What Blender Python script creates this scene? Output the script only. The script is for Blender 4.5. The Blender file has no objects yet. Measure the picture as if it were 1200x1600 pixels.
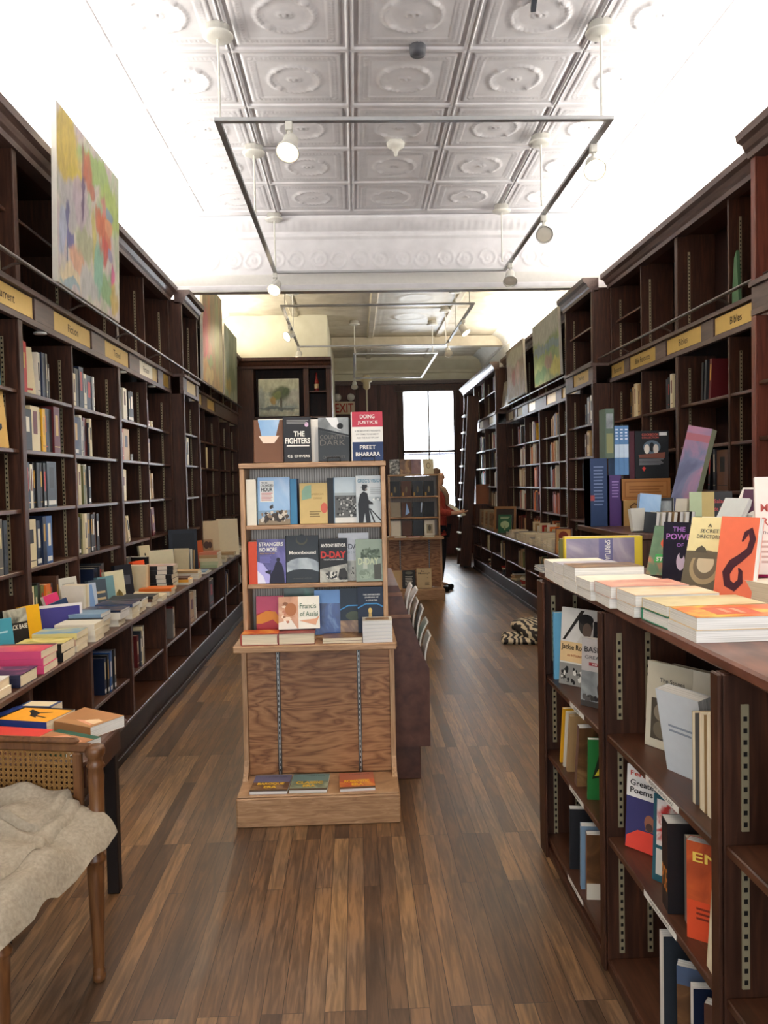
import bpy, math, random
import numpy as np
from mathutils import Vector, Matrix, Euler
S = bpy.context.scene
COL = S.collection
PI = math.pi
# ------------------------------------------------------------------ camera
YAW, PITCH, ROLL, EYE = math.radians(2.02), math.radians(-2.1), math.radians(1.2), 1.55
_f = Vector((math.sin(YAW)*math.cos(PITCH), math.cos(YAW)*math.cos(PITCH), math.sin(PITCH)))
_r = Vector((math.cos(YAW), -math.sin(YAW), 0)); _u = _r.cross(_f)
_c, _s = math.cos(ROLL), math.sin(ROLL)
_R, _U = _c*_r - _s*_u, _s*_r + _c*_u
cam_data = bpy.data.cameras.new('camera'); cam = bpy.data.objects.new('camera', cam_data); COL.objects.link(cam)
cam.matrix_world = Matrix(((_R.x, _U.x, -_f.x, 0), (_R.y, _U.y, -_f.y, 0), (_R.z, _U.z, -_f.z, EYE), (0, 0, 0, 1)))
cam_data.sensor_fit = 'VERTICAL'; cam_data.sensor_height = 36; cam_data.lens = 1250/1600*36
cam_data.clip_start = 0.05; cam_data.clip_end = 200
S.camera = cam
# ------------------------------------------------------------------ world, view, big lights
S.view_settings.view_transform = 'Standard'; S.view_settings.look = 'None'
S.view_settings.gamma = 1; S.view_settings.use_curve_mapping = False
S.view_settings.exposure = 0.55
try:
    S.cycles.use_denoising = True; S.cycles.max_bounces = 8; S.cycles.diffuse_bounces = 5
    S.cycles.glossy_bounces = 3; S.cycles.transmission_bounces = 4; S.cycles.sample_clamp_indirect = 6
except Exception: pass
W = bpy.data.worlds.new('overcast_sky'); S.world = W; W.use_nodes = True
wb = W.node_tree.nodes['Background']; wb.inputs[0].default_value = (0.82, 0.90, 1.0, 1); wb.inputs[1].default_value = 2.6

def area(name, loc, rot, sx, sy, power, color=(1, 1, 1), spread=180):
    l = bpy.data.lights.new(name, 'AREA'); l.shape = 'RECTANGLE'; l.size = sx; l.size_y = sy
    l.energy = power; l.color = color; l.spread = math.radians(spread)
    o = bpy.data.objects.new(name, l); o.location = loc; o.rotation_euler = rot; COL.objects.link(o); return o
# fluorescent strips lying on top of the two long bookcases, shining up
STRIP = (1.0, 0.97, 0.90)
area('strip_light_left_front', (-1.88, 4.6, 3.56), (PI, math.radians(4), 0), 0.12, 6.2, 125, STRIP)
area('strip_light_left_back', (-1.88, 10.2, 3.56), (PI, math.radians(10), 0), 0.12, 3.6, 60, (1, .95, .84))
area('strip_light_right_front', (2.56, 4.6, 3.56), (PI, math.radians(-4), 0), 0.12, 6.2, 125, STRIP)
area('strip_light_right_back', (2.56, 11.2, 3.56), (PI, math.radians(-10), 0), 0.12, 5.0, 75, (1, .95, .84))
# daylight from the shop front behind the camera
area('shop_window_daylight', (0.3, -2.9, 1.75), (math.radians(90), 0, 0), 4.2, 2.6, 36, (1.0, 0.95, 0.88))
# daylight coming in through the back window
area('back_window_daylight', (1.7, 18.6, 2.6), (math.radians(-90), 0, 0), 3.2, 3.6, 330, (0.88, 0.94, 1.0))

# ------------------------------------------------------------------ helpers
def srgb(h):
    if isinstance(h, str):
        h = h.lstrip('#'); c = [int(h[i:i+2], 16)/255 for i in (0, 2, 4)]
    else: c = [v/255 for v in h]
    return tuple((v/12.92 if v <= .04045 else ((v+.055)/1.055)**2.4) for v in c) + (1,)
_mats = {}
def nodes_of(name):
    m = bpy.data.materials.new(name); m.use_nodes = True
    nt = m.node_tree; return m, nt, nt.nodes, nt.links, nt.nodes['Principled BSDF']
def M(col, rough=0.45, metal=0.0, emit=0, alpha=None):
    """flat paint or print colour with a faint procedural unevenness"""
    key = (col, rough, metal, emit, alpha)
    if key in _mats: return _mats[key]
    m, nt, N, L, b = nodes_of('paint_%s' % (str(col).strip('#')))
    c = srgb(col)
    if emit:
        b.inputs['Base Color'].default_value = c; b.inputs['Emission Color'].default_value = c
        b.inputs['Emission Strength'].default_value = emit
    else:
        n = N.new('ShaderNodeTexNoise'); n.inputs['Scale'].default_value = 35; n.inputs['Detail'].default_value = 2
        tc = N.new('ShaderNodeTexCoord'); L.new(tc.outputs['Object'], n.inputs['Vector'])
        mx = N.new('ShaderNodeMix'); mx.data_type = 'RGBA'
        mx.inputs['A'].default_value = tuple(v*.93 for v in c[:3])+(1,); mx.inputs['B'].default_value = tuple(min(1, v*1.05) for v in c[:3])+(1,)
        L.new(n.outputs['Fac'], mx.inputs['Factor']); L.new(mx.outputs['Result'], b.inputs['Base Color'])
    b.inputs['Roughness'].default_value = rough; b.inputs['Metallic'].default_value = metal
    if not metal: b.inputs['Specular IOR Level'].default_value = .32
    _mats[key] = m; return m
def ramp(N, stops):
    r = N.new('ShaderNodeValToRGB'); e = r.color_ramp.elements
    while len(e) < len(stops): e.new(0.5)
    for i, (p, c) in enumerate(stops): e[i].position = p; e[i].color = srgb(c)
    return r
def noise_mat(name, stops, scale=(1, 1, 1), nscale=5, detail=6, dist=0.0, rough=0.5, bump=0.0, rr=None, spec=None, rot=(0,0,0), seed=0):
    if name in _mats: return _mats[name]
    m, nt, N, L, b = nodes_of(name)
    tc = N.new('ShaderNodeTexCoord'); mp = N.new('ShaderNodeMapping'); mp.inputs['Scale'].default_value = scale; mp.inputs['Rotation'].default_value = rot
    mp.inputs['Location'].default_value = (seed*3.1, seed*1.7, seed*2.3)
    L.new(tc.outputs['Object'], mp.inputs['Vector'])
    n = N.new('ShaderNodeTexNoise'); n.inputs['Scale'].default_value = nscale; n.inputs['Detail'].default_value = detail
    n.inputs['Distortion'].default_value = dist
    L.new(mp.outputs['Vector'], n.inputs['Vector'])
    r = ramp(N, stops); L.new(n.outputs['Fac'], r.inputs['Fac']); L.new(r.outputs['Color'], b.inputs['Base Color'])
    b.inputs['Roughness'].default_value = rough
    if spec is not None: b.inputs['Specular IOR Level'].default_value = spec
    if rr:
        mr = N.new('ShaderNodeMapRange'); mr.inputs['To Min'].default_value = rr[0]; mr.inputs['To Max'].default_value = rr[1]
        L.new(n.outputs['Fac'], mr.inputs['Value']); L.new(mr.outputs['Result'], b.inputs['Roughness'])
    if bump:
        bp = N.new('ShaderNodeBump'); bp.inputs['Strength'].default_value = bump; bp.inputs['Distance'].default_value = .004
        L.new(n.outputs['Fac'], bp.inputs['Height']); L.new(bp.outputs['Normal'], b.inputs['Normal'])
    _mats[name] = m; return m
WOOD = noise_mat('dark_stained_wood', [(0.3, '301a10'), (.5, '3e2418'), (.75, '55311f')], (14, 14, 1.2), 4, 5, .6, .4, .05, (.36, .55), .35)
WOODY = noise_mat('dark_stained_wood_lengthwise', [(0.3, '362015'), (.5, '4a2c1d'), (.75, '5c3928')], (14, 1.2, 14), 4, 5, .6, .34, .05, (.28, .48))
WOODIN = noise_mat('shade_darkened_wood_lining', [(0.3, '1e100b'), (.55, '28150f'), (.8, '371d13')], (8, 8, 1.2), 4, 4, .5, .5, spec=.25)  # lining wood darkened to carry the deep shade inside the bays
FASCIA = noise_mat('brown_fascia_wood_grazing_lit', [(0.3, '43302a'), (.5, '56413a'), (.8, '6a544b')], (12, 1.2, 12), 4, 5, .6, .36, .05, (.3, .5))  # brown lightened so the colour carries the grazing light on the fascia
REDWOOD = noise_mat('reddish_wood', [(0.3, '55271b'), (.5, '6c3424'), (.8, '7d4230')], (14, 14, 1.2), 4, 5, .6, .4)
OAK = noise_mat('golden_oak', [(.25, '866040'), (.5, 'a67f5a'), (.75, 'bd9873')], (3, 3, 26), 3, 6, 1.2, .42, .08, (.35, .55))
OAKV = noise_mat('golden_oak_upright', [(.25, '916c4b'), (.5, 'b38b65'), (.75, 'c7a47e')], (26, 26, 2.2), 3, 6, 1.0, .42, .08, (.35, .55))
def oak_panel():
    m, nt, N, L, b = nodes_of('oak_cathedral_veneer')
    tc = N.new('ShaderNodeTexCoord'); mp = N.new('ShaderNodeMapping'); mp.inputs['Scale'].default_value = (1.0, 1.0, 5.5)
    L.new(tc.outputs['Object'], mp.inputs['Vector'])
    n = N.new('ShaderNodeTexNoise'); n.inputs['Scale'].default_value = 2.1; n.inputs['Detail'].default_value = 3; n.inputs['Distortion'].default_value = .5
    L.new(mp.outputs['Vector'], n.inputs['Vector'])
    mu = N.new('ShaderNodeMath'); mu.operation = 'MULTIPLY'; mu.inputs[1].default_value = 16
    L.new(n.outputs['Fac'], mu.inputs[0])
    fr = N.new('ShaderNodeMath'); fr.operation = 'PINGPONG'; fr.inputs[1].default_value = 1; L.new(mu.outputs[0], fr.inputs[0])
    mp2 = N.new('ShaderNodeMapping'); mp2.inputs['Scale'].default_value = (6, 6, 110); L.new(tc.outputs['Object'], mp2.inputs['Vector'])
    n2 = N.new('ShaderNodeTexNoise'); n2.inputs['Scale'].default_value = 2; n2.inputs['Detail'].default_value = 4; L.new(mp2.outputs['Vector'], n2.inputs['Vector'])
    ad = N.new('ShaderNodeMath'); ad.operation = 'MULTIPLY_ADD'; ad.inputs[1].default_value = .62; L.new(fr.outputs[0], ad.inputs[0])
    m2 = N.new('ShaderNodeMath'); m2.operation = 'MULTIPLY'; m2.inputs[1].default_value = .5; L.new(n2.outputs['Fac'], m2.inputs[0]); L.new(m2.outputs[0], ad.inputs[2])
    r = ramp(N, [(.12, '5d3a22'), (.35, '8a5b38'), (.6, 'a06f47'), (.9, 'b28156')]); L.new(ad.outputs[0], r.inputs['Fac'])
    L.new(r.outputs['Color'], b.inputs['Base Color']); b.inputs['Roughness'].default_value = .4
    return m
OAKP = oak_panel()
def page_mat(name, c1, c2):
    m, nt, N, L, b = nodes_of(name)
    tc = N.new('ShaderNodeTexCoord'); mp = N.new('ShaderNodeMapping'); mp.inputs['Scale'].default_value = (3, 420, 3)
    L.new(tc.outputs['Object'], mp.inputs['Vector'])
    n = N.new('ShaderNodeTexNoise'); n.inputs['Scale'].default_value = 1; n.inputs['Detail'].default_value = 1; L.new(mp.outputs['Vector'], n.inputs['Vector'])
    r = ramp(N, [(.3, c1), (.7, c2)]); L.new(n.outputs['Fac'], r.inputs['Fac']); L.new(r.outputs['Color'], b.inputs['Base Color'])
    b.inputs['Roughness'].default_value = .8
    return m
PAGES = {'cream': page_mat('cream_paper_edges', 'cdbd9d', 'e8dcc2'), 'white': page_mat('white_paper_edges', 'c9c6bf', 'efece6'), 'tan': page_mat('tan_paper_edges', 'a08560', 'c2a881')}
PAL = dict(red='a8261f', maroon='5a1a1c', rust='a8502c', orange='d96c22', yellow='e0aa25', gold='b98e3c', cream='d9caa4', ivory='e6dfcd',
           white='e9e6df', tan='b08f63', brown='573828', green='3d5c3c', olive='6b6a3c', teal='2f7280', navy='16223c', blue='2b5289',
           paleblue='7f9bb3', purple='4e3b78', pink='d2567c', grey='6d6964', slate='30363d', black='17171a', charcoal='26272b', mint='a9c6a4')
NAMES = dict(paleblue='pale blue')
def pc(k): return PAL.get(k, k)
def cname(k): return NAMES.get(k, k)

class MB:
    def __init__(s): s.v = []; s.f = []; s.m = []; s.sm = []; s.mats = []
    def mi(s, mat):
        if mat not in s.mats: s.mats.append(mat)
        return s.mats.index(mat)
    def add(s, vs, fs, mat, smooth=False, T=None):
        o = len(s.v)
        if T is not None: vs = [T @ Vector(v) for v in vs]
        s.v += [tuple(v) for v in vs]; i = s.mi(mat)
        for f in fs: s.f.append(tuple(o+k for k in f)); s.m.append(i); s.sm.append(smooth)
    def box(s, x0, x1, y0, y1, z0, z1, mat, T=None):
        vs = [(x0,y0,z0),(x1,y0,z0),(x1,y1,z0),(x0,y1,z0),(x0,y0,z1),(x1,y0,z1),(x1,y1,z1),(x0,y1,z1)]
        s.add(vs, [(0,3,2,1),(4,5,6,7),(0,1,5,4),(1,2,6,5),(2,3,7,6),(3,0,4,7)], mat, False, T); return s
    def bbox(s, x0, x1, y0, y1, z0, z1, mat, b=.003, T=None):
        """box with chamfered edges"""
        b = min(b, (x1-x0)*.45, (y1-y0)*.45, (z1-z0)*.45)
        import itertools
        vs = []; idx = {}
        for sx in (0, 1):
            for sy in (0, 1):
                for sz in (0, 1):
                    X = (x0, x1)[sx]; Y = (y0, y1)[sy]; Z = (z0, z1)[sz]; dx = b*(1, -1)[sx]; dy = b*(1, -1)[sy]; dz = b*(1, -1)[sz]
                    idx[(sx,sy,sz,0)] = len(vs); vs.append((X, Y+dy, Z+dz))
                    idx[(sx,sy,sz,1)] = len(vs); vs.append((X+dx, Y, Z+dz))
                    idx[(sx,sy,sz,2)] = len(vs); vs.append((X+dx, Y+dy, Z))
        fs = []
        for a in range(3):
            o1, o2 = [k for k in range(3) if k != a]
            for sd in (0, 1):
                q = []
                for (p, r) in ((0,0),(1,0),(1,1),(0,1)):
                    k = [0,0,0]; k[a] = sd; k[o1] = p; k[o2] = r; q.append(idx[(*k, a)])
                fs.append(tuple(q))
            for (p, r) in ((0,0),(1,0),(1,1),(0,1)):
                k0 = [0,0,0]; k0[o1] = p; k0[o2] = r; k1 = list(k0); k1[a] = 1
                fs.append((idx[(*k0, o1)], idx[(*k1, o1)], idx[(*k1, o2)], idx[(*k0, o2)]))
        for k in itertools.product((0,1), repeat=3): fs.append((idx[(*k,0)], idx[(*k,1)], idx[(*k,2)]))
        s.add(vs, fs, mat, False, T); return s
    def prism(s, poly, axis, a0, a1, mat, T=None, smooth=False):
        """poly: 2-D outline; axis 'x' -> poly is (y,z), 'y' -> (x,z), 'z' -> (x,y)"""
        def P(p, a): return {'x': (a, p[0], p[1]), 'y': (p[0], a, p[1]), 'z': (p[0], p[1], a)}[axis]
        n = len(poly); vs = [P(p, a0) for p in poly] + [P(p, a1) for p in poly]
        s.add(vs, [(i, (i+1) % n, n+(i+1) % n, n+i) for i in range(n)], mat, smooth, T)
        s.add(vs, [tuple(range(n-1, -1, -1)), tuple(range(n, 2*n))], mat, False, T); return s
    def tube(s, pts, r, mat, n=10, T=None, caps=True):
        pts = [Vector(p) for p in pts]; rs = r if isinstance(r, (list, tuple)) else [r]*len(pts)
        vs = []; fs = []; prev = None
        for i, p in enumerate(pts):
            d = (pts[min(i+1, len(pts)-1)] - pts[max(i-1, 0)]).normalized()
            if prev is None:
                a = Vector((0, 0, 1)) if abs(d.z) < .9 else Vector((1, 0, 0)); u = d.cross(a).normalized()
            else: u = (prev - d*prev.dot(d)).normalized()
            prev = u; w = d.cross(u)
            for k in range(n):
                t = 2*PI*k/n; vs.append(p + (u*math.cos(t)+w*math.sin(t))*rs[i])
        for i in range(len(pts)-1):
            for k in range(n): fs.append((i*n+k, i*n+(k+1) % n, (i+1)*n+(k+1) % n, (i+1)*n+k))
        s.add(vs, fs, mat, True, T)
        if caps: s.add(vs, [tuple(range(n-1, -1, -1)), tuple(range((len(pts)-1)*n, len(pts)*n))], mat, False, T)
        return s
    def lathe(s, prof, mat, n=20, T=None, smooth=True):
        """prof: (r, z) list about the z axis"""
        vs = []; fs = []
        for (r, z) in prof:
            for k in range(n): vs.append((max(r, 1e-5)*math.cos(2*PI*k/n), max(r, 1e-5)*math.sin(2*PI*k/n), z))
        for i in range(len(prof)-1):
            for k in range(n): fs.append((i*n+k, i*n+(k+1) % n, (i+1)*n+(k+1) % n, (i+1)*n+k))
        s.add(vs, fs, mat, smooth, T); return s
    def grid(s, fn, nu, nv, mat, smooth=True, T=None):
        vs = [fn(i/nu, j/nv) for j in range(nv+1) for i in range(nu+1)]
        fs = [(j*(nu+1)+i, j*(nu+1)+i+1, (j+1)*(nu+1)+i+1, (j+1)*(nu+1)+i) for j in range(nv) for i in range(nu)]
        s.add(vs, fs, mat, smooth, T); return s
    def build(s, name, parent=None, loc=None, rot=None):
        me = bpy.data.meshes.new(name); me.from_pydata(s.v, [], s.f)
        for m in s.mats: me.materials.append(m)
        me.polygons.foreach_set('material_index', s.m); me.polygons.foreach_set('use_smooth', s.sm); me.update()
        o = bpy.data.objects.new(name, me); COL.objects.link(o)
        if parent: o.parent = parent
        if loc: o.location = loc
        if rot: o.rotation_euler = rot
        return o
def tag(o, label=None, cat=None, group=None, kind=None):
    if label: o['label'] = label
    if cat: o['category'] = cat
    if group: o['group'] = group
    if kind: o['kind'] = kind
    return o
def empty(name, loc=(0, 0, 0), rot=(0, 0, 0), label=None, cat=None, group=None):
    o = bpy.data.objects.new(name, None); COL.objects.link(o); o.location = loc; o.rotation_euler = rot
    o.empty_display_size = .05
    return tag(o, label, cat, group)
def boxobj(name, parent, x0, x1, y0, y1, z0, z1, mat, b=.003):
    return MB().bbox(x0, x1, y0, y1, z0, z1, mat, b).build(name, parent)
_txt = {}
def text_geo(s, bold=0.0):
    k = (s, bold)
    if k in _txt: return _txt[k]
    c = bpy.data.curves.new('lettering', 'FONT'); c.body = s; c.align_x = 'LEFT'; c.resolution_u = 3; c.offset = bold*.45; c.fill_mode = 'FRONT'
    o = bpy.data.objects.new('lettering', c); me = o.to_mesh()
    vs = [(v.co.x, v.co.y) for v in me.vertices]; fs = [tuple(p.vertices) for p in me.polygons]
    o.to_mesh_clear(); bpy.data.objects.remove(o); bpy.data.curves.remove(c)
    x0 = min(v[0] for v in vs); x1 = max(v[0] for v in vs); y0 = min(v[1] for v in vs); y1 = max(v[1] for v in vs)
    vs = [((v[0]-x0)/(x1-x0), (v[1]-y0)/(y1-y0)) for v in vs]
    _txt[k] = (vs, fs, (x1-x0)/(y1-y0)); return _txt[k]
def put_text(mb, s, P, mat, w=None, h=None, bold=.02):
    """P(u, v) maps metres right/up from the text's lower left corner to a 3-D point"""
    vs, fs, asp = text_geo(s, bold)
    if w is None: w = h*asp
    if h is None: h = w/asp
    mb.add([P(v[0]*w, v[1]*h) for v in vs], fs, mat)
# ------------------------------------------------------------------ structure
LX, RX, CZ, BACK, FRONT = -2.07, 2.72, 4.15, 17.0, -2.4
PAINT = noise_mat('white_gloss_wall_paint', [(.3, 'dedbd3'), (.7, 'e9e6df')], (1, 1, 1), 6, 4, 0, .5, .05)
CREAMW = noise_mat('cream_wall_paint', [(.3, 'd2ccb2'), (.7, 'dfdac4')], (1, 1, 1), 4, 4, 0, .6, .05)
TIN = noise_mat('glossy_white_tin_ceiling_paint', [(.3, 'cbc8cb'), (.7, 'dad7da')], (1, 1, 1), 7, 4, 0, .36, .1)
TIN2 = noise_mat('aged_cream_tin_ceiling_paint', [(.3, 'b9ad97'), (.7, 'd0c6b2')], (1, 1, 1), 5, 5, 0, .45, .1)
def floor_mat():
    m, nt, N, L, b = nodes_of('worn_oak_strip_floor')
    tc = N.new('ShaderNodeTexCoord'); sp = N.new('ShaderNodeSeparateXYZ'); cb = N.new('ShaderNodeCombineXYZ')
    L.new(tc.outputs['Object'], sp.inputs[0]); L.new(sp.outputs['Y'], cb.inputs['X']); L.new(sp.outputs['X'], cb.inputs['Y'])
    br = N.new('ShaderNodeTexBrick'); br.offset = .37; br.offset_frequency = 3; br.squash = 1
    br.inputs['Scale'].default_value = 1; br.inputs['Brick Width'].default_value = 1.15; br.inputs['Row Height'].default_value = .062
    br.inputs['Mortar Size'].default_value = .0011; br.inputs['Mortar Smooth'].default_value = .3; br.inputs['Bias'].default_value = 0
    br.inputs['Color1'].default_value = (0, 0, 0, 1); br.inputs['Color2'].default_value = (1, 1, 1, 1); br.inputs['Mortar'].default_value = (.5, .5, .5, 1)
    L.new(cb.outputs[0], br.inputs['Vector'])
    # board tone
    r1 = ramp(N, [(0, '5e412a'), (.35, '7a5738'), (.65, '8c6644'), (1, 'a37b52')]); L.new(br.outputs['Color'], r1.inputs['Fac'])
    # grain, shifted per board
    off = N.new('ShaderNodeVectorMath'); off.operation = 'MULTIPLY_ADD'; off.inputs[1].default_value = (7, 3, 0)
    L.new(br.outputs['Color'], off.inputs[0]); L.new(tc.outputs['Object'], off.inputs[2])
    mp = N.new('ShaderNodeMapping'); mp.inputs['Scale'].default_value = (30, 2.2, 1); L.new(off.outputs[0], mp.inputs['Vector'])
    n = N.new('ShaderNodeTexNoise'); n.inputs['Scale'].default_value = 1.6; n.inputs['Detail'].default_value = 7; n.inputs['Distortion'].default_value = 1.3
    L.new(mp.outputs[0], n.inputs['Vector'])
    r2 = ramp(N, [(.3, '868686'), (.5, 'c0c0c0'), (.62, 'ececec')]); L.new(n.outputs['Fac'], r2.inputs['Fac'])
    mx = N.new('ShaderNodeMix'); mx.data_type = 'RGBA'; mx.blend_type = 'MULTIPLY'; mx.inputs['Factor'].default_value = .85
    L.new(r1.outputs['Color'], mx.inputs['A']); L.new(r2.outputs['Color'], mx.inputs['B'])
    # foot wear: greyer, duller patches
    n3 = N.new('ShaderNodeTexNoise'); n3.inputs['Scale'].default_value = 1.5; n3.inputs['Detail'].default_value = 5; L.new(tc.outputs['Object'], n3.inputs['Vector'])
    r3 = ramp(N, [(.42, '000000'), (.66, 'ffffff')]); L.new(n3.outputs['Fac'], r3.inputs['Fac'])
    mx2 = N.new('ShaderNodeMix'); mx2.data_type = 'RGBA'; mx2.blend_type = 'MIX'
    L.new(r3.outputs['Color'], mx2.inputs['Factor']); L.new(mx.outputs['Result'], mx2.inputs['A'])
    hs = N.new('ShaderNodeHueSaturation'); hs.inputs['Saturation'].default_value = .82; hs.inputs['Value'].default_value = .76
    L.new(mx.outputs['Result'], hs.inputs['Color']); L.new(hs.outputs['Color'], mx2.inputs['B'])
    # joints
    mx3 = N.new('ShaderNodeMix'); mx3.data_type = 'RGBA'; mx3.inputs['B'].default_value = srgb('1a120c')
    L.new(br.outputs['Fac'], mx3.inputs['Factor']); L.new(mx2.outputs['Result'], mx3.inputs['A']); L.new(mx3.outputs['Result'], b.inputs['Base Color'])
    mr = N.new('ShaderNodeMapRange'); mr.inputs['To Min'].default_value = .3; mr.inputs['To Max'].default_value = .52; L.new(n.outputs['Fac'], mr.inputs['Value'])
    L.new(mr.outputs['Result'], b.inputs['Roughness'])
    bp = N.new('ShaderNodeBump'); bp.inputs['Strength'].default_value = .25; bp.inputs['Distance'].default_value = .003; bp.invert = True
    ad = N.new('ShaderNodeMath'); ad.operation = 'MULTIPLY_ADD'; ad.inputs[1].default_value = -.3; L.new(n.outputs['Fac'], ad.inputs[0]); L.new(br.outputs['Fac'], ad.inputs[2])
    L.new(ad.outputs[0], bp.inputs['Height']); L.new(bp.outputs['Normal'], b.inputs['Normal'])
    return m
def struct(name, mb, parent=None):
    o = mb.build(name, parent); o['kind'] = 'structure'; return o
struct('floor', MB().box(LX-.1, RX+.1, FRONT, BACK+.1, -.1, 0, floor_mat()))
struct('wall_left', MB().box(LX-.1, LX, FRONT, BACK+.1, 0, CZ+.1, PAINT))
struct('wall_right', MB().box(RX, RX+.1, FRONT, BACK+.1, 0, CZ+.1, PAINT))
# shop front: piers, stall riser and transom around a wide opening
w = MB(); w.box(LX, -1.85, FRONT-.15, FRONT, 0, CZ, PAINT); w.box(2.5, RX, FRONT-.15, FRONT, 0, CZ, PAINT)
w.box(-1.85, 2.5, FRONT-.15, FRONT, 0, .45, PAINT); w.box(-1.85, 2.5, FRONT-.15, FRONT, 3.1, CZ, PAINT); struct('wall_front', w)
# back room wall on the left (behind the cross cabinet) and the back wall with its window
w = MB(); w.box(LX, -.38, 12.42, 12.55, 0, CZ, CREAMW); w.box(-.48, -.38, 12.55, BACK, 0, CZ, CREAMW); struct('wall_partition', w)
WX0, WX1, WZ0, WZ1 = 1.02, 2.16, .95, 3.46
w = MB(); PANEL = noise_mat('red_brown_wall_panelling', [(.3, '40211b'), (.5, '532c24'), (.8, '60372d')], (6, 6, .6), 4, 5, .3, .5)
for a in ((-.38, WX0, 0, 3.66), (WX1, RX, 0, 3.66), (WX0, WX1, 0, WZ0), (WX0, WX1, WZ1, 3.66)): w.box(a[0], a[1], BACK, BACK+.1, a[2], a[3], PANEL)
w.box(-.38, RX, BACK, BACK+.1, 3.66, CZ, CREAMW); struct('wall_back', w)
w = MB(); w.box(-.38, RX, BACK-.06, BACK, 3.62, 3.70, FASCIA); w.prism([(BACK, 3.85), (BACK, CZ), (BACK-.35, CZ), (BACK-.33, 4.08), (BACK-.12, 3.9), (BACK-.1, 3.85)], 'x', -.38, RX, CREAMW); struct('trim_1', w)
w = MB()
for x in (-.36, .05, .5, .93): w.box(x, x+.07, BACK-.03, BACK, 0, 3.62, WOOD)
struct('trim_2', w)
# back window
w = MB()
w.box(WX0-.09, WX0, BACK-.05, BACK+.06, WZ0-.05, WZ1+.09, WOOD); w.box(WX1, WX1+.09, BACK-.05, BACK+.06, WZ0-.05, WZ1+.09, WOOD)
w.box(WX0-.14, WX1+.14, BACK-.09, BACK+.06, WZ1, WZ1+.12, WOOD); w.box(WX0-.12, WX1+.12, BACK-.12, BACK+.06, WZ0-.09, WZ0, WOOD)
w.box(WX0, WX1, BACK+.0, BACK+.05, 2.17, 2.22, WOOD); w.box(1.575, 1.605, BACK+.01, BACK+.04, WZ0, WZ1, WOOD)
for x in (WX0, WX1-.04): w.box(x, x+.04, BACK, BACK+.04, WZ0, WZ1, WOOD)
win = struct('window_1', w)
gm, gt, gN, gL, gb = nodes_of('window_glass'); gb.inputs['Base Color'].default_value = (1, 1, 1, 1); gb.inputs['Transmission Weight'].default_value = 1; gb.inputs['Roughness'].default_value = .02; gb.inputs['IOR'].default_value = 1.45
p = MB()
for (x0, x1, z0, z1) in ((WX0+.04, 1.575, 2.22, WZ1), (1.605, WX1-.04, 2.22, WZ1), (WX0+.04, 1.575, WZ0, 2.17), (1.605, WX1-.04, WZ0, 2.17)): p.box(x0, x1, BACK+.02, BACK+.026, z0, z1, gm)
p.build('window_pane', win)
# iron fence of the yard outside the window
fr = empty('iron_fence', (1.9, 17.9, 0), label='iron yard fence painted pale for glare, seen outside the bright back window', cat='fence')
FM = M('b9c4d6', .5)  # pale blue bars: glare of the bright window put into the colour
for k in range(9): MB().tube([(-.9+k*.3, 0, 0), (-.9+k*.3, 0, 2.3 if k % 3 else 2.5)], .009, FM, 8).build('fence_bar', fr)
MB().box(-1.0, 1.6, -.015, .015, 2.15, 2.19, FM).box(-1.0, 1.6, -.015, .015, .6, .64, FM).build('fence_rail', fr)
struct('floor_yard', MB().box(-3, 6, 17.2, 26, -.1, 0, M('9a9a98', .8)))

# ---- pressed tin ceiling, front room
PIT = .71; GX0 = -1.396-PIT; GY0 = 4.90-3*PIT
def tile_height(u, v):
    """drop below the flat sheet (metres) of one pressed tile, u v in 0..1 arrays"""
    x = np.abs(u-.5); y = np.abs(v-.5); d = np.maximum(x, y); along = np.where(x > y, v, u)
    h = np.zeros_like(u)
    h += .013*np.exp(-((d-.487)/.010)**2)                      # seam roll
    h += .010*(1/(1+np.exp((d-.462)/.004)))*0
    h -= .016*((d < .455) & (d > .43)) * (d-.43)/.025          # outer bevel
    h -= .016*(d <= .43)*0
    fr = np.exp(-((d-.405)/.010)**2)*.006
    bead = (.5+.5*np.cos(along*2*PI*26))*np.exp(-((d-.365)/.013)**2)*.010
    h += fr + bead + np.exp(-((d-.335)/.006)**2)*.005
    r = np.sqrt((u-.5)**2+(v-.5)**2); th = np.arctan2(v-.5, u-.5)
    h += np.exp(-((r-.225)/.024)**2)*.012*(.72+.28*np.cos(th*30+r*90))
    h += np.exp(-((r-.18)/.006)**2)*.003
    for (cx, cy) in ((.472, .5), (.528, .5)):
        rr = np.sqrt(((u-cx)*1.2)**2+(v-cy)**2); h += np.exp(-((rr-.03)/.009)**2)*.008
    for cx in (.345, .655):
        for cy in (.345, .655):
            rr = np.sqrt((u-cx)**2+(v-cy)**2); h += np.exp(-(rr/.03)**2)*.009
    return h
n = 66; NXT, NYT = 7, 8
g = np.linspace(0, 1, n+1); U_, V_ = np.meshgrid(g, g); Hh = tile_height(U_, V_)
vs = []; fs = []
base = np.stack([U_.ravel()*PIT, V_.ravel()*PIT, -Hh.ravel()], 1)
q = np.array([[j*(n+1)+i, (j+1)*(n+1)+i, (j+1)*(n+1)+i+1, j*(n+1)+i+1] for j in range(n) for i in range(n)])
for a in range(NXT):
    for b_ in range(NYT):
        o = len(vs)*(n+1)**2; vs.append(base+np.array([GX0+a*PIT, GY0+(b_-1)*PIT, CZ])); fs.append(q+o)
me = bpy.data.meshes.new('ceiling'); V = np.concatenate(vs); Fq = np.concatenate(fs)
me.vertices.add(len(V)); me.vertices.foreach_set('co', V.astype('f').ravel())
me.loops.add(Fq.size); me.loops.foreach_set('vertex_index', Fq.ravel().astype('i'))
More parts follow.
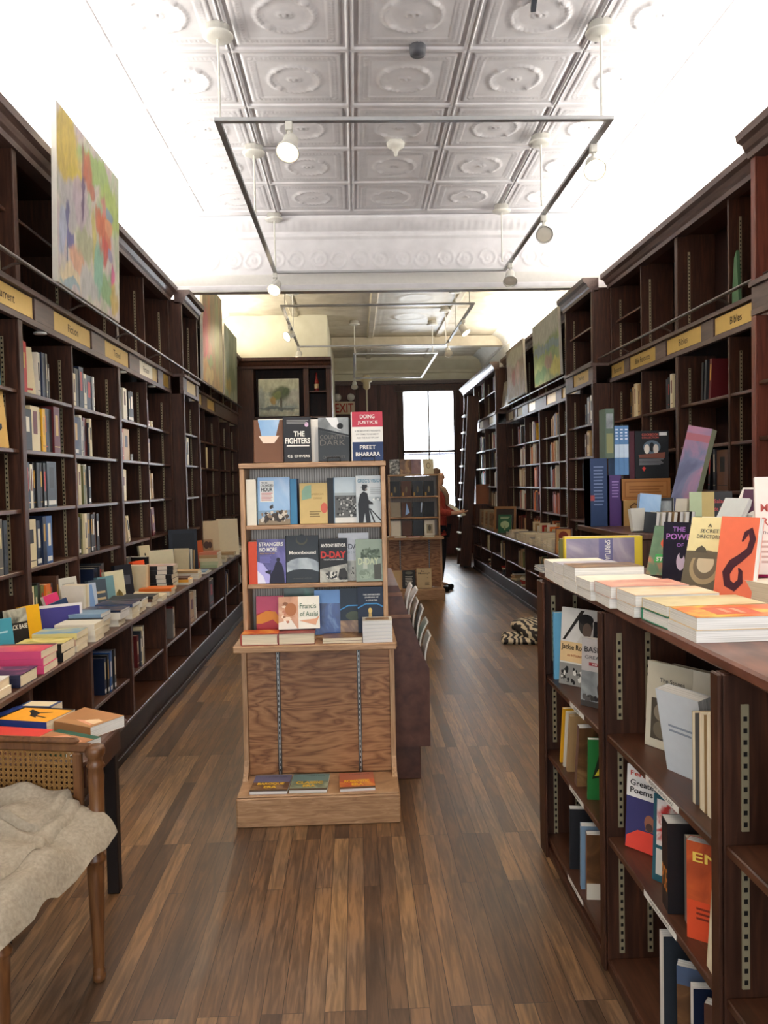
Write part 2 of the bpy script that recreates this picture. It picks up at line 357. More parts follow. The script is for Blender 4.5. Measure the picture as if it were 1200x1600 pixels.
me.polygons.add(len(Fq)); me.polygons.foreach_set('loop_start', (np.arange(len(Fq))*4).astype('i')); me.polygons.foreach_set('use_smooth', [True]*len(Fq))
me.update(calc_edges=True); me.validate(); me.materials.append(TIN)
o = bpy.data.objects.new('ceiling', me); COL.objects.link(o); o['kind'] = 'structure'
w = MB(); w.box(LX-.1, RX+.1, FRONT, BACK+.1, CZ+.004, CZ+.1, TIN); w.box(LX, RX, FRONT, GY0-PIT, CZ-.01, CZ+.004, TIN); struct('ceiling_slab', w)
# coves along the side walls
for nm, xa, sg in (('trim_3', LX, 1), ('trim_4', RX, -1)):
    w = MB(); w.prism([(xa, 3.93), (xa+sg*.02, 3.93), (xa+sg*.03, 3.98), (xa+sg*.09, 4.07), (xa+sg*.15, 4.115), (xa+sg*.22, 4.149), (xa, 4.149)], 'y', FRONT, 12.4 if sg > 0 else BACK, PAINT); struct(nm, w)
# ---- the beam between the rooms, with a pressed cove and scroll frieze
BY = 8.02
def beamface(u, v):
    x = LX + u*(RX-LX); z = 3.47 + v*(CZ-3.47); y = BY
    if v > .80: y -= .16*math.sin((v-.80)/.20*PI/2)
    elif v > .74: y -= .03
    elif v < .07: y -= .035
    elif v < .13: y -= .015
    s_ = (x % .42)/.42
    if .22 < v < .66:
        for cx, sg in ((.27, 1), (.73, -1)):
            r = math.hypot((s_-cx)*.42, (v-.44)*.68); th = math.atan2((v-.44)*.68, (s_-cx)*.42)
            y -= .011*math.exp(-((r-.075-.012*th*sg/PI)/.012)**2) + .008*math.exp(-((r-.02)/.012)**2)
    if .80 < v < .94: y -= .008*(.5+.5*math.cos(x*2*PI/.07))*math.exp(-((v-.87)/.05)**2)
    return (x, y, z)
w = MB(); w.grid(beamface, 460, 60, TIN); w.box(LX, RX, BY+.02, BY+.3, 3.62, CZ, TIN2); w.box(LX, RX, BY-.03, BY+.08, 3.455, 3.62, M('d4d1cc', .5)); struct('ceiling_beam', w)
# ---- second room: larger, flatter tin panels with moulded joints
def panel(u, v):
    d = max(abs(u-.5), abs(v-.5)); h = .02*math.exp(-((d-.485)/.02)**2)+.006*math.exp(-((d-.42)/.012)**2)+.008*math.exp(-((math.hypot(u-.5, v-.5)-.2)/.03)**2)
    return h
w = MB(); px = (RX-LX)/4
for a in range(4):
    for b_ in range(7):
        w.grid(lambda u, v: (LX+(a+u)*px, BY+.3+(b_+v)*1.24, CZ-panel(u, v)), 36, 36, TIN2)
for x in (LX+px, LX+2*px, LX+3*px): w.prism([(x-.06, CZ-.005), (x-.04, CZ-.035), (x+.04, CZ-.035), (x+.06, CZ-.005)], 'y', BY+.3, BACK, TIN2)
struct('ceiling_rear', w)
w = MB(); w.box(-.37, RX-.01, 14.3, 14.5, 3.96, 4.14, TIN2); struct('ceiling_rear_beam', w)

# ------------------------------------------------------------------ built-in bookcases
STRIPM = M('b3a787', .4, .5); PLATE = M('c9a553', .28, .35); PLATEW = M('e6e0d0', .5)
SLOT = M('120d0a', .8)
def standard_strip(name, parent, x, y, z0, z1, side=1, axis='y'):
    """perforated shelf standard; plate lies against a divider facing the camera (axis y) """
    mb = MB(); mb.box(x-.008, x+.008, y-.004, y, z0, z1, STRIPM)
    k = z0+.01
    while k < z1-.012: mb.box(x-.004, x+.004, y-.0046, y-.004, k, k+.010, SLOT); k += .025
    return mb.build(name, parent)
CORN = [(0, 0), (.03, 0), (.035, .03), (.05, .045), (.065, .075), (.095, .09), (.10, .13), (0, .13)]
LZ = [.775, 1.13, 1.45, 1.765, 2.075]
def wall_case(label, sg, face, back, ys, wides, proj=0, upper_mid=(), wood=WOOD, ends=True, plates=(), strips=True, zs=LZ, top=3.33):
    """sg +1 faces +x (left wall) / -1 faces -x (right wall). ys divider positions"""
    o = empty('bookcase', (face, ys[0], 0), label=label, cat='bookcase')
    X = lambda d: -d*sg            # d metres behind the face -> local x
    def bx(name, d0, d1, y0, y1, z0, z1, m, b=.003):
        a, c = sorted((X(d0), X(d1))); return boxobj(name, o, a, c, y0-ys[0], y1-ys[0], z0, z1, m, b)
    D = abs(face-back); y0, y1 = ys[0], ys[-1]
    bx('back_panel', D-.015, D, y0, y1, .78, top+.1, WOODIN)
    for y, wd in zip(ys, wides):
        t = .045 if wd else .02
        if y == y0: a, c = y, y+t
        elif y == y1: a, c = y-t, y
        else: a, c = y-t/2, y+t/2
        bx('divider', 0, D-.016, a, c, .782, 2.44, wood); bx('divider', 0, D-.016, a, c, 2.63, top, wood)
        if wd:
            for z0_, z1_ in ((.782, 2.439), (2.631, top)): bx('stile', -.014, -.0005, a-.004 if y > y0 else a, c+.004 if y < y1 else c, z0_, z1_, wood)
    for i in range(len(ys)-1):
        ta = .045 if wides[i] else .02; tb = .045 if wides[i+1] else .02
        a = ys[i]+(ta if i == 0 else ta/2)+.002; c = ys[i+1]-(tb if i == len(ys)-2 else tb/2)-.002
        for z in zs[1:]: bx('shelf', .005, D-.017, a, c, z-.022, z, WOODY)
        if i in upper_mid: bx('shelf', .03, D-.017, a, c, 2.985, 3.005, WOODY)
        if strips:
            for d in (.075,):
                standard_strip('shelf_standard', o, X(d), c+.0015-ys[0], 1.0, 2.35)
                standard_strip('shelf_standard', o, X(d), c+.0015-ys[0], 2.68, 3.2)
    # fascia with recessed plates
    f = MB(); Xa = lambda d: X(d)
    def fb(d0, d1, a, c, z0, z1, m): q = sorted((X(d0), X(d1))); f.bbox(q[0], q[1], a-ys[0], c-ys[0], z0, z1, m, .002)
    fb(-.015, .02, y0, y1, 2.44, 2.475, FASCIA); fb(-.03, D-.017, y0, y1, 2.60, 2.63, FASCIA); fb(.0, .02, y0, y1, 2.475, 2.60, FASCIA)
    cuts = [y0] + [q for p_ in plates for q in (p_[0]-.015, p_[1]+.015)] + [y1]
    for i in range(0, len(cuts), 2):
        a, c = max(y0, cuts[i]), min(y1, cuts[i+1])
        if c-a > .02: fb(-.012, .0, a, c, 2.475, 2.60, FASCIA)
    f.build('fascia', o)
    c_ = [(X(-p[0]), top-.02+p[1]) for p in CORN] ; c_[0] = (X(.05), top-.02); c_[-1] = (X(.05), top+.11)
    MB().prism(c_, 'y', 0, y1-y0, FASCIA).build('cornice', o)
    bx('top_board', .05, D, y0, y1, top, top+.02, wood)
    for (a, c, txt, pm) in plates:
        mb = MB(); q = sorted((X(.0), X(-.004))); mb.box(q[0], q[1], a-ys[0], c-ys[0], 2.482, 2.592, pm); pl = mb.build('sign_plate', o)
        if txt:
            tb = MB(); h = .048; asp = text_geo(txt, .012)[2]; wd = min(h*asp, (c-a)*.6); x = X(-.0048); mid = (a+c)/2-ys[0]
            put_text(tb, txt, (lambda u, v: (x, mid-wd/2+u, 2.513+v)) if sg > 0 else (lambda u, v: (x, mid+wd/2-u, 2.513+v)), M('3a2c18', .6), wd, h, .012)
            tb.build('lettering', pl)
    return o
LF, LB, LP = -1.74, -2.06, -1.63
lys = [2.5, 3.41, 4.27, 5.07, 6.02, 6.85, 7.72]
wall_case('long dark wood bookcase along the left wall, nearest the camera, with the large flower painting', 1, LF, LB, lys, [1, 1, 1, 0, 1, 0, 1], upper_mid=(1, 2),
          plates=[(2.9, 3.5, '', PLATE), (3.78, 4.46, 'Current', PLATE), (4.77, 5.41, 'Fiction', PLATE), (5.72, 6.30, 'Travel', PLATE), (6.62, 7.05, 'Fiction', PLATEW), (7.06, 7.2, '', PLATE), (7.42, 7.64, '', PLATE)])
wall_case('narrow dark wood bookcase standing forward in the left wall run, under the cornice step', 1, LP, LB, [7.73, 8.5], [1, 1], top=3.31, plates=[(7.92, 8.36, '', PLATE)])
wall_case('dark wood bookcase at the far end of the left wall, behind the two leaning paintings', 1, LF, LB, [8.51, 9.45, 10.35, 11.3, 12.04], [1, 0, 1, 0, 1], plates=[(8.7, 9.25, '', PLATE), (9.6, 10.1, '', PLATE)], zs=LZ)
RF, RB, RP = 2.42, 2.71, 2.26
wall_case('reddish wood bookcase end at the right edge of the photo, standing forward', -1, RP, RB, [3.5, 4.46], [1, 1], wood=REDWOOD, strips=False)
wall_case('dark wood bookcase on the right wall under the Bibles sign', -1, RF, RB, [4.48, 5.1, 5.9, 6.67, 7.45], [0, 0, 1, 0, 1], upper_mid=(3,),
          plates=[(4.70, 5.28, 'Bibles', PLATE), (5.50, 6.10, 'Bibles', PLATE), (6.34, 6.92, 'Bible Resources', PLATE), (7.08, 7.43, 'Resources', PLATE)])
wall_case('narrow dark wood bookcase standing forward in the right wall run, right of the green painting', -1, RP, RB, [7.46, 8.44], [1, 1], upper_mid=(0,), top=3.31, plates=[(7.62, 8.14, 'Theology', PLATE)])
wall_case('long dark wood bookcase on the right wall behind the two leaning landscape paintings', -1, RF, RB, [8.45, 9.4, 10.35, 11.3, 12.6], [1, 0, 1, 0, 1], upper_mid=(1, 3),
          plates=[(8.6, 9.2, '', PLATE), (9.5, 9.95, '', PLATE), (10.6, 11.0, '', PLATE), (11.4, 11.75, '', PLATEW), (12.1, 12.45, '', PLATEW)])
wall_case('far dark wood bookcase on the right wall next to the ladder and back window', -1, RP, RB, [12.61, 13.8, 14.9, 16.3], [1, 0, 1, 1], upper_mid=(0, 1), top=3.31, plates=[(12.9, 13.3, '', PLATEW), (13.9, 14.3, '', PLATEW)])

def low_case(label, sg, face, back, ys, top=.775, bays=(), zmid=.44, toe=.13):
    o = empty('counter_cabinet', (face, ys[0], 0), label=label, cat='cabinet')
    X = lambda d: -d*sg; D = abs(face-back); y0 = ys[0]
    def bx(name, d0, d1, a, c, z0, z1, m, b=.003):
        q = sorted((X(d0), X(d1))); return boxobj(name, o, q[0], q[1], a-y0, c-y0, z0, z1, m, b)
    bx('countertop', -.025, D, ys[0], ys[-1], top-.03, top, WOODY, .006)
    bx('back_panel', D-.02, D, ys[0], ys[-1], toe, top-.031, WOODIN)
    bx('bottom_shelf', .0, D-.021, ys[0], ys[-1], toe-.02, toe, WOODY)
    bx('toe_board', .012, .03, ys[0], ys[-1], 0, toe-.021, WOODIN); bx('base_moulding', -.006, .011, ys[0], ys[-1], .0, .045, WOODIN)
    for i, y in enumerate(ys):
        a, c = (y, y+.04) if i == 0 else ((y-.04, y) if i == len(ys)-1 else (y-.02, y+.02))
        bx('divider', 0, D-.021, a, c, toe+.001, top-.031, WOOD)
    for i in range(len(ys)-1):
        bx('shelf', .01, D-.021, ys[i]+.043, ys[i+1]-.043, zmid-.02, zmid, WOODY)
    return o
LCF = -1.345; lcy = [2.72, 3.3, 4.05, 4.78, 5.62, 6.42, 7.28, 8.18, 9.1, 10.1, 11.2, 12.04]
low_case('long low dark wood counter cabinet along the left wall, books piled on it', 1, LCF, -2.06, lcy, toe=.2, zmid=.43)
RCF = 2.06; rcy = [4.6, 5.6, 6.6, 7.6, 8.55, 9.7, 11.0, 12.2, 13.2, 14.05]
low_case('long low dark wood counter cabinet along the right wall', -1, RCF, 2.71, rcy, zmid=.45, toe=.2)
# brass coloured ladder rails
for (x, x2, ya, yb, lab) in ((-1.60, LF, 2.6, 11.6, 'long metal ladder rail in front of the left bookcases'), (2.30, RF, 3.6, 13.6, 'long metal ladder rail in front of the right bookcases')):
    RM = M('5c5048', .3, .6); o = empty('ladder_rail', (x, ya, 2.665), label=lab, cat='rail')
    if x < 0: pass
    MB().tube([(0, 0, 0), (0, yb-ya, 0)], .011, RM, 10).build('rail_bar', o)
    y = ya+.5
    while y < yb-.2:
        d = (x2-x)*.75
        MB().tube([(0, y-ya, 0), (d*.5, y-ya, -.005), (d, y-ya, -.030)], .007, RM, 8).build('rail_bracket', o); y += .93
# small puck lamps under the fascia
for (x, y) in [(-1.70, 3.85), (-1.70, 4.62), (-1.70, 6.2), (-1.70, 7.1)]:
    o = MB().lathe([(.0, .012), (.035, .012), (.038, .004), (.03, 0), (0, 0)], M('d8d8d4', .3), 16).build('puck_lamp', None, (x-.06, y, 2.426))
    tag(o, 'small white puck lamp under the left bookcase fascia, %s from the camera' % {3.85: 'nearest', 4.62: 'second', 6.2: 'third', 7.1: 'fourth'}[y], 'lamp', 'puck lamps under the fascia')
# ---- cabinet across the room at the end of the left run
cc = empty('display_cabinet', (-1.73, 12.05, 0), label='tall dark wood cabinet facing the camera with the street painting', cat='cabinet')
def cb_(n_, x0, x1, y0, y1, z0, z1, m): boxobj(n_, cc, x0+1.73, x1+1.73, y0-12.05, y1-12.05, z0, z1, m)
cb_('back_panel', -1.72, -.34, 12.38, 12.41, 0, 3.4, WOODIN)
for x0, x1 in ((-1.73, -1.48), (-.74, -.66), (-.40, -.32)): cb_('stile', x0, x1, 12.05, 12.375, 0, 3.3, WOOD)
cb_('shelf', -.655, -.405, 12.08, 12.375, 2.93, 2.95, WOODY); cb_('shelf', -1.475, -.745, 12.08, 12.375, 2.54, 2.57, WOODY); cb_('shelf', -.655, -.405, 12.08, 12.375, 2.54, 2.57, WOODY)
cb_('shelf', -1.475, -.745, 12.08, 12.375, 1.7, 1.73, WOODY); cb_('shelf', -1.475, -.745, 12.08, 12.375, 1.2, 1.23, WOODY)
MB().prism([(p[0]*-1, 3.28+p[1]*1.2) for p in CORN], 'x', 0, 1.41, WOOD).build('cornice', cc)
cb_('top_board', -1.73, -.32, 12.06, 12.40, 3.3, 3.44, WOOD)
# ------------------------------------------------------------------ books
def photo(name, stops, nscale=7, scale=(1, 1, 1), dist=1.2, seed=0): return noise_mat(name, stops, scale, nscale, 6, dist, .32, seed=seed)
def amat(c):
    return c if isinstance(c, bpy.types.Material) else M(pc(c), .44)
def cover_art(mb, w, h, y, art):
    """shapes printed on a cover; (u, v) run 0..1 across and up; each layer a hair above the last"""
    k = 0
    for a in art:
        k += 1; yy = y - .00012*k; P = lambda u, v: (-w/2+u*w, yy, v*h)
        if a[0] == 'r': mb.add([P(a[1], a[2]), P(a[3], a[2]), P(a[3], a[4]), P(a[1], a[4])], [(0, 1, 2, 3)], amat(a[5]))
        elif a[0] == 'p': mb.add([P(*q) for q in a[1]], [tuple(range(len(a[1])))], amat(a[2]))
        elif a[0] == 'e':
            n = 24; mb.add([P(a[1]+a[3]*math.cos(2*PI*i/n), a[2]+a[4]*math.sin(2*PI*i/n)) for i in range(n)], [tuple(range(n))], amat(a[5]))
        elif a[0] == 'specks':   # ('specks', u0, v0, u1, v1, n, (colours), size, seed): little figures of a printed photograph
            _, u0, v0, u1, v1, nn, cs, sz = a[:8]; rr = random.Random(a[8] if len(a) > 8 else 1)
            for i in range(nn):
                cu, cv = rr.uniform(u0+sz, u1-sz), rr.uniform(v0+sz*.7, v1-sz*.7); s1, s2 = sz*rr.uniform(.4, 1), sz*rr.uniform(.5, 1.1); y3 = yy-.000006*i
                pts = [(cu+s1*math.cos(t)*rr.uniform(.6, 1), cv+s2*.7*math.sin(t)*rr.uniform(.6, 1)) for t in [k_*PI/3.5 for k_ in range(7)]]
                mb.add([(-w/2+p[0]*w, y3, p[1]*h) for p in pts], [tuple(range(7))], amat(cs[i % len(cs)]))
        elif a[0] == 'line':   # tiny printed lines
            _, u0, v0, u1, v1, nl, c = a
            for i in range(nl):
                v = v1-(v1-v0)*(i+.5)/nl; e = (v1-v0)/nl*.22; u2 = u1-(u1-u0)*((i*37) % 10)/60
                mb.add([P(u0, v-e), P(u2, v-e), P(u2, v+e), P(u0, v+e)], [(0, 1, 2, 3)], amat(c))
BOOKS = []
def book(w=.15, h=.23, t=.03, col='cream', spine=None, back=None, pages='white', hard=False, art=(), texts=(), bands=(), stext=None,
         loc=(0, 0, 0), yaw=0, tilt=0, side=0, label=None, group=None, name=None, cat='book', curl=0, solid=False):
    """front cover faces local -y, spine on local -x, foot on z=0; origin bottom centre"""
    name = name or ('hardcover_book' if hard else 'paperback_book')
    lift = 0
    rot = Euler((math.radians(tilt), math.radians(side), math.radians(yaw)), 'XYZ')
    mn = min((rot.to_matrix() @ Vector((x, y, z))).z for x in (-w/2, w/2) for y in (-t/2, t/2) for z in (0, h))
    o = empty(name, (loc[0], loc[1], loc[2]-mn+.0004), rot, label, cat, group)
    solid = solid or name == 'box_set'
    c = MB(); ct = .0024 if hard else .0007; mc = amat(col); ms = amat(spine or col); mk = amat(back or col); y = -t/2
    if curl:
        n = 8
        def fr(u, v): return (-w/2+u*w, y-curl*(u**2)*v*.5, v*h)
        c.grid(fr, n, 4, mc)
    else: c.box(-w/2, w/2, y, y+ct, 0, h, mc)
    if solid: c.box(-w/2, w/2, y+ct+.00005, t/2-ct-.00005, 0, h, ms)
    c.box(-w/2, w/2, t/2-ct, t/2, 0, h, mk)
    if hard: c.prism([(-w/2-.003, y+.001), (-w/2+.002, y), (-w/2+.002, t/2), (-w/2-.003, t/2-.001), (-w/2-.006, t/4), (-w/2-.006, -t/4)], 'z', 0, h, ms)
    else: c.box(-w/2, -w/2+ct, y+ct, t/2-ct, 0, h, ms)
    xs = -w/2-(.0063 if hard else .0003)
    for (v0, v1, bc) in bands: c.box(xs, xs+.0002, -t*.25 if hard else -t*.46, t*.25 if hard else t*.46, v0*h, v1*h, amat(bc))
    cover_art(c, w, h, y-.0002, art)
    c.build('cover', o)
    i = .003 if hard else .0008
    if not solid:
      p = MB(); p.box(-w/2+ct, w/2-i, y+ct, t/2-ct, i, h-i, PAGES[pages]); p.build('pages', o)
    if texts or stext:
        tb = MB()
        for tx in texts:
            s_, u, v, wu, hv, tc = tx[:6]; bold = tx[6] if len(tx) > 6 else .02; tilt_ = tx[7] if len(tx) > 7 else 0
            yy = y-.0002-.00012*(len(art)+2)-.0009
            put_text(tb, s_, lambda a, b: (-w/2+u*w+a, yy, v*h+b+a*tilt_), amat(tc), wu*w, hv*h if hv else None, bold)
        if stext:   # spine lettering running down
            s_, v, ln, hh, tc = stext[:5]; xx = xs-.0004
            if len(stext) > 5: put_text(tb, s_, lambda a, b: (xx, t*.42-a, v*h+b), amat(tc), t*.84, ln*h, .03)
            else: put_text(tb, s_, lambda a, b: (xx, -hh*t/2+b, v*h-a), amat(tc), ln*h, hh*t, .02)
        tb.build('title', o)
    BOOKS.append(o); return o
def flat(cx, cy, z, w=.15, h=.23, t=.03, yaw=0, **k):
    """lying face up, footprint centred on (cx, cy)"""
    a = math.radians(yaw); ox = -math.sin(a)*h/2; oy = math.cos(a)*h/2
    return book(w, h, t, loc=(cx-ox, cy-oy, z), yaw=yaw, tilt=-90, **k)
ORD = ['first', 'second', 'third', 'fourth', 'fifth', 'sixth', 'seventh', 'eighth', 'ninth', 'tenth', 'eleventh', 'twelfth', 'thirteenth', 'fourteenth', 'fifteenth', 'sixteenth']
def pile(cx, cy, z, specs, yaw, where, group=None, rnd=None):
    """specs bottom to top: dict(w,h,t,...)"""
    zz = z; n = len(specs); rr = random.Random(int(abs(cx*1000)+abs(cy*1000)))
    for i, s in enumerate(specs):
        s = dict(s); cn = s.pop('cn', cname(s.get('col', 'cream')) if isinstance(s.get('col', 'cream'), str) else 'printed'); t = s.setdefault('t', .03)
        pos = 'top' if i == n-1 else ('bottom' if i == 0 else ORD[i]+' up')
        lab = '%s book lying flat, %s' % (cn, where) if n == 1 else '%s book, %s in the pile %s' % (cn, pos, where)
        flat(cx+rr.uniform(-.004, .004), cy+rr.uniform(-.004, .004), zz, yaw=yaw+rr.uniform(-2.5, 2.5), label=s.pop('label', lab), group=group, **s)
        zz += t+.0006
FAR = MB(); FARN = [0]
PALL = ['cream', 'black', 'navy', 'brown', 'maroon', 'ivory', 'tan', 'charcoal', 'green', 'slate', 'grey', 'red', 'black', 'brown', 'cream', 'olive']
def spine_book(x, y, z, sg, w, h, t, col, lean, label, group, face=False, pages='cream', lab=False):
    """upright on a wall shelf, spine to the room. x is the spine plane, y the near side"""
    rr = random.Random(int(y*977+z*131))
    c = MB(); X = lambda d: -d*sg
    def bx(d0, d1, a, b, z0, z1, m): q = sorted((X(d0), X(d1))); c.box(q[0], q[1], a, b, z0, z1, m)
    m = amat(col)
    bx(0, .0022, 0, t, 0, h, m); bx(.0022, w, 0, .0022, 0, h, m); bx(.0022, w, t-.0022, t, 0, h, m)
    ink = amat(rr.choice(['gold', 'ivory', 'black', 'cream', 'red']) if col not in ('cream', 'ivory', 'white', 'tan') else rr.choice(['black', 'maroon', 'navy', 'brown']))
    a0, a1 = t*.28, t*.72
    v0 = rr.uniform(.35, .5); v1 = rr.uniform(.75, .9); bx(-.0002, 0, a0, a1, h*v0, h*v1, ink)
    if rr.random() < .5: bx(-.0002, 0, t*.06, t*.94, h*.12, h*.14, ink)
    if lab: bx(-.0004, -.0002, t*.1, t*.9, h*.05, h*.15, amat('white'))
    o = c.build('book', None, (x, y, z+.0004), (math.radians(lean), 0, 0)); tag(o, label, 'book', group)
    p = MB(); q = sorted((X(.0023), X(w-.004))); p.box(q[0], q[1], .0023, t-.0023, .003, h-.004, PAGES[pages])
    # page edges run across y here: give the block its own stripes
    p.build('pages', o); BOOKS.append(o); return o
def shelf_row(sg, face, y, z, items, where, far=False, dark=.006):
    """items: (thickness, height, colour[, lean[, sticker]]) from the near end; a number is a gap"""
    k = 0; x = face - sg*dark; n = 0; yy = y
    cnt = sum(1 for it in items if not isinstance(it, (int, float)))
    for it in items:
        if isinstance(it, (int, float)): yy += it; continue
        t, h, col = it[:3]; lean = it[3] if len(it) > 3 else 0; st = it[4] if len(it) > 4 else False
        rr = random.Random(int(yy*991+z*77)); w = .15+rr.uniform(0, .03); ex = rr.uniform(0, .02)
        if far:
            a, b = sorted((x-sg*ex, x-sg*(ex+w))); FAR.box(a, b, yy, yy+t, z, z+h, M(pc(col), .5)); FARN[0] += 1
        else:
            size = 'thick' if t > .045 else ('thin' if t < .022 else '')
            sd = 'left' if sg > 0 else 'right'; pos = 'alone' if cnt == 1 else ORD[k] + ' from ' + sd
            lab = ' '.join(('%s %s%s spine, %s, %s' % (size, cname(col), ' leaning' if lean else '', pos, where)).split())
            # lean > 0: top tips away from the camera
            yb = yy; zl = 0
            if lean < 0:  # rotation about x by +: y->z ; top tips toward -y for positive angle
                yb = yy
            L_ = math.radians(abs(lean)); ext = h*math.sin(L_)
            if lean > 0: o = spine_book(x-sg*ex, yy, z+t*math.sin(L_), sg, w, h, t, col, -lean, lab, None)
            elif lean < 0: o = spine_book(x-sg*ex, yy+ext, z, sg, w, h, t, col, -lean, lab, None)
            else: o = spine_book(x-sg*ex, yy, z, sg, w, h, t, col, 0, lab, None, lab=st)
            if lean: yy += ext+t*(math.cos(L_)-1)
        yy += t+.0015; k += 1
def rand_row(seed, n, tmin=.015, tmax=.04, hmin=.2, hmax=.27, pal=PALL, lean_end=False):
    r = random.Random(seed); out = []; 
    for i in range(n): out.append((r.uniform(tmin, tmax), r.uniform(hmin, hmax), r.choice(pal)))
    if lean_end: a = out[-1]; out[-1] = (a[0], a[1], a[2], -9)
    return out
SH = ['', 'fourth shelf', 'third shelf', 'second shelf', 'top shelf']
def LW(b): return 'left wall %s' % b
bayL = {1: ('left bay under yellow Fiction plate', 4.27+.026), 2: ('left bay under Travel plate', 5.07+.012), 3: ('third visible bay left wall', 6.02+.026), 4: ('fourth visible bay left wall', 6.85+.012), 0: ('bay at left photo edge', 3.41+.026)}
LR = {
 (0, 4): [.62, (.03, .25, 'teal')], (0, 2): [.30, (.05, .27, 'charcoal'), (.05, .26, 'black'), (.03, .28, 'slate'), (.04, .27, 'grey')],
 (0, 1): [.45, (.08, .26, 'black'), (.03, .28, 'grey'), (.03, .27, 'slate')],
 (1, 4): [.03, (.05, .27, 'red'), .17, (.025, .245, 'ivory'), (.035, .25, 'navy'), (.012, .25, 'grey'), .03, (.012, .2, 'charcoal')],
 (1, 3): [.03, (.07, .22, 'black'), (.09, .245, 'cream'), (.012, .22, 'brown'), (.032, .24, 'yellow'), (.045, .25, 'black'), (.045, .25, 'charcoal'), (.065, .27, 'maroon')],
 (1, 2): [.02, (.03, .27, 'charcoal', 0, True), (.018, .25, 'slate'), (.02, .25, 'navy'), (.022, .24, 'ivory')] + [(.028, .25, 'black', 0, i == 3) for i in range(4)] + [(.1, .26, 'slate', 0, True)],
 (1, 1): [.05, (.085, .26, 'cream'), (.05, .25, 'navy', 0, True), (.035, .27, 'navy'), (.06, .27, 'blue', 0, True)],
 (1, 0): [.04, (.05, .25, 'cream'), (.03, .25, 'green'), (.03, .26, 'black'), (.03, .24, 'olive'), (.05, .24, 'orange'), (.03, .24, 'charcoal'), .05, (.025, .27, 'brown')],
 (2, 4): [.01, (.025, .2, 'cream'), (.05, .24, 'charcoal'), (.05, .26, 'navy'), .03, (.03, .23, 'ivory'), (.07, .23, 'navy'), (.012, .23, 'white')],
 (2, 3): [.01, (.05, .24, 'navy', 0, True), (.03, .24, 'slate'), (.03, .26, 'ivory'), (.012, .23, 'grey'), (.04, .25, 'maroon'), (.012, .22, 'black'), (.025, .25, 'cream')],
 (2, 2): [.01, (.02, .27, 'maroon'), (.03, .26, 'cream'), (.022, .26, 'black'), (.028, .25, 'olive'), (.025, .24, 'black', 0, True), (.015, .26, 'ivory'), (.025, .25, 'charcoal', 0, True)],
 (2, 1): [.01, (.02, .25, 'cream'), (.035, .24, 'black', 0, True), (.02, .26, 'olive'), (.028, .26, 'cream'), (.04, .26, 'grey'), (.02, .25, 'charcoal', 0, True), (.03, .25, 'black'), (.03, .26, 'brown'), (.03, .25, 'black')],
 (2, 0): [.3, (.05, .24, 'navy'), (.04, .25, 'charcoal'), (.03, .26, 'slate')],
 (3, 4): [.01, (.05, .24, 'cream'), (.02, .23, 'black'), (.05, .24, 'ivory'), (.04, .24, 'grey'), (.03, .23, 'charcoal', 0, True), (.05, .24, 'slate', 0, True)],
 (3, 3): [.02, (.05, .23, 'rust'), .02, (.09, .24, 'tan'), (.03, .05, 'grey')],
 (3, 2): [.02, (.09, .24, 'cream', 4)],
 (3, 1): [.02, (.04, .24, 'tan', -12), (.03, .2, 'cream', -14)],
 (3, 0): [.15, (.07, .24, 'grey'), (.03, .23, 'brown')],
 (4, 4): [.02, (.03, .22, 'maroon'), (.03, .05, 'white'), .03, (.03, .05, 'cream')],
 (4, 3): [.02, (.025, .2, 'brown')],
 (4, 2): [.05, (.03, .25, 'cream', -3), (.03, .22, 'tan', -3)],
 (4, 1): [.04, (.05, .24, 'maroon', -10)],
 (4, 0): [.05, (.03, .2, 'brown')],
}
for (b, s_), items in LR.items():
    y0 = bayL[b][1]; it = list(items)
    if isinstance(it[0], (int, float)): y0 += it.pop(0)
    sc_ = {0: 1.3, 1: 1.42, 2: 1.65, 3: 1.8, 4: 1.8}[b]; it = [v if isinstance(v, (int, float)) else (v[0]*sc_, *v[1:]) for v in it]
    shelf_row(1, LF, y0, LZ[s_], it, ('%s, %s' % (SH[s_], bayL[b][0])) if s_ else 'behind counter piles, %s' % bayL[b][0])
book(.17, .27, .02, 'cream', pages='cream', loc=(LF-.085, 4.487, LZ[4]), yaw=55, tilt=-6, art=[('r', .1, .1, .9, .14, 'red'), ('r', .1, .17, .7, .19, 'red')], label='cream book turned half face out beside a red spine, top shelf under the Fiction plate', hard=True)
book(.20, .29, .012, '#c9a25c', pages='cream', loc=(LF-.06, 4.045, LZ[3]+.0), yaw=62, tilt=-7, label='large tan certificate-like book standing face out at the left photo edge', hard=True,
     art=[('p', [(.62, .42), (.86, .42), (.86, .34), (.74, .26), (.62, .34)], 'slate'), ('r', .1, .72, .9, .725, '8a6a34')], texts=[])
# left, forward narrow case and beyond
shelf_row(1, LP, 7.80, 2.075, [(.03, .22, 'maroon'), (.03, .23, 'brown')], 'top shelf of left forward case')
shelf_row(1, LP, 7.86, 1.765, [(.05, .25, 'slate'), (.02, .26, 'black'), (.10, .27, 'cream'), (.04, .25, 'teal')], 'second shelf of left forward case')
shelf_row(1, LP, 7.84, 1.45, [(.03, .24, 'slate'), (.02, .25, 'black'), (.02, .25, 'white'), (.05, .2, 'charcoal')], 'third shelf of left forward case')
for k in range(3):
    shelf_row(1, LF, [8.6, 9.5, 10.4][k], [2.075, 1.765, 1.45][k % 2], rand_row(40+k, 4), '', far=True)
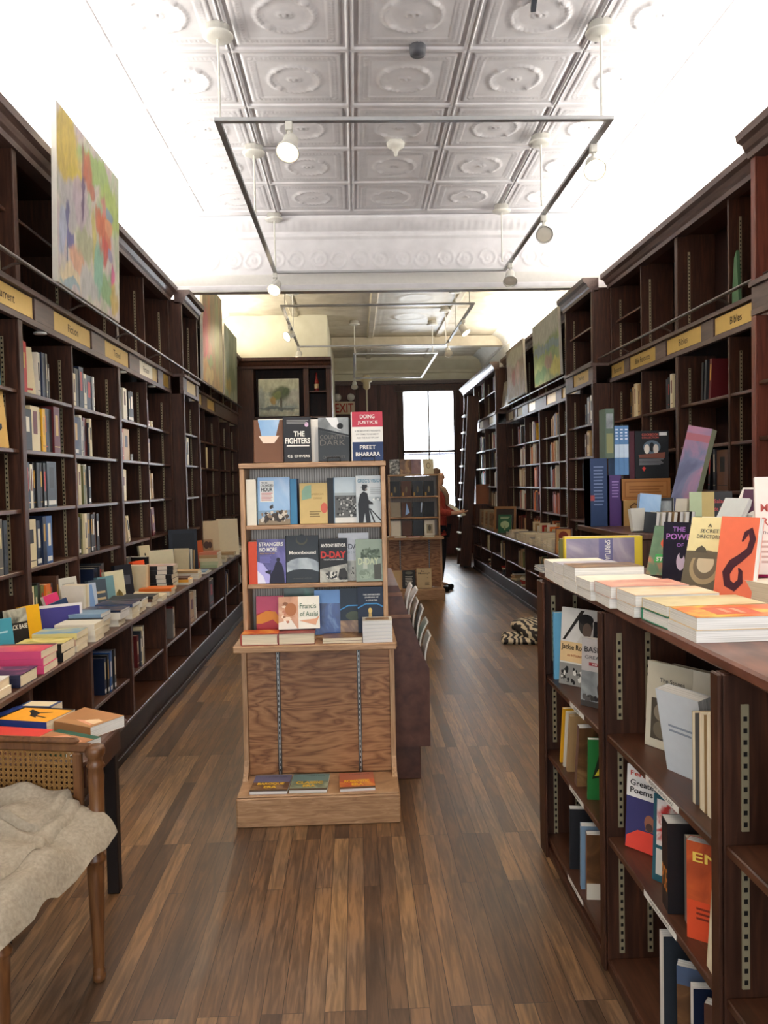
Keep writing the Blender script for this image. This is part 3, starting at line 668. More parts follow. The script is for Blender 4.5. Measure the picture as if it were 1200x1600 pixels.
# ---- right wall shelves (seen from the camera end outward)
RR = [
 (RF, 4.52, 4, [.02, (.03, .28, 'ivory'), (.03, .27, 'purple'), (.05, .28, 'slate'), (.05, .28, 'navy'), (.02, .28, 'cream'), (.02, .27, 'brown')], 'top shelf under rightmost Bibles plate'),
 (RF, 4.52, 3, [.02, (.03, .27, 'white')], 'second shelf at right photo edge'),
 (RF, 5.13, 4, [.24, (.035, .27, 'maroon', -5), (.03, .27, 'charcoal', -5), (.03, .26, 'black', -5)], 'top shelf under second Bibles plate'),
 (RF, 5.13, 2, [.03, (.16, .27, 'brown'), (.03, .28, 'charcoal'), .05, (.03, .29, 'black', -6)], 'third shelf under second Bibles plate'),
 (RF, 5.93, 4, [.02, (.03, .24, 'tan', -4), (.03, .24, 'black'), (.03, .25, 'cream'), (.035, .26, 'ivory'), (.03, .24, 'charcoal'), (.03, .23, 'slate')], 'top shelf left of Bibles plates'),
 (RF, 6.72, 4, [.05, (.05, .27, 'tan'), (.05, .28, 'cream'), (.03, .26, 'brown'), (.04, .26, 'tan'), (.02, .25, 'black')], 'top shelf under leftmost Bible Resources plate'),
 (RF, 5.13, 1, [.2, (.03, .25, 'charcoal'), (.04, .24, 'brown'), (.03, .25, 'olive')], 'fourth shelf under second Bibles plate'),
 (RP, 7.52, 4, [.01, (.06, .27, 'white'), (.07, .27, 'ivory'), (.03, .24, 'brown'), (.07, .26, 'grey'), (.02, .24, 'charcoal'), (.03, .2, 'slate')], 'top shelf of right forward case'),
 (RP, 7.52, 3, [.02, (.03, .24, 'olive'), .1, (.03, .24, 'tan'), (.03, .23, 'cream'), (.03, .25, 'tan'), (.03, .24, 'cream'), (.04, .22, 'brown')], 'second shelf of right forward case'),
 (RP, 7.52, 2, [.02, (.16, .22, 'green'), .2, (.02, .25, 'black')], 'third shelf of right forward case'),
]
for face, y, s_, items, wh in RR:
    it = list(items); y0 = y
    if isinstance(it[0], (int, float)): y0 += it.pop(0)
    shelf_row(-1, face, y0, LZ[s_], it, wh)
seed = 100
for i, (ya, yb) in enumerate(((8.5, 9.37), (9.43, 10.3), (10.4, 11.25), (11.35, 12.5))):
    for s_ in (4, 3, 2, 1, 0):
        seed += 1; r = random.Random(seed); 
        if s_ == 0 and i < 1: pass
        pal = ['cream', 'tan', 'brown', 'black', 'charcoal', 'maroon', 'ivory', 'slate', 'rust', 'tan'] if i != 2 else ['orange', 'tan', 'yellow', 'cream', 'brown', 'maroon', 'rust']
        items = rand_row(seed, r.randint(7, 11), .022, .05, .21, .28, pal)
        shelf_row(-1, RF, ya+r.uniform(.03, .25), LZ[s_], items, '%s, right bay behind green painting' % (SH[s_] or 'counter level'), far=(i >= 1))
for i, (ya, yb) in enumerate(((12.7, 13.75), (13.85, 14.85), (14.95, 16.2))):
    for s_ in (4, 3, 2, 1):
        seed += 1; r = random.Random(seed); shelf_row(-1, RP, ya+r.uniform(.03, .2), LZ[s_], rand_row(seed, r.randint(8, 14), .02, .05, .2, .27), '', far=True)
for i, (y, k) in enumerate(((12.8, 6), (14.0, 5))):
    shelf_row(-1, RP, y, 3.005, rand_row(300+i, k, .02, .05, .2, .25), '', far=True)
# ---- lower cabinets
LL = [(4.1, .43, [.25, (.03, .2, 'navy', 0, True), (.03, .21, 'black', 0, True), (.035, .22, 'blue', 0, True), (.03, .22, 'navy', 0, True), (.03, .22, 'charcoal', 0, True)], 'left counter cabinet, nearest opening'),
      (4.84, .43, [.15, (.04, .2, 'maroon'), (.03, .22, 'slate'), (.03, .24, 'cream'), (.02, .24, 'brown'), (.03, .24, 'grey')], 'left counter cabinet, second opening'),
      (5.68, .43, [.25, (.03, .22, 'grey'), (.03, .23, 'maroon'), (.03, .22, 'cream'), (.03, .22, 'tan')], 'left counter cabinet, third opening'),
      (6.48, .43, [.10, (.02, .24, 'charcoal'), (.16, .24, 'tan'), .05, (.03, .24, 'ivory')], 'left counter cabinet, fourth opening'),
      (7.34, .43, [.05, (.03, .25, 'white'), (.2, .24, 'black'), (.03, .25, 'ivory')], 'left counter cabinet, fifth opening')]
for y, z, it, wh in LL:
    it = list(it); y += it.pop(0); shelf_row(1, LCF, y, z, it, wh, dark=.02)
for y in (8.3, 9.2, 10.2): shelf_row(1, LCF, y, .43, rand_row(int(y*10), 6, .02, .04, .18, .24), '', far=True)
for i, y in enumerate((7.7, 8.65, 9.8, 11.1, 12.3)):
    shelf_row(-1, RCF, y+.1, .45, rand_row(500+i, 7 if i else 3, .02, .05, .19, .25, ['cream', 'tan', 'olive', 'slate', 'ivory', 'brown', 'black']), '', far=True)
for i, y in enumerate((8.8, 10.0, 10.6, 11.3, 12.4)):   # paperbacks thrown in flat on the bottom shelf
    r = random.Random(i); z = .2005
    for k in range(5):
        T = Matrix.Translation((RCF+.14, y+.12, z)) @ Matrix.Rotation(r.uniform(-.4, .4), 4, 'Z'); FAR.box(-.1, .1, -.07, .07, 0, .022, M(pc(r.choice(['cream', 'ivory', 'tan', 'red', 'black'])), .5), T); z += .023
# ------------------------------------------------------------------ oak display stands
FLUTE = None
def flute_mat():
    m, nt, N, L, b = nodes_of('grey_fluted_backboard'); tc = N.new('ShaderNodeTexCoord'); wv = N.new('ShaderNodeTexWave')
    wv.wave_type = 'BANDS'; wv.bands_direction = 'X'; wv.inputs['Scale'].default_value = 26; wv.inputs['Distortion'].default_value = .4
    L.new(tc.outputs['Object'], wv.inputs['Vector']); r = ramp(N, [(.0, '8a847e'), (.5, 'bcb6ae'), (1, 'd2ccc4')]); L.new(wv.outputs['Fac'], r.inputs['Fac'])
    L.new(r.outputs['Color'], b.inputs['Base Color']); b.inputs['Roughness'].default_value = .6
    bp = N.new('ShaderNodeBump'); bp.inputs['Strength'].default_value = .4; bp.inputs['Distance'].default_value = .002; L.new(wv.outputs['Fac'], bp.inputs['Height']); L.new(bp.outputs['Normal'], b.inputs['Normal'])
    return m
FLUTE = flute_mat()
STEEL = M('a9a9a6', .3, .8); BLACKM = M('1b1b1c', .35, .4)
def display_stand(x, y, label, rz=0):
    """x, y: middle of the front edge of the base"""
    o = empty('display_stand', (x, y, 0), (0, 0, rz), label, 'display stand')
    B = lambda n, *a, **k: boxobj(n, o, *a, **k)
    # base box with a flat tread
    mb = MB(); mb.bbox(-.372, .372, 0, .49, .0, .135, OAK, .006); mb.build('base', o)
    B('tread', -.368, .368, .004, .27, .1355, .143, OAK)
    B('front_panel', -.345, .345, .275, .293, .1435, .80, OAKP)
    for s in (-1, 1):
        q = [(.255, .1435), (.29, .1435), (.29, .80), (.262, .80), (.262, .22), (.235, .175), (.19, .1435)]
        MB().prism(q, 'x', s*.345 if s > 0 else -.368, s*.368 if s > 0 else -.345, OAKV).build('side_rail', o)
        sx = -.345 if s < 0 else .332; B('side_panel', sx, sx+.013, .294, .485, .136, .80, OAKV)
        B('upper_side', (.318 if s > 0 else -.34), (.34 if s > 0 else -.318), .16, .36, .836, 1.628, OAKV)
        m2 = MB(); xx = s*.195; m2.box(xx-.009, xx+.009, .269, .2745, .145, .80, BLACKM); m2.box(xx-.005, xx+.005, .2665, .2689, .145, .80, STEEL)
        z = .16
        while z < .78: m2.box(xx-.0022, xx+.0022, .2660, .2664, z, z+.013, SLOT); z += .026
        m2.build('shelf_standard', o)
    B('ledge', -.372, .372, .03, .49, .801, .823, OAK); B('ledge_lip', -.368, .368, .012, .029, .795, .8235, OAK); 
    B('top_board', -.343, .343, .155, .36, 1.629, 1.652, OAK)
    B('back_board', -.317, .317, .335, .345, .836, 1.628, FLUTE)
    B('bottom_rail', -.34, .34, .16, .36, .8235, .8355, OAK)
    for z in (1.085, 1.362): B('shelf', -.317, .317, .165, .334, z-.02, z, OAK)
    return o
DX, DY = -.198, 3.585
display_stand(DX, DY, 'tall golden oak display stand in the middle of the aisle with new books')
EX, EY = .775, 10.38
display_stand(EX, EY, 'golden oak display stand farther back near the window')
# ---- colours for printed pictures
sky = photo('print_blue_sky', [(.2, '5f8fc4'), (.5, '8fb2d6'), (.8, 'd3dbe2')], 3)
crowd = photo('print_monochrome_crowd', [(.35, '1c1c1c'), (.5, '6a6a68'), (.65, 'd0cec8')], 28)
riders = photo('print_riders', [(.3, '33291f'), (.48, '7a6650'), (.6, 'cfc4b0'), (.8, '4a3a2a')], 22)
purp = photo('print_violet_night', [(.25, '1a1440'), (.5, '3b2f7d'), (.75, '8f86d0')], 4)
moon = photo('print_moon', [(.3, '6d7780'), (.55, 'a9b2b5'), (.8, 'd5d8d3')], 7)
beach = photo('print_beach', [(.3, '4d4d46'), (.5, 'a7a392'), (.75, 'd9d4c3')], 9)
greenf = photo('print_foliage', [(.3, '4a5a44'), (.5, '8b967c'), (.75, 'b9bfa4')], 10)
fire = photo('print_warm', [(.2, '7a2c1c'), (.45, 'c4572c'), (.65, 'e8b04a'), (.85, 'f2e0b4')], 6)
tropic = photo('print_bright', [(.2, '2f7f4a'), (.4, 'e7d34c'), (.55, 'f3efe0'), (.7, 'd8532f'), (.85, '3a66b0')], 6)
nightcity = photo('print_blue_city', [(.2, '0c1430'), (.5, '2a4a86'), (.75, '9cc0e8')], 8)
aurora = photo('print_aurora', [(.2, '101c18'), (.5, '24463a'), (.8, '5aa88a')], 3)
oldoil = photo('print_old_painting', [(.2, '2b1d14'), (.45, '6e4c30'), (.65, 'b08b5a'), (.85, 'dcc797')], 7)
face = photo('print_skin', [(.2, '8a5a3c'), (.5, 'c99470'), (.8, 'ecd2b4')], 5)
greyp = photo('print_grey', [(.25, '55595c'), (.5, '8d9294'), (.8, 'c6c8c6')], 6)
mist = photo('print_mist', [(.25, '5b5878'), (.5, '8f8598'), (.75, 'd3c6c4')], 4)
def D(x, dy, z): return (DX+x, DY+dy, z)
TOP, S1, S2, S3, TRD = 1.652, 1.362, 1.085, .8355, .143
def wire_easel(x, y, z, w=.06, label=None):
    mb = MB(); r = .0022
    for s in (-1, 1): mb.tube([(s*w/2, -.035, .002), (s*w/2, .04, .002), (s*w/2, .058, .10)], r, BLACKM, 6); mb.tube([(s*w/2, -.035, .002), (s*w/2, -.035, .022)], r, BLACKM, 6)
    mb.tube([(-w/2, -.035, .022), (w/2, -.035, .022)], r, BLACKM, 6); mb.tube([(-w/2, .058, .10), (w/2, .058, .10)], r, BLACKM, 6)
    o = mb.build('book_easel', None, (x, y, z)); tag(o, label, 'book stand', 'small wire book easels'); return o
# top row of the middle stand
TY = .225
book(.135, .205, .028, '#6d4a35', pages='cream', hard=True, loc=D(-.205, TY, TOP), tilt=-9, yaw=2, art=[('p', [(.12, 1), (.88, 1), (.68, .45), (.3, .45)], sky), ('p', [(.14, .62), (.86, .62), (.68, .45), (.3, .45)], '#e3cdbb')],
     texts=[], label='brown book with a blue sky trapezoid, leftmost on top of the middle oak stand')
book(.145, .215, .02, 'ivory', pages='white', loc=D(-.19, TY+.055, TOP), tilt=-9, label='cream book peeking out behind the brown book with a sky trapezoid')
book(.13, .215, .035, '#24252a', pages='white', hard=False, loc=D(-.07, TY, TOP), tilt=-8, yaw=8, art=[('e', .84, .83, .07, .055, '#c7a7c4'), ('r', .1, .34, .92, .37, '#d8d4d0'), ('line', .12, .84, .9, .94, 3, '#8b8b8b')],
     texts=[('THE', .36, .56, .4, .12, 'white', .06), ('FIGHTERS', .05, .40, .9, .13, 'white', .06), ('C.J. CHIVERS', .12, .08, .8, .07, 'white', .03)], label='black book titled The Fighters on top of the middle oak stand')
book(.15, .21, .02, 'white', pages='white', loc=D(-.035, TY+.055, TOP), tilt=-9, label='white book peeking out behind The Fighters')
book(.145, .21, .03, '#33383c', pages='cream', loc=D(.10, TY, TOP), tilt=-8, yaw=-1, art=[('p', [(0, .72), (1, .55), (1, 1), (0, 1)], greyp), ('p', [(.25, 1), (.45, .8), (.75, .7), (.62, 1)], '#dcdedf'), ('p', [(.0, .78), (1, .60), (1, .56), (0, .72)], '#23282c'), ('e', .72, .80, .1, .07, '#16181a')],
     texts=[('COUNTRY', .06, .50, .84, .10, 'grey', .0), ('DARK', .06, .36, .82, .12, 'grey', .0), ('CHRIS OFFUTT', .14, .06, .74, .06, 'grey', .0)], label='dark grey book titled Country Dark on top of the middle oak stand')
book(.15, .21, .02, 'black', pages='cream', loc=D(.125, TY+.055, TOP), tilt=-9, label='black book peeking out behind Country Dark')
wire_easel(DX+.10, DY+TY+.0, TOP, label='wire easel under the Country Dark book')
book(.145, .235, .03, 'white', pages='white', hard=True, loc=D(.262, TY, TOP), tilt=-7, yaw=0, art=[('r', 0, .69, 1, 1, '#b63a4c'), ('r', 0, 0, 1, .38, '#23355c')],
     texts=[('DOING', .26, .86, .48, .08, 'white', .04), ('JUSTICE', .18, .735, .66, .08, 'white', .04), ('A PROSECUTOR\'S THOUGHTS', .08, .59, .84, .03, 'slate', .01), ('ON CRIME, PUNISHMENT,', .12, .52, .76, .03, 'slate', .01), ('AND THE RULE OF LAW', .14, .45, .72, .03, 'slate', .01),
            ('PREET', .24, .23, .52, .085, 'white', .04), ('BHARARA', .10, .09, .8, .085, 'white', .04)], label='red, white and blue book titled Doing Justice on top of the middle oak stand')
wire_easel(DX+.262, DY+TY, TOP, label='wire easel under the Doing Justice book')
# first shelf
Y1 = .20
book(.045, .215, .14, 'ivory', pages='white', loc=D(-.29, Y1+.05, S1), label='ivory spine at the left end of the top shelf of the middle stand')
book(.148, .222, .03, 'paleblue', hard=True, loc=D(-.185, Y1, S1), tilt=-4, art=[('r', 0, .3, 1, 1, sky), ('r', 0, 0, 1, .12, '#8a7a62'), ('specks', 0, .02, 1, .33, 60, ('#2b241e', '#4c4034', '#cfc6b6', '#3a3028', '#8a7864'), .085, 3), ('specks', .62, .05, .98, .34, 14, ('#e3ddd0', '#cfc6b6', '#a89c8a'), .11, 5), ('specks', .3, .3, .55, .44, 8, ('#2b241e', '#4c4034'), .05, 7), ('r', .06, .48, .5, .93, '#dfe0dd'), ('line', .1, .5, .46, .68, 6, '#a8443a')],
     texts=[('THE', .10, .87, .2, .03, 'black', .03), ('CROWDED', .08, .80, .4, .055, 'black', .05), ('HOUR', .10, .70, .36, .085, 'black', .06)], label='blue sky book titled The Crowded Hour, top shelf of the middle stand')
book(.14, .215, .032, 'blue', spine='#3f80a8', loc=D(-.094, Y1+.075, S1), yaw=90, side=0, label='blue spine beside The Crowded Hour on the top shelf of the middle stand', bands=[], pages='white', name='paperback_book')
book(.13, .192, .02, '#c8ad70', loc=D(.0, Y1, S1), tilt=-5, art=[('p', [(.08, .58), (.42, .62), (.42, .95), (.2, .93), (.08, .8)], '#7fa08a'), ('e', .88, .38, .12, .13, '#c8604a'), ('line', .35, .15, .75, .32, 3, '#8a7546')],
     texts=[('AMERICAN', .42, .70, .44, .045, '#8a7546', .0), ('CARNAGE', .5, .6, .3, .045, '#8a7546', .0), ('TIM ALBERTA', .34, .22, .36, .04, '#8a7546', .0)], label='sand coloured book with a green and a red patch, top shelf of the middle stand')
book(.14, .215, .03, 'black', loc=D(.080, Y1+.075, S1), yaw=90, label='black and blue spine in the middle of the top shelf of the middle stand')
book(.15, .215, .03, 'paleblue', hard=True, loc=D(.175, Y1, S1), tilt=-4, art=[('r', 0, .12, 1, .66, '#5a5a58'), ('specks', 0, .12, 1, .6, 110, ('#1c1c1c', '#c8c6c0', '#3a3a38', '#8a8884', '#262626'), .05, 11), ('r', 0, .6, 1, .66, '#9aa2a4'), ('r', 0, .66, 1, 1, '#b9c6cc'), ('r', 0, 0, 1, .12, '#dcdad2')], label='book with a monochrome crowd picture, top shelf of the middle stand')
book(.135, .222, .025, '#c5cacb', loc=D(.268, Y1-.015, S1), tilt=-4, yaw=0, art=[('r', 0, .0, 1, .55, '#b5bcbd'), ('p', [(.08, .0), (.06, .4), (.14, .60), (.26, .66), (.40, .62), (.44, .48), (.58, .42), (.60, .38), (.44, .38), (.46, .2), (.50, 0), (.34, 0), (.3, .2), (.24, 0)], '#16161a'), ('e', .30, .73, .085, .065, '#16161a'), ('r', .17, .75, .45, .765, '#16161a'), ('r', .22, .76, .40, .81, '#16161a'), ('e', .36, .70, .035, .03, '#8a8078'), ('p', [(.46, .3), (.50, .3), (.95, 0), (.88, 0)], '#16161a'), ('p', [(.44, .3), (.48, .3), (.66, 0), (.60, 0)], '#16161a'), ('specks', .55, .44, .98, .56, 14, ('#e8e6e0', '#8a9090'), .05, 2), ('line', .5, .6, .9, .75, 4, '#9aa0a0')],
     texts=[("GREG'S VISION", .06, .85, .88, .075, '#4b7f96', .03)], label='pale book with a black figure and tripod, right end of the top shelf')
# second shelf
book(.04, .2, .14, '#cf4a2a', loc=D(-.29, Y1+.05, S2), label='orange red spine at the left end of the second shelf of the middle stand')
book(.135, .208, .03, 'purple', loc=D(-.205, Y1, S2), tilt=-4, art=[('r', 0, 0, 1, 1, purp), ('p', [(0, 0), (.5, 0), (.42, .25), (.2, .45), (0, .5)], '#b9b4ec'), ('p', [(0, 0), (.3, 0), (.22, .16), (0, .3)], '#eceafc'), ('p', [(.42, 0), (.46, .2), (.58, .32), (.64, .46), (.74, .5), (.86, .44), (.93, .28), (.96, 0)], '#14102c'), ('e', .74, .53, .065, .05, '#14102c'), ('p', [(.46, .2), (.3, .24), (.28, .28), (.5, .3)], '#14102c'), ('line', .1, .46, .5, .64, 6, '#7a74c0')],
     texts=[('STRANGERS', .08, .84, .84, .09, 'white', .05), ('NO MORE', .10, .72, .6, .09, 'white', .05), ('MORE TALES OF THE', .12, .66, .5, .03, 'gold', .02)], label='violet book titled Strangers No More, second shelf of the middle stand')
book(.15, .222, .03, '#2b3136', hard=True, loc=D(-.058, Y1, S2), tilt=-4, art=[('p', [(0, .42), (.15, .485), (.35, .52), (.65, .52), (.85, .485), (1, .42), (1, .22), (.8, .27), (.5, .29), (.2, .27), (0, .22)], moon), ('e', .48, .9, .18, .1, '#4d4a3a'), ('e', .48, .93, .15, .09, '#2b3136')],
     texts=[('Moonbound', .08, .60, .84, .075, 'white', .05), ('A GRAPHIC HISTORY', .2, .08, .6, .02, 'grey', .0)], label='dark book titled Moonbound with a moon, second shelf of the middle stand')
book(.13, .205, .03, 'black', loc=D(.088, Y1-.01, S2), tilt=-4, art=[('r', 0, 0, 1, .42, beach), ('p', [(0, .3), (1, .42), (1, .5), (0, .5)], '#1b1b1a'), ('specks', .15, .04, .66, .27, 40, ('#1c1c1c', '#d8d4c8', '#4a4844'), .06, 4), ('p', [(.66, .12), (.72, .3), (.9, .32), (1, .2), (1, .05), (.7, .05)], '#2a2724'), ('e', .76, .08, .05, .035, '#100f0e'), ('e', .93, .08, .05, .035, '#100f0e')],
     texts=[('ANTONY BEEVOR', .05, .80, .9, .08, 'white', .05), ('D-DAY', .04, .55, .92, .16, '#c8342a', .09), ('THE BATTLE FOR NORMANDY', .14, .50, .72, .03, 'white', .01)], label='black book with D-Day in red letters, second shelf of the middle stand')
book(.145, .228, .02, '#d7d8dc', loc=D(.183, Y1+.025, S2), tilt=-4, art=[('r', 0, 0, 1, .42, beach), ('specks', .05, .1, .9, .3, 16, ('#3a3834', '#26241f'), .035, 9), ('r', 0, .415, 1, .425, 'white')], texts=[('D-DAY', .1, .66, .66, .11, 'slate', .0), ('STEPHEN E. AMBROSE', .1, .57, .7, .045, '#8d9aa0', .0)], label='pale grey book titled D-Day standing half behind another, second shelf')
book(.13, .198, .03, '#8b9788', loc=D(.258, Y1-.02, S2), tilt=-4, art=[('r', 0, 0, 1, 1, '#8d9b8a'), ('specks', .12, .5, .95, .82, 60, ('#4c5b48', '#5d6c58', '#3c4a3a', '#71806c'), .09, 6), ('specks', 0, .02, 1, .3, 30, ('#7a8876', '#9aa894'), .12, 8), ('p', [(.25, .3), (.3, .6), (.4, .6), (.42, .3)], '#b9bfae'), ('p', [(.66, .05), (.64, .4), (.9, .42), (.92, .05)], '#49493f'), ('r', .96, 0, 1, 1, '#c9502f')],
     texts=[('D-DAY', .08, .40, .74, .16, '#c9cfa8', .03)], label='grey green book titled D-Day at the right end of the second shelf')
# third shelf backs
book(.13, .185, .02, '#b8333a', loc=D(-.22, Y1+.02, S3), tilt=-4, art=[('p', [(0, 1), (0, .55), (.5, .65), (1, .4), (1, 1)], '#c4506e'), ('p', [(0, .5), (.35, .62), (.7, .6), (1, .25), (1, .12), (.6, .4), (.2, .3), (0, .3)], '#e08a2a'), ('r', 0, 0, 1, .1, '#e6dfd0')], label='red and orange book, left end of the bottom shelf of the middle stand')
book(.145, .222, .03, 'charcoal', loc=D(-.08, Y1+.03, S3), tilt=-3, art=[('r', 0, 0, 1, 1, aurora)], label='dark green aurora book behind the cream picture book on the oak stand')
book(.125, .21, .03, 'navy', loc=D(.055, Y1, S3), tilt=-4, art=[('r', 0, 0, 1, 1, nightcity), ('r', 0, .7, 1, 1, '#6f98cc')], label='blue night city book in the bottom shelf of the middle oak stand')
book(.128, .215, .03, '#1f2c3a', loc=D(.178, Y1-.005, S3), tilt=-4, art=[('p', [(0, .55), (.3, .64), (.7, .64), (1, .55), (1, .52), (.7, .61), (.3, .61), (0, .52)], '#3f8ac0'), ('e', .5, .4, .3, .1, '#48503f'), ('r', 0, 0, 1, .3, oldoil)], label='navy book with a blue arc and a dark dome, bottom shelf of the middle stand')
book(.13, .222, .03, '#142238', loc=D(.262, Y1-.022, S3), tilt=-4, art=[('p', [(0, .57), (.3, .66), (.7, .66), (1, .57), (1, .54), (.7, .63), (.3, .63), (0, .54)], '#3f8ac0'), ('e', .45, .5, .07, .06, '#e2c06a'), ('p', [(.38, .2), (.4, .45), (.5, .45), (.54, .2)], '#caa660')],
     texts=[('THE UNPUBLISHED', .2, .82, .62, .035, 'white', .01), ('JOURNALS OF', .26, .76, .5, .035, 'white', .01), ('A COURTIER', .3, .70, .42, .035, 'white', .01)], label='navy book with a gilt figure, right end of the bottom shelf of the middle stand')
# ledge in front
def fl(x, dy, z, **k): return flat(DX+x, DY+dy, z, **k)
LG = .8236
fl(-.25, .09, LG, w=.165, h=.11, t=.052, col='#9c3f33', pages='cream', hard=True, art=[('r', 0, 0, 1, 1, fire)], label='thick orange red book lying at the left end of the oak ledge')
fl(-.083, .09, LG, w=.165, h=.11, t=.052, col='#7c2f2c', pages='cream', hard=True, art=[('line', .1, .3, .9, .7, 2, '#a85a50')], label='thick dark red book lying on the oak ledge under the cream picture book')
book(.19, .15, .03, '#ece6d6', loc=D(-.075, .115, LG+.0525), tilt=-14, yaw=3, art=[('r', 0, 0, .48, 1, face), ('specks', .02, .1, .46, .95, 26, ('#e8cdb0', '#c08a66', '#8a5a3c', '#f0e0cc', '#b5765a'), .13, 12), ('p', [(.0, .2), (.3, .3), (.46, .0), (0, 0)], '#e8dfd0'), ('e', .3, .6, .14, .2, '#a8683c'), ('p', [(.5, .25), (.9, .1), (1, .4), (.9, .3)], '#d9a07c')],
     texts=[('Francis', .52, .62, .40, .16, '#4f6a52', .02), ('of Assisi', .52, .38, .44, .15, '#4f6a52', .02)], label='cream picture book with green script leaning over the oak ledge')
for i, c_ in enumerate(('#8a6a50', oldoil)): fl(.125, .09, LG+i*.0125, w=.18, h=.11, t=.012, col='#7a4034' if i == 0 else '#b9a68c', pages='cream', art=[] if i == 0 else [('r', 0, 0, 1, 1, oldoil)], label='thin brown %s book lying on the oak ledge beside the white pile' % ('lower' if i == 0 else 'upper, picture-covered'))
for i in range(6):
    fl(.285, .09, LG+i*.0166, w=.135, h=.11, t=.016, col='#e8e8ea' if i < 5 else '#cfc8b8', pages='white', art=[('r', .1, .2, .9, .8, oldoil)] if i == 5 else [], label='white paperback in the right pile on the oak ledge, %s' % ('topmost, with brown picture' if i == 5 else (ORD[i]+' from the bottom')), group='white paperbacks piled on the oak ledge')
# tread: three music books
for x, w_, top_c, ttl, ph in ((-.225, .185, '#6d6a86', 'BAROQUE', oldoil), (-.045, .185, '#6f8c8a', 'CLASSIC', greenf), (.175, .175, '#b36a50', 'ROMANTIC', fire)):
    fl(x, .125, TRD+(.0 if ttl != 'CLASSIC' else .0), w=w_-.012, h=.20, t=.014, yaw=-2 if x < 0 else 2, col=top_c, pages='white', art=[('r', 0, 0, 1, .6, ph), ('r', 0, .55, 1, 1, top_c), ('r', 0, 0, 1, .1, '#5b4a3a')],
       texts=[('A LISTENER\'S GUIDE', .28, .84, .6, .05, 'slate', .0), (ttl, .14, .36, .72, .15, '#f2c33a', .07), ('ERA', .34, .17, .34, .14, '#f2c33a', .07)], label='music book lying on the foot of the oak stand, titled %s Era' % ttl.title())
# ---- far stand's stock
def E_(x, dy, z): return (EX+x, EY+dy, z)
for i, (x, w_, h_, c_) in enumerate(((-.25, .13, .2, crowd), (-.1, .15, .2, oldoil), (.03, .15, .2, photo('print_dusk', [(.2, '4b3a4c'), (.5, '7d5b5a'), (.8, 'a08a80')], 5)), (.2, .14, .2, '#cfc2a0'))):
    book(w_, h_, .025, '#8a7a66', loc=E_(x, .22, TOP), tilt=-8, art=[('r', 0, 0, 1, 1, c_)]+([('e', .5, .55, .2, .2, '#6d5c45'), ('e', .5, .55, .15, .16, '#c8b890')] if i == 3 else []), label='%s book standing on top of the far oak stand, %s from the left' % (['grey patterned', 'brown landscape', 'dusky violet', 'cream portrait'][i], ORD[i]))
k = 0
dk = ['black', 'charcoal', 'brown', 'slate']
for zs_, nm in ((S1, 'top'), (S2, 'middle'), (S3, 'bottom')):
    for j, x in enumerate((-.25, -.1, .05, .2)):
        k += 1; cols = {('top', 3): 'black', ('bottom', 3): '#d9d2c0', ('middle', 0): '#a89c86', ('bottom', 0): 'ivory'}; c_ = cols.get((nm, j), dk[k % 4]); art = []
        if (nm, j) == ('middle', 1): art = [('p', [(.35, .1), (.5, .95), (.7, .5), (.8, .3)], '#9cc0ee')]
        if (nm, j) == ('middle', 2): art = [('p', [(.75, .3), (.82, .95), (.95, .95), (.86, .3)], '#c8d8f0')]
        if (nm, j) == ('bottom', 3): art = [('r', .2, .15, .8, .75, '#a09478'), ('e', .5, .5, .15, .2, '#5d5546')]
        if nm == 'top': art = [('e', .5, .45, .1, .22, '#7a6a4c'), ('r', .1, .03, .25, .25, 'gold')]
        cn = 'pale' if c_.startswith('#') or c_ == 'ivory' else cname(c_)
        book(.135, .2, .02, c_, loc=E_(x, .21, zs_), tilt=-4, art=art, label='%s face-out book, %s shelf of the far oak stand, %s from left' % (cn, nm, ORD[j]))
for j, (x, c_) in enumerate(((-.2, 'ivory'), (-.02, 'red'), (.17, 'cream'))): flat(EX+x, EY+.09, LG, w=.15, h=.1, t=.012, col=c_, label='thin %s booklet lying on the ledge of the far oak stand' % c_)
book(.15, .24, .02, '#c9a878', loc=E_(-.26, .15, TRD), tilt=-6, label='sand coloured book standing on the foot of the far oak stand, left')
book(.17, .24, .02, '#2e2c2a', loc=E_(-.09, .15, TRD), tilt=-6, art=[('e', .5, .85, .3, .08, '#6b6a5c'), ('line', .2, .15, .8, .7, 6, '#a8a498')], texts=[('True', .3, .3, .4, .1, 'ivory', .03)], label='black lettered book on the foot of the far oak stand, middle')
book(.20, .26, .015, '#d6bb8c', loc=E_(.11, .15, TRD), tilt=-6, art=[('e', .72, .52, .02, .015, 'black'), ('line', .55, .14, .85, .3, 3, '#3a3026')], texts=[('Is', .32, .82, .16, .08, 'black', .02), ('Mummy?', .12, .68, .74, .12, 'black', .02)], label='sand coloured picture book titled Is Mummy? on the foot of the far oak stand')

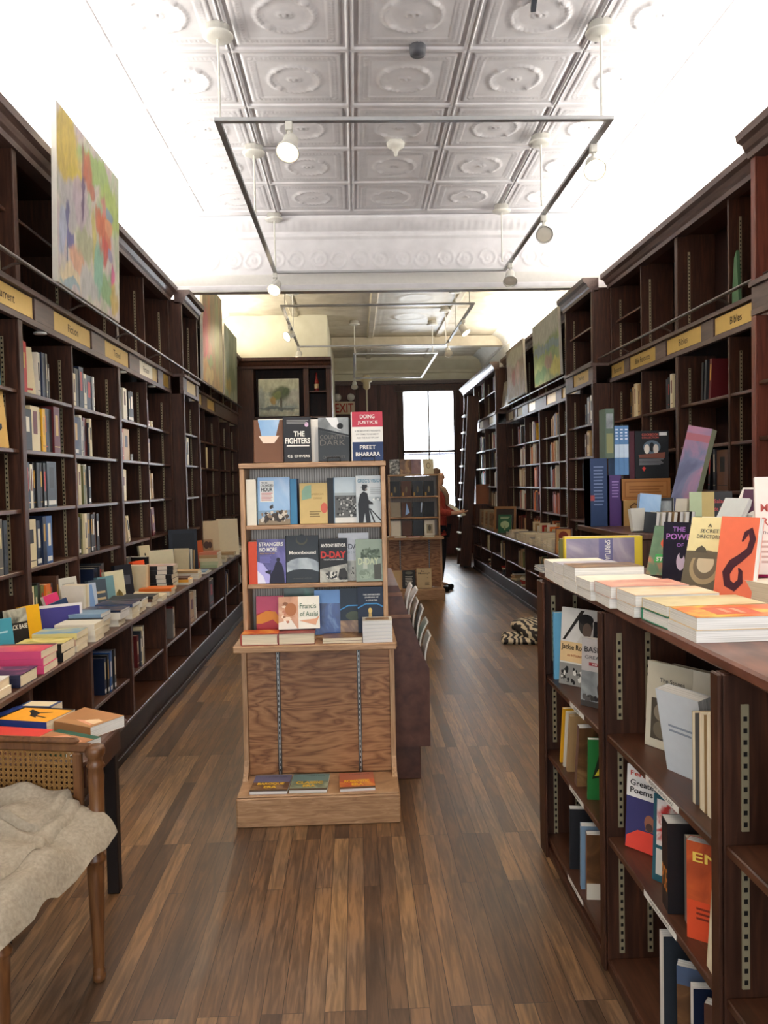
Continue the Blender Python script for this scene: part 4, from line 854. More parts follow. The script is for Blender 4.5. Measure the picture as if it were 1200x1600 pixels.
# ---- dark low cabinet with magazine rack behind the middle stand
mc_ = empty('magazine_cabinet', (-.1, 4.09, 0), label='low red brown magazine cabinet right behind the middle oak stand', cat='cabinet')
MR = noise_mat('scuffed_red_brown_board', [(.3, '42251b'), (.5, '523024'), (.85, '6b4636')], (4, 4, 4), 4, 5, .3, .4)
MB().prism([(-.26, .18), (.46, .18), (.462, .585), (.44, .63), (.31, 1.02), (-.26, 1.02)], 'y', 0, .85, MR).build('body', mc_)
boxobj('plinth', mc_, -.26, .41, .03, .80, .0, .179, MR)
for a_, b_, c_ in ((.372, .85, .87), (.33, .965, .985)): boxobj('rack_lip', mc_, -.26, a_, -.006, -.0005, b_, c_, noise_mat('worn_lip', [(.3, '6a4638'), (.7, '8a6650')], (4, 4, 4), 4))
for i, (y, c_, h_, zb) in enumerate(((4.22, 'paleblue', .13, .64), (4.34, '#e6e0d4', .13, .69), (4.30, '#4a7a6a', .16, .74), (4.36, '#3a3a3c', .14, .79), (4.44, 'ivory', .14, .84), (4.30, '#a86a60', .12, .90))):
    xb = .34-(zb-.63)/.39*.13; mb = MB(); q = [.03, .045, .035, .03, .05, .03][i]
    mb.grid(lambda u, v: (q*v*v, -.09+u*.18, h_*v), 2, 6, amat(c_)); mb.grid(lambda u, v: (q*v*v-.008, -.09+u*.18, h_*v*.98), 2, 6, PAGES['white']); mb.grid(lambda u, v: (q-.008*u, -.09+v*.18, h_-.004*u), 1, 2, PAGES['white']); mb.grid(lambda u, v: (q*v*v-.008*u, -.09, h_*v), 1, 6, PAGES['white'])
    o = mb.build('magazine', None, (xb+.012, y, zb-.02)); tag(o, '%s magazine curling out of the rack behind the oak stand, %s from the floor' % (['pale blue', 'white', 'green', 'black', 'ivory', 'reddish'][i], ORD[i]), 'magazine', 'magazines in the rack')
# ---- floor: folded patterned cushion by the right cabinets
def zebra():
    m, nt, N, L, b = nodes_of('black_cream_woven_pattern'); tc = N.new('ShaderNodeTexCoord'); wv = N.new('ShaderNodeTexWave'); wv.inputs['Scale'].default_value = 5; wv.inputs['Distortion'].default_value = 9; wv.inputs['Detail'].default_value = 2
    L.new(tc.outputs['Object'], wv.inputs['Vector']); r = ramp(N, [(.45, '2a211c'), (.55, 'd8c6a4')]); L.new(wv.outputs['Fac'], r.inputs['Fac']); L.new(r.outputs['Color'], b.inputs['Base Color']); b.inputs['Roughness'].default_value = .9; return m
ZB = zebra(); mb = MB()
def cush(u, v):
    a = 2*PI*u; e = abs(math.sin(PI*v))**.35
    return (.24*math.copysign(abs(math.cos(a))**.5, math.cos(a))*e, .42*math.copysign(abs(math.sin(a))**.5, math.sin(a))*e, .075-.075*math.cos(PI*v)+.008*math.sin(a*5)*e)
mb.grid(cush, 40, 12, ZB); tag(mb.build('folded_blanket', None, (1.80, 7.75, 0.0), (0, 0, .12)), 'folded black and cream patterned blanket on the floor by the right cabinets', 'blanket')
mb = MB(); mb.bbox(-.17, .17, -.2, .2, 0, .05, ZB, .02); tag(mb.build('folded_blanket', None, (1.55, 7.62, .0), (0, 0, -.2)), 'small patterned cloth bundle on the floor left of the folded blanket', 'blanket')

# ------------------------------------------------------------------ right foreground case
KX, KB = .76, 1.30
kc = empty('low_bookcase', (KX, .0, 0), label='dark wood waist-high double bookcase at the right, piles of books on top', cat='bookcase')
kys = [.0, .78, 1.655, 2.455, 3.30]; KD = []
boxobj('top_board', kc, .010, .68, -.4, 3.36, 1.135, 1.165, noise_mat('worn_red_brown_top', [(.3, '4a2a1e'), (.55, '6b4030'), (.72, '7d4f3b'), (.78, 'a88a6c')], (5, 1.5, 5), 5, 6, .5, .36), .006)
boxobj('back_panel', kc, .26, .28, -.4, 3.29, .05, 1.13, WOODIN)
boxobj('toe_board', kc, .0, .02, -.4, 3.30, .0, .035, WOOD)
for i, y in enumerate(kys):
    t = .02
    if i == 4: boxobj('end_panel', kc, .0, .66, 3.26, 3.30, 0, 1.134, WOOD); boxobj('stile', kc, -.012, -.001, 3.20, 3.302, 0, 1.134, WOOD); continue
    boxobj('divider', kc, .001, .259, y-t, y+t, .0, 1.134, WOOD); boxobj('stile', kc, -.010, -.0005, y-t, y+t, 0, 1.134, WOOD)
ZA = [.075, .43, .745]; ZBs = [.04, .43, .755]
for i, (a, b) in enumerate(zip(kys[:-1], kys[1:])):
    a2 = a+.0205; b2 = (3.2595 if i == 3 else b-.0205)
    for z in (ZA if i == 3 else (ZBs if i == 2 else [.04, .44, .77])): boxobj('shelf', kc, .004, .2585, a2, b2, z-.022, z, WOODY)
    for d in (.045, .135):
        for z0, z1 in ((.06, .40), (.46, .72), (.80, 1.07)): standard_strip('shelf_standard', kc, d, b2-.0005, z0, z1)
# shelf edge labels
for (y0, y1, z, tx) in ((2.68, 2.86, .742, 'BASEBALL'), (2.70, 2.88, .427, 'BIOGRAPHY'), (2.72, 2.92, .072, 'FICTION'), (1.88, 2.10, .752, 'POETRY ANTHOLOGY'), (1.90, 2.12, .427, 'POETRY CLASSICS')):
    mb = MB(); mb.box(-.0008, -.0002, y0, y1, z-.018, z-.001, amat('white')); pl = mb.build('shelf_label', kc, (.004, 0, 0))
    tb = MB(); hh = .009; wd = min((y1-y0)*.86, hh*text_geo(tx, .02)[2]*1.3); put_text(tb, tx, lambda u, v: (-.0012, (y0+y1)/2+wd/2-u, z-.0145+v), amat('black'), wd, hh, .02); tb.build('lettering', pl)
# books in it: spines / faces to the aisle (face yaw -90 looks to -x)
def kb(y, z, w, h, t, col, x=.07, yaw=-90, tilt=-3, side=0, **k): return book(w, h, t, col, loc=(KX+x, y, z), yaw=yaw, tilt=tilt, side=side, **k)
BZ = .745
wh = 'top shelf, far bay, right foreground case'
kb(3.215, BZ, .15, .24, .03, 'maroon', x=.115, yaw=0, tilt=0, label='dark red spine at the far end, '+wh)
kb(3.175, BZ, .15, .27, .022, '#6fb4d8', x=.10, yaw=0, tilt=0, label='light blue spine, '+wh)
kb(3.04, BZ, .175, .30, .012, '#d9d8d4', x=.085, yaw=-52, tilt=-5, art=[('r', 0, 0, 1, .28, '#8f8e8a'), ('specks', 0, .0, 1, .27, 60, ('#1c1c1c', '#dcdad4', '#4a4a48', '#8a8a86'), .06, 21), ('r', 0, .30, 1, .56, '#e3c492'), ('p', [(.05, .58), (.12, .58), (.62, .98), (.52, .98)], '#2d2a28'), ('e', .66, .80, .19, .13, '#3a3634'), ('e', .66, .87, .2, .07, '#1f1f21'), ('e', .70, .73, .12, .1, '#6b5a50'), ('p', [(.45, .57), (.95, .57), (.85, .66), (.55, .66)], '#cfcdc8')],
   texts=[('Jackie Robinson', .04, .44, .92, .09, 'black', .03), ('AN INTEGRATED LIFE', .2, .37, .6, .03, 'rust', .01)], label='book with a black and white ballplayer photo, '+wh)
kb(2.86, BZ, .15, .27, .02, 'black', x=.15, yaw=-50, tilt=-6, art=[('line', .2, .6, .9, .66, 1, 'grey')], texts=[('John Gehrig', .12, .82, .7, .06, 'ivory', .01)], label='black book with pale script, '+wh)
kb(2.74, BZ, .155, .24, .03, '#b7b2b0', x=.085, yaw=-50, tilt=-3, art=[('r', 0, 0, 1, .52, greyp), ('specks', 0, .04, 1, .2, 40, ('#3a3836', '#5a5856', '#26242a'), .07, 5), ('p', [(.44, .2), (.42, .3), (.46, .4), (.54, .4), (.6, .34), (.56, .28), (.6, .18), (.54, .18), (.5, .26), (.48, .18)], '#2a2828'), ('e', .5, .43, .03, .025, '#2a2828'), ('r', .2, .6, .9, .65, '#8f2c33'), ('r', 0, 0, 1, .08, '#44403e')], texts=[('BASEBALL', .08, .80, .86, .08, 'black', .02), ('GREATEST', .1, .70, .7, .05, 'slate', .0), ('HITTING', .3, .61, .5, .03, 'white', .02)], label='grey Baseball book with a batter, '+wh)
wh = 'middle shelf, far bay, right foreground case'
BZ = .43
for i, (y, c_, sd, t_, pg) in enumerate(((3.10, 'yellow', -14, .012, 'cream'), (3.05, 'ivory', -14, .012, 'cream'), (3.0, 'tan', -14, .02, 'tan'))): 
    book(.15, .235, t_, c_, loc=(KX+.10, y, BZ+.001), yaw=0, tilt=13, pages=pg, label='%s leaning book, %s from the left, %s' % (cname(c_), ORD[i], wh))
book(.16, .235, .03, '#6d5247', loc=(KX+.10, 2.86, BZ), yaw=0, tilt=12, art=[('r', 0, 0, 1, 1, oldoil)], label='brown mottled leaning book, '+wh)
book(.15, .23, .016, '#2c7c3c', loc=(KX+.10, 2.72, BZ), yaw=-10, tilt=11, art=[('p', [(.1, .35), (.9, .5), (.9, .95), (.3, .9)], '#202a1c'), ('p', [(.15, .4), (.3, .42), (.8, .95), (.6, .95)], '#e0d23c'), ('p', [(.4, .4), (.55, .45), (.95, .8), (.9, .9)], '#e0d23c')], label='green and yellow leaning book, '+wh)
wh = 'bottom shelf, far bay, right foreground case'
for i, (y, c_) in enumerate(((2.95, 'charcoal'), (2.80, 'paleblue'), (2.73, '#7a4a34'))): book(.16, .24, .03, c_, loc=(KX+.10, y, .075), yaw=-8, tilt=5, art=[('r', 0, .25, 1, 1, oldoil), ('r', 0, 0, 1, .25, 'ivory')] if i == 2 else [], label='%s book, %s' % (['black', 'pale blue', 'brown and cream'][i], wh))
wh = 'top shelf, near bay, right foreground case'
BZ = .755
kb(2.26, BZ, .16, .25, .018, '#c9c2ae', x=.13, yaw=-62, tilt=-4, art=[('r', .12, .1, .88, .58, '#4d463c'), ('e', .35, .42, .17, .1, '#8a8070'), ('e', .65, .42, .17, .1, '#7a7060'), ('e', .35, .22, .17, .1, '#6d6455'), ('e', .65, .22, .17, .1, '#8a8070')], texts=[('The Stones', .3, .78, .55, .05, 'slate', .0)], label='cream book with a mosaic of stones, '+wh, pages='cream')
kb(2.20, BZ, .16, .25, .03, 'ivory', x=.17, yaw=-62, tilt=-4, label='ivory book right behind the mosaic book, '+wh, pages='cream')
kb(2.06, BZ, .15, .23, .045, '#cfd6dc', x=.12, yaw=-68, tilt=10, art=[('line', .2, .5, .8, .62, 2, '#8d98a8')], label='thick pale blue grey book leaning, '+wh)
for i, t_ in enumerate((.02, .03, .025)):
    book(.15, .225+.01*i, t_, ['grey', 'tan', 'ivory'][i], loc=(KX+.12, 1.885-[0, .045, .085][i], BZ), yaw=178, tilt=0, pages='cream', label='%s book, page edges out, %s' % (['grey', 'tan', 'ivory'][i], wh))
wh = 'middle shelf, near bay, right foreground case'
BZ = .43
kb(2.31, BZ, .165, .25, .02, '#3d3c6c', x=.095, yaw=-52, tilt=-4, art=[('r', 0, .62, 1, 1, '#e9e6e2'), ('p', [(.0, 0), (.02, .14), (.25, .24), (.5, .25), (.8, .22), (.98, .1), (.98, 0)], '#e04a3c'), ('e', .48, .36, .1, .095, '#9a6450'), ('p', [(.40, .26), (.56, .26), (.54, .32), (.42, .32)], '#8a5a48'), ('e', .48, .31, .07, .05, '#54403c')],
   texts=[('Ferlinghetti', .08, .86, .86, .075, '#c8402f', .03), ("Greatest", .08, .76, .6, .07, 'black', .03), ('Poems', .08, .67, .46, .07, 'black', .03)], label='Greatest Poems book, man in red shirt, '+wh)
kb(2.125, BZ, .11, .24, .03, '#2c5a66', x=.085, yaw=-56, tilt=-3, art=[('r', .1, .42, .9, .95, photo('print_red_marks', [(.4, 'c03434'), (.55, 'e8e0dc')], 20)), ('r', .1, .08, .9, .38, '#d6d4cc')], label='teal book with a red scribble picture, '+wh)
book(.13, .235, .06, '#1d1a1c', loc=(KX+.085, 2.005, BZ), yaw=-8, tilt=0, stext=('POE', .22, .26, .5, '#d98a3c', 1), label='black book with orange spine letters, '+wh)
book(.15, .22, .03, 'grey', loc=(KX+.12, 1.93, BZ), yaw=-8, pages='cream', label='grey book beside the black one with orange letters, '+wh)
book(.15, .24, .03, '#d8502c', loc=(KX+.09, 1.845, BZ), yaw=-40, tilt=0, art=[('r', 0, .4, 1, 1, fire), ('line', .15, .2, .85, .35, 3, '#7a2c1c')], texts=[('ENIG', .1, .8, .8, .1, '#f0d060', .04)], label='orange red book, '+wh)
book(.15, .22, .03, 'cream', loc=(KX+.09, 1.74, BZ), yaw=178, tilt=-9, pages='cream', label='cream page edges leaning against the divider, '+wh)
wh = 'bottom shelf, near bay, right foreground case'
BZ = .04
for i, (y, c_, h_, yw) in enumerate(((2.10, 'slate', .27, 175), (1.98, '#50607c', .25, -30), (1.90, 'navy', .25, 172), (1.82, '#5c3d30', .24, -40), (1.73, 'ivory', .22, 176))):
    book(.15, h_, [.04, .03, .03, .03, .03][i], c_, loc=(KX+.12, y, BZ), yaw=yw, tilt=0 if i != 1 else 3, art=[('r', 0, 0, 1, .8, oldoil)] if i in (1, 3) else [], label='%s book, %s from the left, %s' % (['slate', 'grey blue', 'navy', 'brown picture', 'ivory'][i], ORD[i], wh))
book(.17, .25, .03, 'navy', loc=(KX+.09, 1.36, .77), yaw=-30, art=[('line', .1, .1, .9, .9, 8, 'ivory')], label='navy book at the right photo edge, shelf of the nearest bay')
book(.19, .27, .025, '#d07a2c', loc=(KX+.06, 1.40, .04), yaw=-50, tilt=-14, art=[('r', 0, 0, 1, 1, fire), ('p', [(0, 0), (1, .1), (1, .3), (0, .25)], '#5a3a2a')], texts=[('BATTLE', .15, .35, .6, .1, 'ivory', .04)], label='orange illustrated book in the bottom right corner of the photo')

# ---- on top of the right foreground case
TZ = 1.1652
def kt(x, y, z, **k): return flat(KX+x, y, z, yaw=-90+k.pop('dyaw', 0), **k)
RP_ = ', right foreground case'
pile(KX+.085, 3.04, TZ, [dict(w=.15, h=.21, t=.035, col='ivory', cn='white'), dict(w=.15, h=.21, t=.035, col='ivory', cn='white')], -90, 'left of the violet book'+RP_)
pile(KX+.085, 2.88, TZ, [dict(w=.15, h=.22, t=.038, col='ivory', cn='white'), dict(w=.15, h=.22, t=.038, col='#a9a6b4', cn='lilac grey')], -90, 'before the violet book'+RP_)
pile(KX+.085, 2.72, TZ, [dict(w=.15, h=.235, t=.04, col='ivory', cn='white'), dict(w=.15, h=.235, t=.045, col='#b9b09a', cn='patterned brown', art=[('r', 0, 0, 1, 1, oldoil)])], -90, 'fifth from the camera'+RP_)
pile(KX+.085, 2.555, TZ, [dict(w=.155, h=.235, t=.03, col='ivory', cn='white'), dict(w=.155, h=.235, t=.03, col='ivory', cn='plain white')], -90, 'fourth from the camera'+RP_)
pile(KX+.10, 2.39, TZ, [dict(w=.155, h=.235, t=.03, col='ivory', cn='white'), dict(w=.155, h=.235, t=.034, col='#c8785c', cn='pink and orange', art=[('r', 0, 0, 1, 1, photo('print_pinks', [(.2, 'c05a44'), (.5, 'e6a890'), (.7, 'f0dfb0'), (.9, 'a86a50')], 7))])], -90, 'third from the camera'+RP_)
pile(KX+.115, 2.225, TZ, [dict(w=.155, h=.235, t=.03, col='ivory', cn='white'), dict(w=.155, h=.235, t=.032, col='#d8a878', cn='orange and lilac', art=[('r', 0, 0, 1, 1, photo('print_sunburst', [(.2, 'c8603c'), (.45, 'f2d9b0'), (.6, 'f4ecd8'), (.85, '8a80c0')], 4))])], -90, 'second from the camera'+RP_)
pile(KX+.14, 2.055, TZ, [dict(w=.16, h=.26, t=.032, col='#2f7a5a', cn='green edged', hard=True), dict(w=.16, h=.26, t=.026, col='#c8a860', cn='cream and gold', art=[('r', 0, 0, 1, 1, photo('print_gold', [(.2, '8a6a3a'), (.5, 'e8d8a8'), (.8, 'f4ecd0')], 4))])], -90, 'behind the yellow one'+RP_)
pile(KX+.145, 1.885, TZ, [dict(w=.165, h=.25, t=.028, col='white', cn='white'), dict(w=.165, h=.25, t=.030, col='#e2b040', cn='yellow and red', art=[('r', 0, 0, 1, 1, photo('print_yellow_red', [(.2, 'c8442a'), (.45, 'e07a3a'), (.55, 'f0c64a'), (.85, 'f4e090')], 5)), ('r', .2, .25, .8, .7, '#c8583a'), ('line', .3, .35, .7, .6, 2, '#e8a080')])], -90, 'nearest the camera'+RP_)
# widen the top so the second rows stand on it
boxobj('top_extension', kc, .681, 1.02, 1.9, 3.36, 1.135, 1.165, WOODY); boxobj('end_panel', kc, .99, 1.01, 1.92, 3.28, 0, 1.134, WOOD)
boxobj('rear_panel', kc, .662, .68, -.4, 3.25, 0, 1.134, WOOD)
def ribbon(mb, ctr, wds, w, h, y, mat):
    L_, R_ = [], []
    for i, (u, v) in enumerate(ctr):
        a = ctr[max(i-1, 0)]; b = ctr[min(i+1, len(ctr)-1)]; dx, dy = (b[0]-a[0])*w, (b[1]-a[1])*h; l = math.hypot(dx, dy) or 1
        nx, ny = -dy/l*wds[i], dx/l*wds[i]; L_.append((-w/2+u*w+nx, y, v*h+ny)); R_.append((-w/2+u*w-nx, y, v*h-ny))
    n = len(ctr); mb.add(L_+R_, [(i, i+1, n+i+1, n+i) for i in range(n-1)], mat)
sp = book(.31, .15, .035, '#dcc23a', pages='cream', loc=(KX+.235, 3.20, TZ), yaw=-4, tilt=0, art=[('r', .02, 0, .90, .95, mist), ('r', .44, 0, .62, .95, '#6a6790'), ('r', .04, 0, .2, .36, '#b9aec8'), ('p', [(.2, 0), (.2, .36), (.34, .02)], '#4a3a50')], label='violet and yellow book with sideways white letters, on the right foreground case')
tb = MB(); put_text(tb, 'SPIRITUALITY', lambda u, v: (.005+v, -.0195, .135-u), amat('white'), .12, .022, .02); tb.build('title', sp)
book(.31, .14, .02, 'olive', pages='cream', loc=(KX+.225, 3.235, TZ), yaw=-4, label='olive edged book standing just behind the violet and yellow book')
wh = 'in the upright row, right foreground case'
def up(X, y, w, h, t, col, **k): return book(w, h, t, col, loc=(X, y, k.pop('z', TZ)), yaw=k.pop('yaw', -55), tilt=k.pop('tilt', -8), **k)
up(1.17, 3.02, .13, .20, .02, '#3a6a44', yaw=-50, tilt=-22, art=[('r', 0, 0, 1, 1, photo('print_children_book', [(.2, '2a5a34'), (.45, '5a7a5a'), (.6, 'd8603c'), (.8, '3a8a44')], 6)), ('r', .2, .25, .8, .42, '#3fa050'), ('e', .5, .65, .2, .1, '#d85a34')], texts=[('STAY', .25, .28, .5, .08, 'white', .04)], label='green picture book leaning '+wh)
up(1.19, 2.88, .14, .215, .035, '#1f1c2e', yaw=-52, tilt=-5, hard=True, back='#c8304c', art=[('e', .5, .33, .12, .15, '#d8c8e0'), ('e', .52, .44, .06, .06, '#1f1c2e')], texts=[('THE', .25, .84, .36, .08, '#a878c8', .03), ('POWER', .08, .70, .84, .1, '#c080d0', .03), ('OF', .38, .58, .2, .06, '#a878c8', .03)], pages='cream', label='black book with purple letters THE POWER OF '+wh)
up(1.32, 2.93, .13, .23, .025, '#3a3634', yaw=-45, tilt=-8, texts=[('KARMA', .1, .78, .8, .08, '#c86a3c', .04), ('HUMAN', .1, .62, .8, .08, '#c86a3c', .04)], art=[('line', .2, .2, .8, .5, 4, '#6a605a')], label='dark book with orange letters behind the temple book '+wh)
up(1.155, 2.63, .15, .25, .022, '#e8d9a0', yaw=-52, tilt=-20, art=[('r', 0, 0, 1, .50, '#5d5340'), ('e', .5, .30, .36, .24, '#a08c68'), ('e', .5, .33, .28, .2, '#6a5c48'), ('e', .5, .36, .2, .14, '#c8b898'), ('r', 0, .42, 1, .52, '#5d5340'), ('p', [(.2, .5), (.5, .5), (.45, .56), (.35, .6), (.25, .56)], '#4a4234'), ('e', .88, .62, .05, .08, '#4a4234')],
   texts=[('A', .42, .86, .1, .05, 'slate', .01), ('SECRET', .26, .78, .44, .05, 'slate', .01), ('DIRECTORY', .2, .70, .56, .05, 'slate', .01)], pages='cream', label='cream book with an arched temple picture '+wh)
for i in range(3): up(1.205+.028*i, 2.68+.012*i, .14, .25-.005*i, .018, ['ivory', 'tan', 'cream'][i], yaw=-52, tilt=-20, label='%s book tucked behind the arched temple book' % ['ivory', 'tan', 'cream'][i], pages='cream')
rd = up(1.165, 2.43, .15, .255, .02, '#ee7a5a', yaw=-70, tilt=-9, label='coral red book with a dark curling swan shape '+wh)
mb = MB(); ribbon(mb, [(.62, .70), (.70, .80), (.80, .84), (.88, .74), (.82, .60), (.62, .50), (.42, .42), (.30, .30), (.36, .18), (.54, .14), (.68, .22), (.66, .34), (.6, .38)], [.003, .009, .012, .012, .012, .013, .015, .016, .015, .013, .011, .008, .002], .155, .255, -.0112, amat('#4a2430'))
mb.build('cover_picture', rd)
up(1.345, 2.47, .16, .31, .03, '#ece0d6', yaw=-20, tilt=-7, z=TZ+.066, art=[('line', .1, .1, .9, .36, 5, '#c8a89c')], texts=[('THE', .3, .80, .4, .07, '#b0483c', .03), ('MUELLER', .1, .64, .8, .08, '#b0483c', .03), ('REPORT', .12, .50, .76, .08, '#b0483c', .03), ('The Washington Post', .12, .40, .76, .04, 'slate', .0)], label='tall white report with red letters at the right edge of the photo')
flat(1.31, 2.34, TZ, w=.17, h=.24, t=.065, yaw=-80, col='ivory', label='thick white book under the tall white report at the right photo edge', pages='cream')
for i, (x, y, c_, yw, tl, h_) in enumerate(((1.335, 3.02, '#d5d9d6', -74, -30, .33), (1.385, 2.99, '#e9e4dc', -74, -28, .37), (1.445, 2.96, '#4c2440', -68, -18, .34), (1.49, 2.94, '#c83070', -66, -16, .34))):
    up(x, y, .13, h_, .02, c_, yaw=yw, tilt=tl, art=[('line', .15, .2, .85, .7, 7, '#b8b4b0')] if i < 2 else [], texts=[('STAR CAT', .1, .2, .5, .08, 'teal', .02)] if i == 0 else [], label='%s book leaning in the second row, right foreground case' % ['pale grey', 'white', 'plum', 'magenta'][i])
# magazines/papers at the far left corner of the top
for i in range(6): flat(KX+.10, 3.285-.0*i, TZ+i*.0046, w=.11, h=.22, t=.004, yaw=-90+(-8, 5, 12, -3, 9, 2)[i], col=['grey', 'ivory', '#8a9098', 'ivory', 'grey', 'slate'][i], name='pamphlet', cat='pamphlet', label='%s pamphlet in the loose pile, far end of right foreground case, %s' % (['grey', 'ivory', 'blue grey', 'ivory', 'grey', 'slate'][i], ['bottom', 'second', 'third', 'fourth', 'fifth', 'top'][i])) if i else None

# ---- second low case farther on with the boxed sets
k2 = empty('low_bookcase', (1.38, 3.97, .10), label='second dark wood low bookcase behind the right foreground case, boxed sets on it', cat='bookcase')
boxobj('top_board', k2, -.015, .60, 0, .92, 1.135, 1.165, WOODY); boxobj('end_panel', k2, 0, .59, .01, .03, 0, 1.134, WOOD); boxobj('end_panel', k2, 0, .59, .89, .91, 0, 1.134, WOOD)
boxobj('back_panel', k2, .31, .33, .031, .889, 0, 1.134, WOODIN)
for z in (.04, .4, .77): boxobj('shelf', k2, .0, .309, .031, .889, z-.02, z, WOODY)
def bs(px0, px1, pyt, Y, h, t, col, **k):
    pass
def on2(x, y, w, h, t, col, z=TZ, **k): return book(w, h, t, col, loc=(x, y, z+.10), **k)
W2 = ' in the box pile on the right'
on2(1.43, 4.72, .10, .40, .13, '#2c3f63', art=[('line', .2, .3, .8, .9, 12, '#6a7a9c'), ('r', 0, .38, .25, .46, '#a84a4a')], back='#2c3f63', label='tall dark blue box standing at the left end'+W2, name='box_set', cat='box set', hard=False)
on2(1.535, 4.74, .07, .30, .13, '#5a4078', z=TZ, art=[('line', .2, .55, .8, .9, 6, '#9a80b8')], label='purple box standing beside the tall dark blue one'+W2, name='box_set', cat='box set')
s_ = on2(1.70, 4.70, .26, .15, .12, '#b08a56', label='tan box with large carved swirls'+W2, name='box_set', cat='box set')
mb = MB(); ribbon(mb, [(.35, .8), (.25, .88), (.15, .75), (.25, .55), (.36, .38), (.28, .15), (.14, .2)], [.004]*7, .26, .15, -.0612, amat('brown')); ribbon(mb, [(.45, .8), (.6, .82), (.56, .55), (.45, .5), (.62, .42), (.6, .15), (.45, .2)], [.003]*7, .26, .15, -.0612, amat('brown')); ribbon(mb, [(.7, .8), (.9, .8), (.9, .5), (.72, .5), (.9, .2)], [.003]*5, .26, .15, -.0612, amat('brown')); mb.build('carved_pattern', s_)
on2(1.71, 4.71, .29, .125, .12, '#a06a38', z=TZ+.151, art=[('r', .06, .12, .94, .88, '#8a5628'), ('r', .08, .16, .92, .84, '#a87240'), ('line', .15, .3, .85, .7, 3, '#8a5628')], label='brown wooden-looking box lying on the tan box'+W2, name='box_set', cat='box set')
for i in range(3): on2(1.545+.028*i, 4.73, .027, .29, .12, '#5d86b4', z=TZ+.302 if False else TZ+.3005, art=[('r', 0, .35, 1, .62, '#cfe0f0'), ('line', .2, .7, .8, .95, 4, '#dfe8f4')], label='pale blue picture spine, %s of three on the box pile' % ORD[i], name='hardcover_book')
on2(1.50, 4.72, .05, .29, .12, '#5a6a5c', z=TZ+.4004, art=[('r', .1, .6, .9, .9, greyp), ('r', .1, .1, .9, .5, '#8a8a60')], label='grey green picture spine beside the pale blue ones'+W2, name='hardcover_book')
on2(1.635, 4.73, .03, .28, .12, '#4a1f2a', z=TZ+.2765, label='wine red spine beside the pale blue ones'+W2, name='hardcover_book')
on2(1.755, 4.70, .20, .28, .05, '#17191d', z=TZ+.2765, art=[('e', .5, .66, .26, .14, '#5a6a78'), ('e', .35, .62, .08, .1, '#d8cec0'), ('e', .5, .66, .07, .1, '#1f1f22'), ('e', .62, .62, .08, .1, '#cfc4b8'), ('p', [(.1, .5), (.9, .55), (.88, .42), (.12, .44)], '#7a4a3c'), ('line', .12, .28, .85, .42, 5, '#8a8c90'), ('p', [(.2, .22), (.26, .25), (.32, .22), (.26, .15)], '#c03c34'), ('r', .72, .9, .95, .97, '#d8d8d4')],
    texts=[('COOKBOOK', .2, .90, .5, .05, '#c0584a', .03), ('COLLECTION', .2, .84, .5, .04, '#c0584a', .03)], label='black boxed set with a group picture'+W2, name='box_set', cat='box set')
on2(1.76, 4.30, .125, .54, .10, '#5b6284', z=TZ, tilt=-3, yaw=-38, side=13, art=[('r', 0, 0, 1, 1, photo('print_city_dusk', [(.2, '3c4464'), (.45, '6a6c88'), (.6, 'a8728a'), (.8, 'c8a888')], 4)), ('r', .0, .86, 1, .93, '#a0606a')], spine='#b4ba98', back='#b4ba98', pages='cream', label='tall slab-like boxed game leaning to the right behind the piles', name='box_set', cat='box set')
W3 = ' on the second low bookcase'
on2(1.575, 4.28, .11, .18, .09, '#a8b8cc', z=TZ, yaw=-12, tilt=-6, side=6, art=[('r', 0, 0, 1, 1, sky)], label='pale blue boxed card set leaning'+W3, name='card_set', cat='card set')
on2(1.67, 4.27, .09, .17, .02, '#2c2a28', z=TZ, yaw=-30, tilt=-5, art=[('r', .1, .1, .9, .9, greyp)], label='small black framed picture book'+W3)
for i in range(5): on2(1.735+.022*i, 4.25+.012*i, .11, .165-.004*i, .016, ['ivory', 'tan', 'grey', 'slate', 'olive'][i], z=TZ, yaw=-60, tilt=-5, label='small %s book, %s in the slanted row' % (['ivory', 'tan', 'grey', 'slate', 'olive'][i], ORD[i])+W3, pages='cream')
on2(1.47, 4.10, .08, .12, .03, '#c9c6bc', z=TZ, yaw=10, tilt=-15, label='small pale card box leaning at the left'+W3, name='card_set', cat='card set')
for i in range(7): on2(1.50+.03*i, 4.02, .10, .105, .02, ['slate', 'ivory', 'grey', 'tan', 'brown', 'ivory', 'charcoal'][i], z=TZ, yaw=-75, tilt=-6, label='small %s booklet, %s in the front row' % (['slate', 'ivory', 'grey', 'tan', 'brown', 'ivory', 'charcoal'][i], ORD[i])+W3, name='booklet', cat='booklet')
on2(1.80, 4.10, .12, .20, .03, '#b9c8a0', yaw=-20, tilt=-4, art=[('r', .5, 0, 1, 1, '#c8b070')], label='pale green and sand book right of the slab-like box')
on2(1.90, 4.12, .13, .20, .03, '#2a2624', yaw=-14, tilt=-4, texts=[('Salade', .3, .7, .56, .1, '#c8484c', .03), ('de luxe', .3, .5, .5, .1, '#c8484c', .03)], label='black book with red handwriting right of the pale green one')
boxobj('plinth', k2, .01, .58, .02, .90, -.10, -.0005, WOOD)
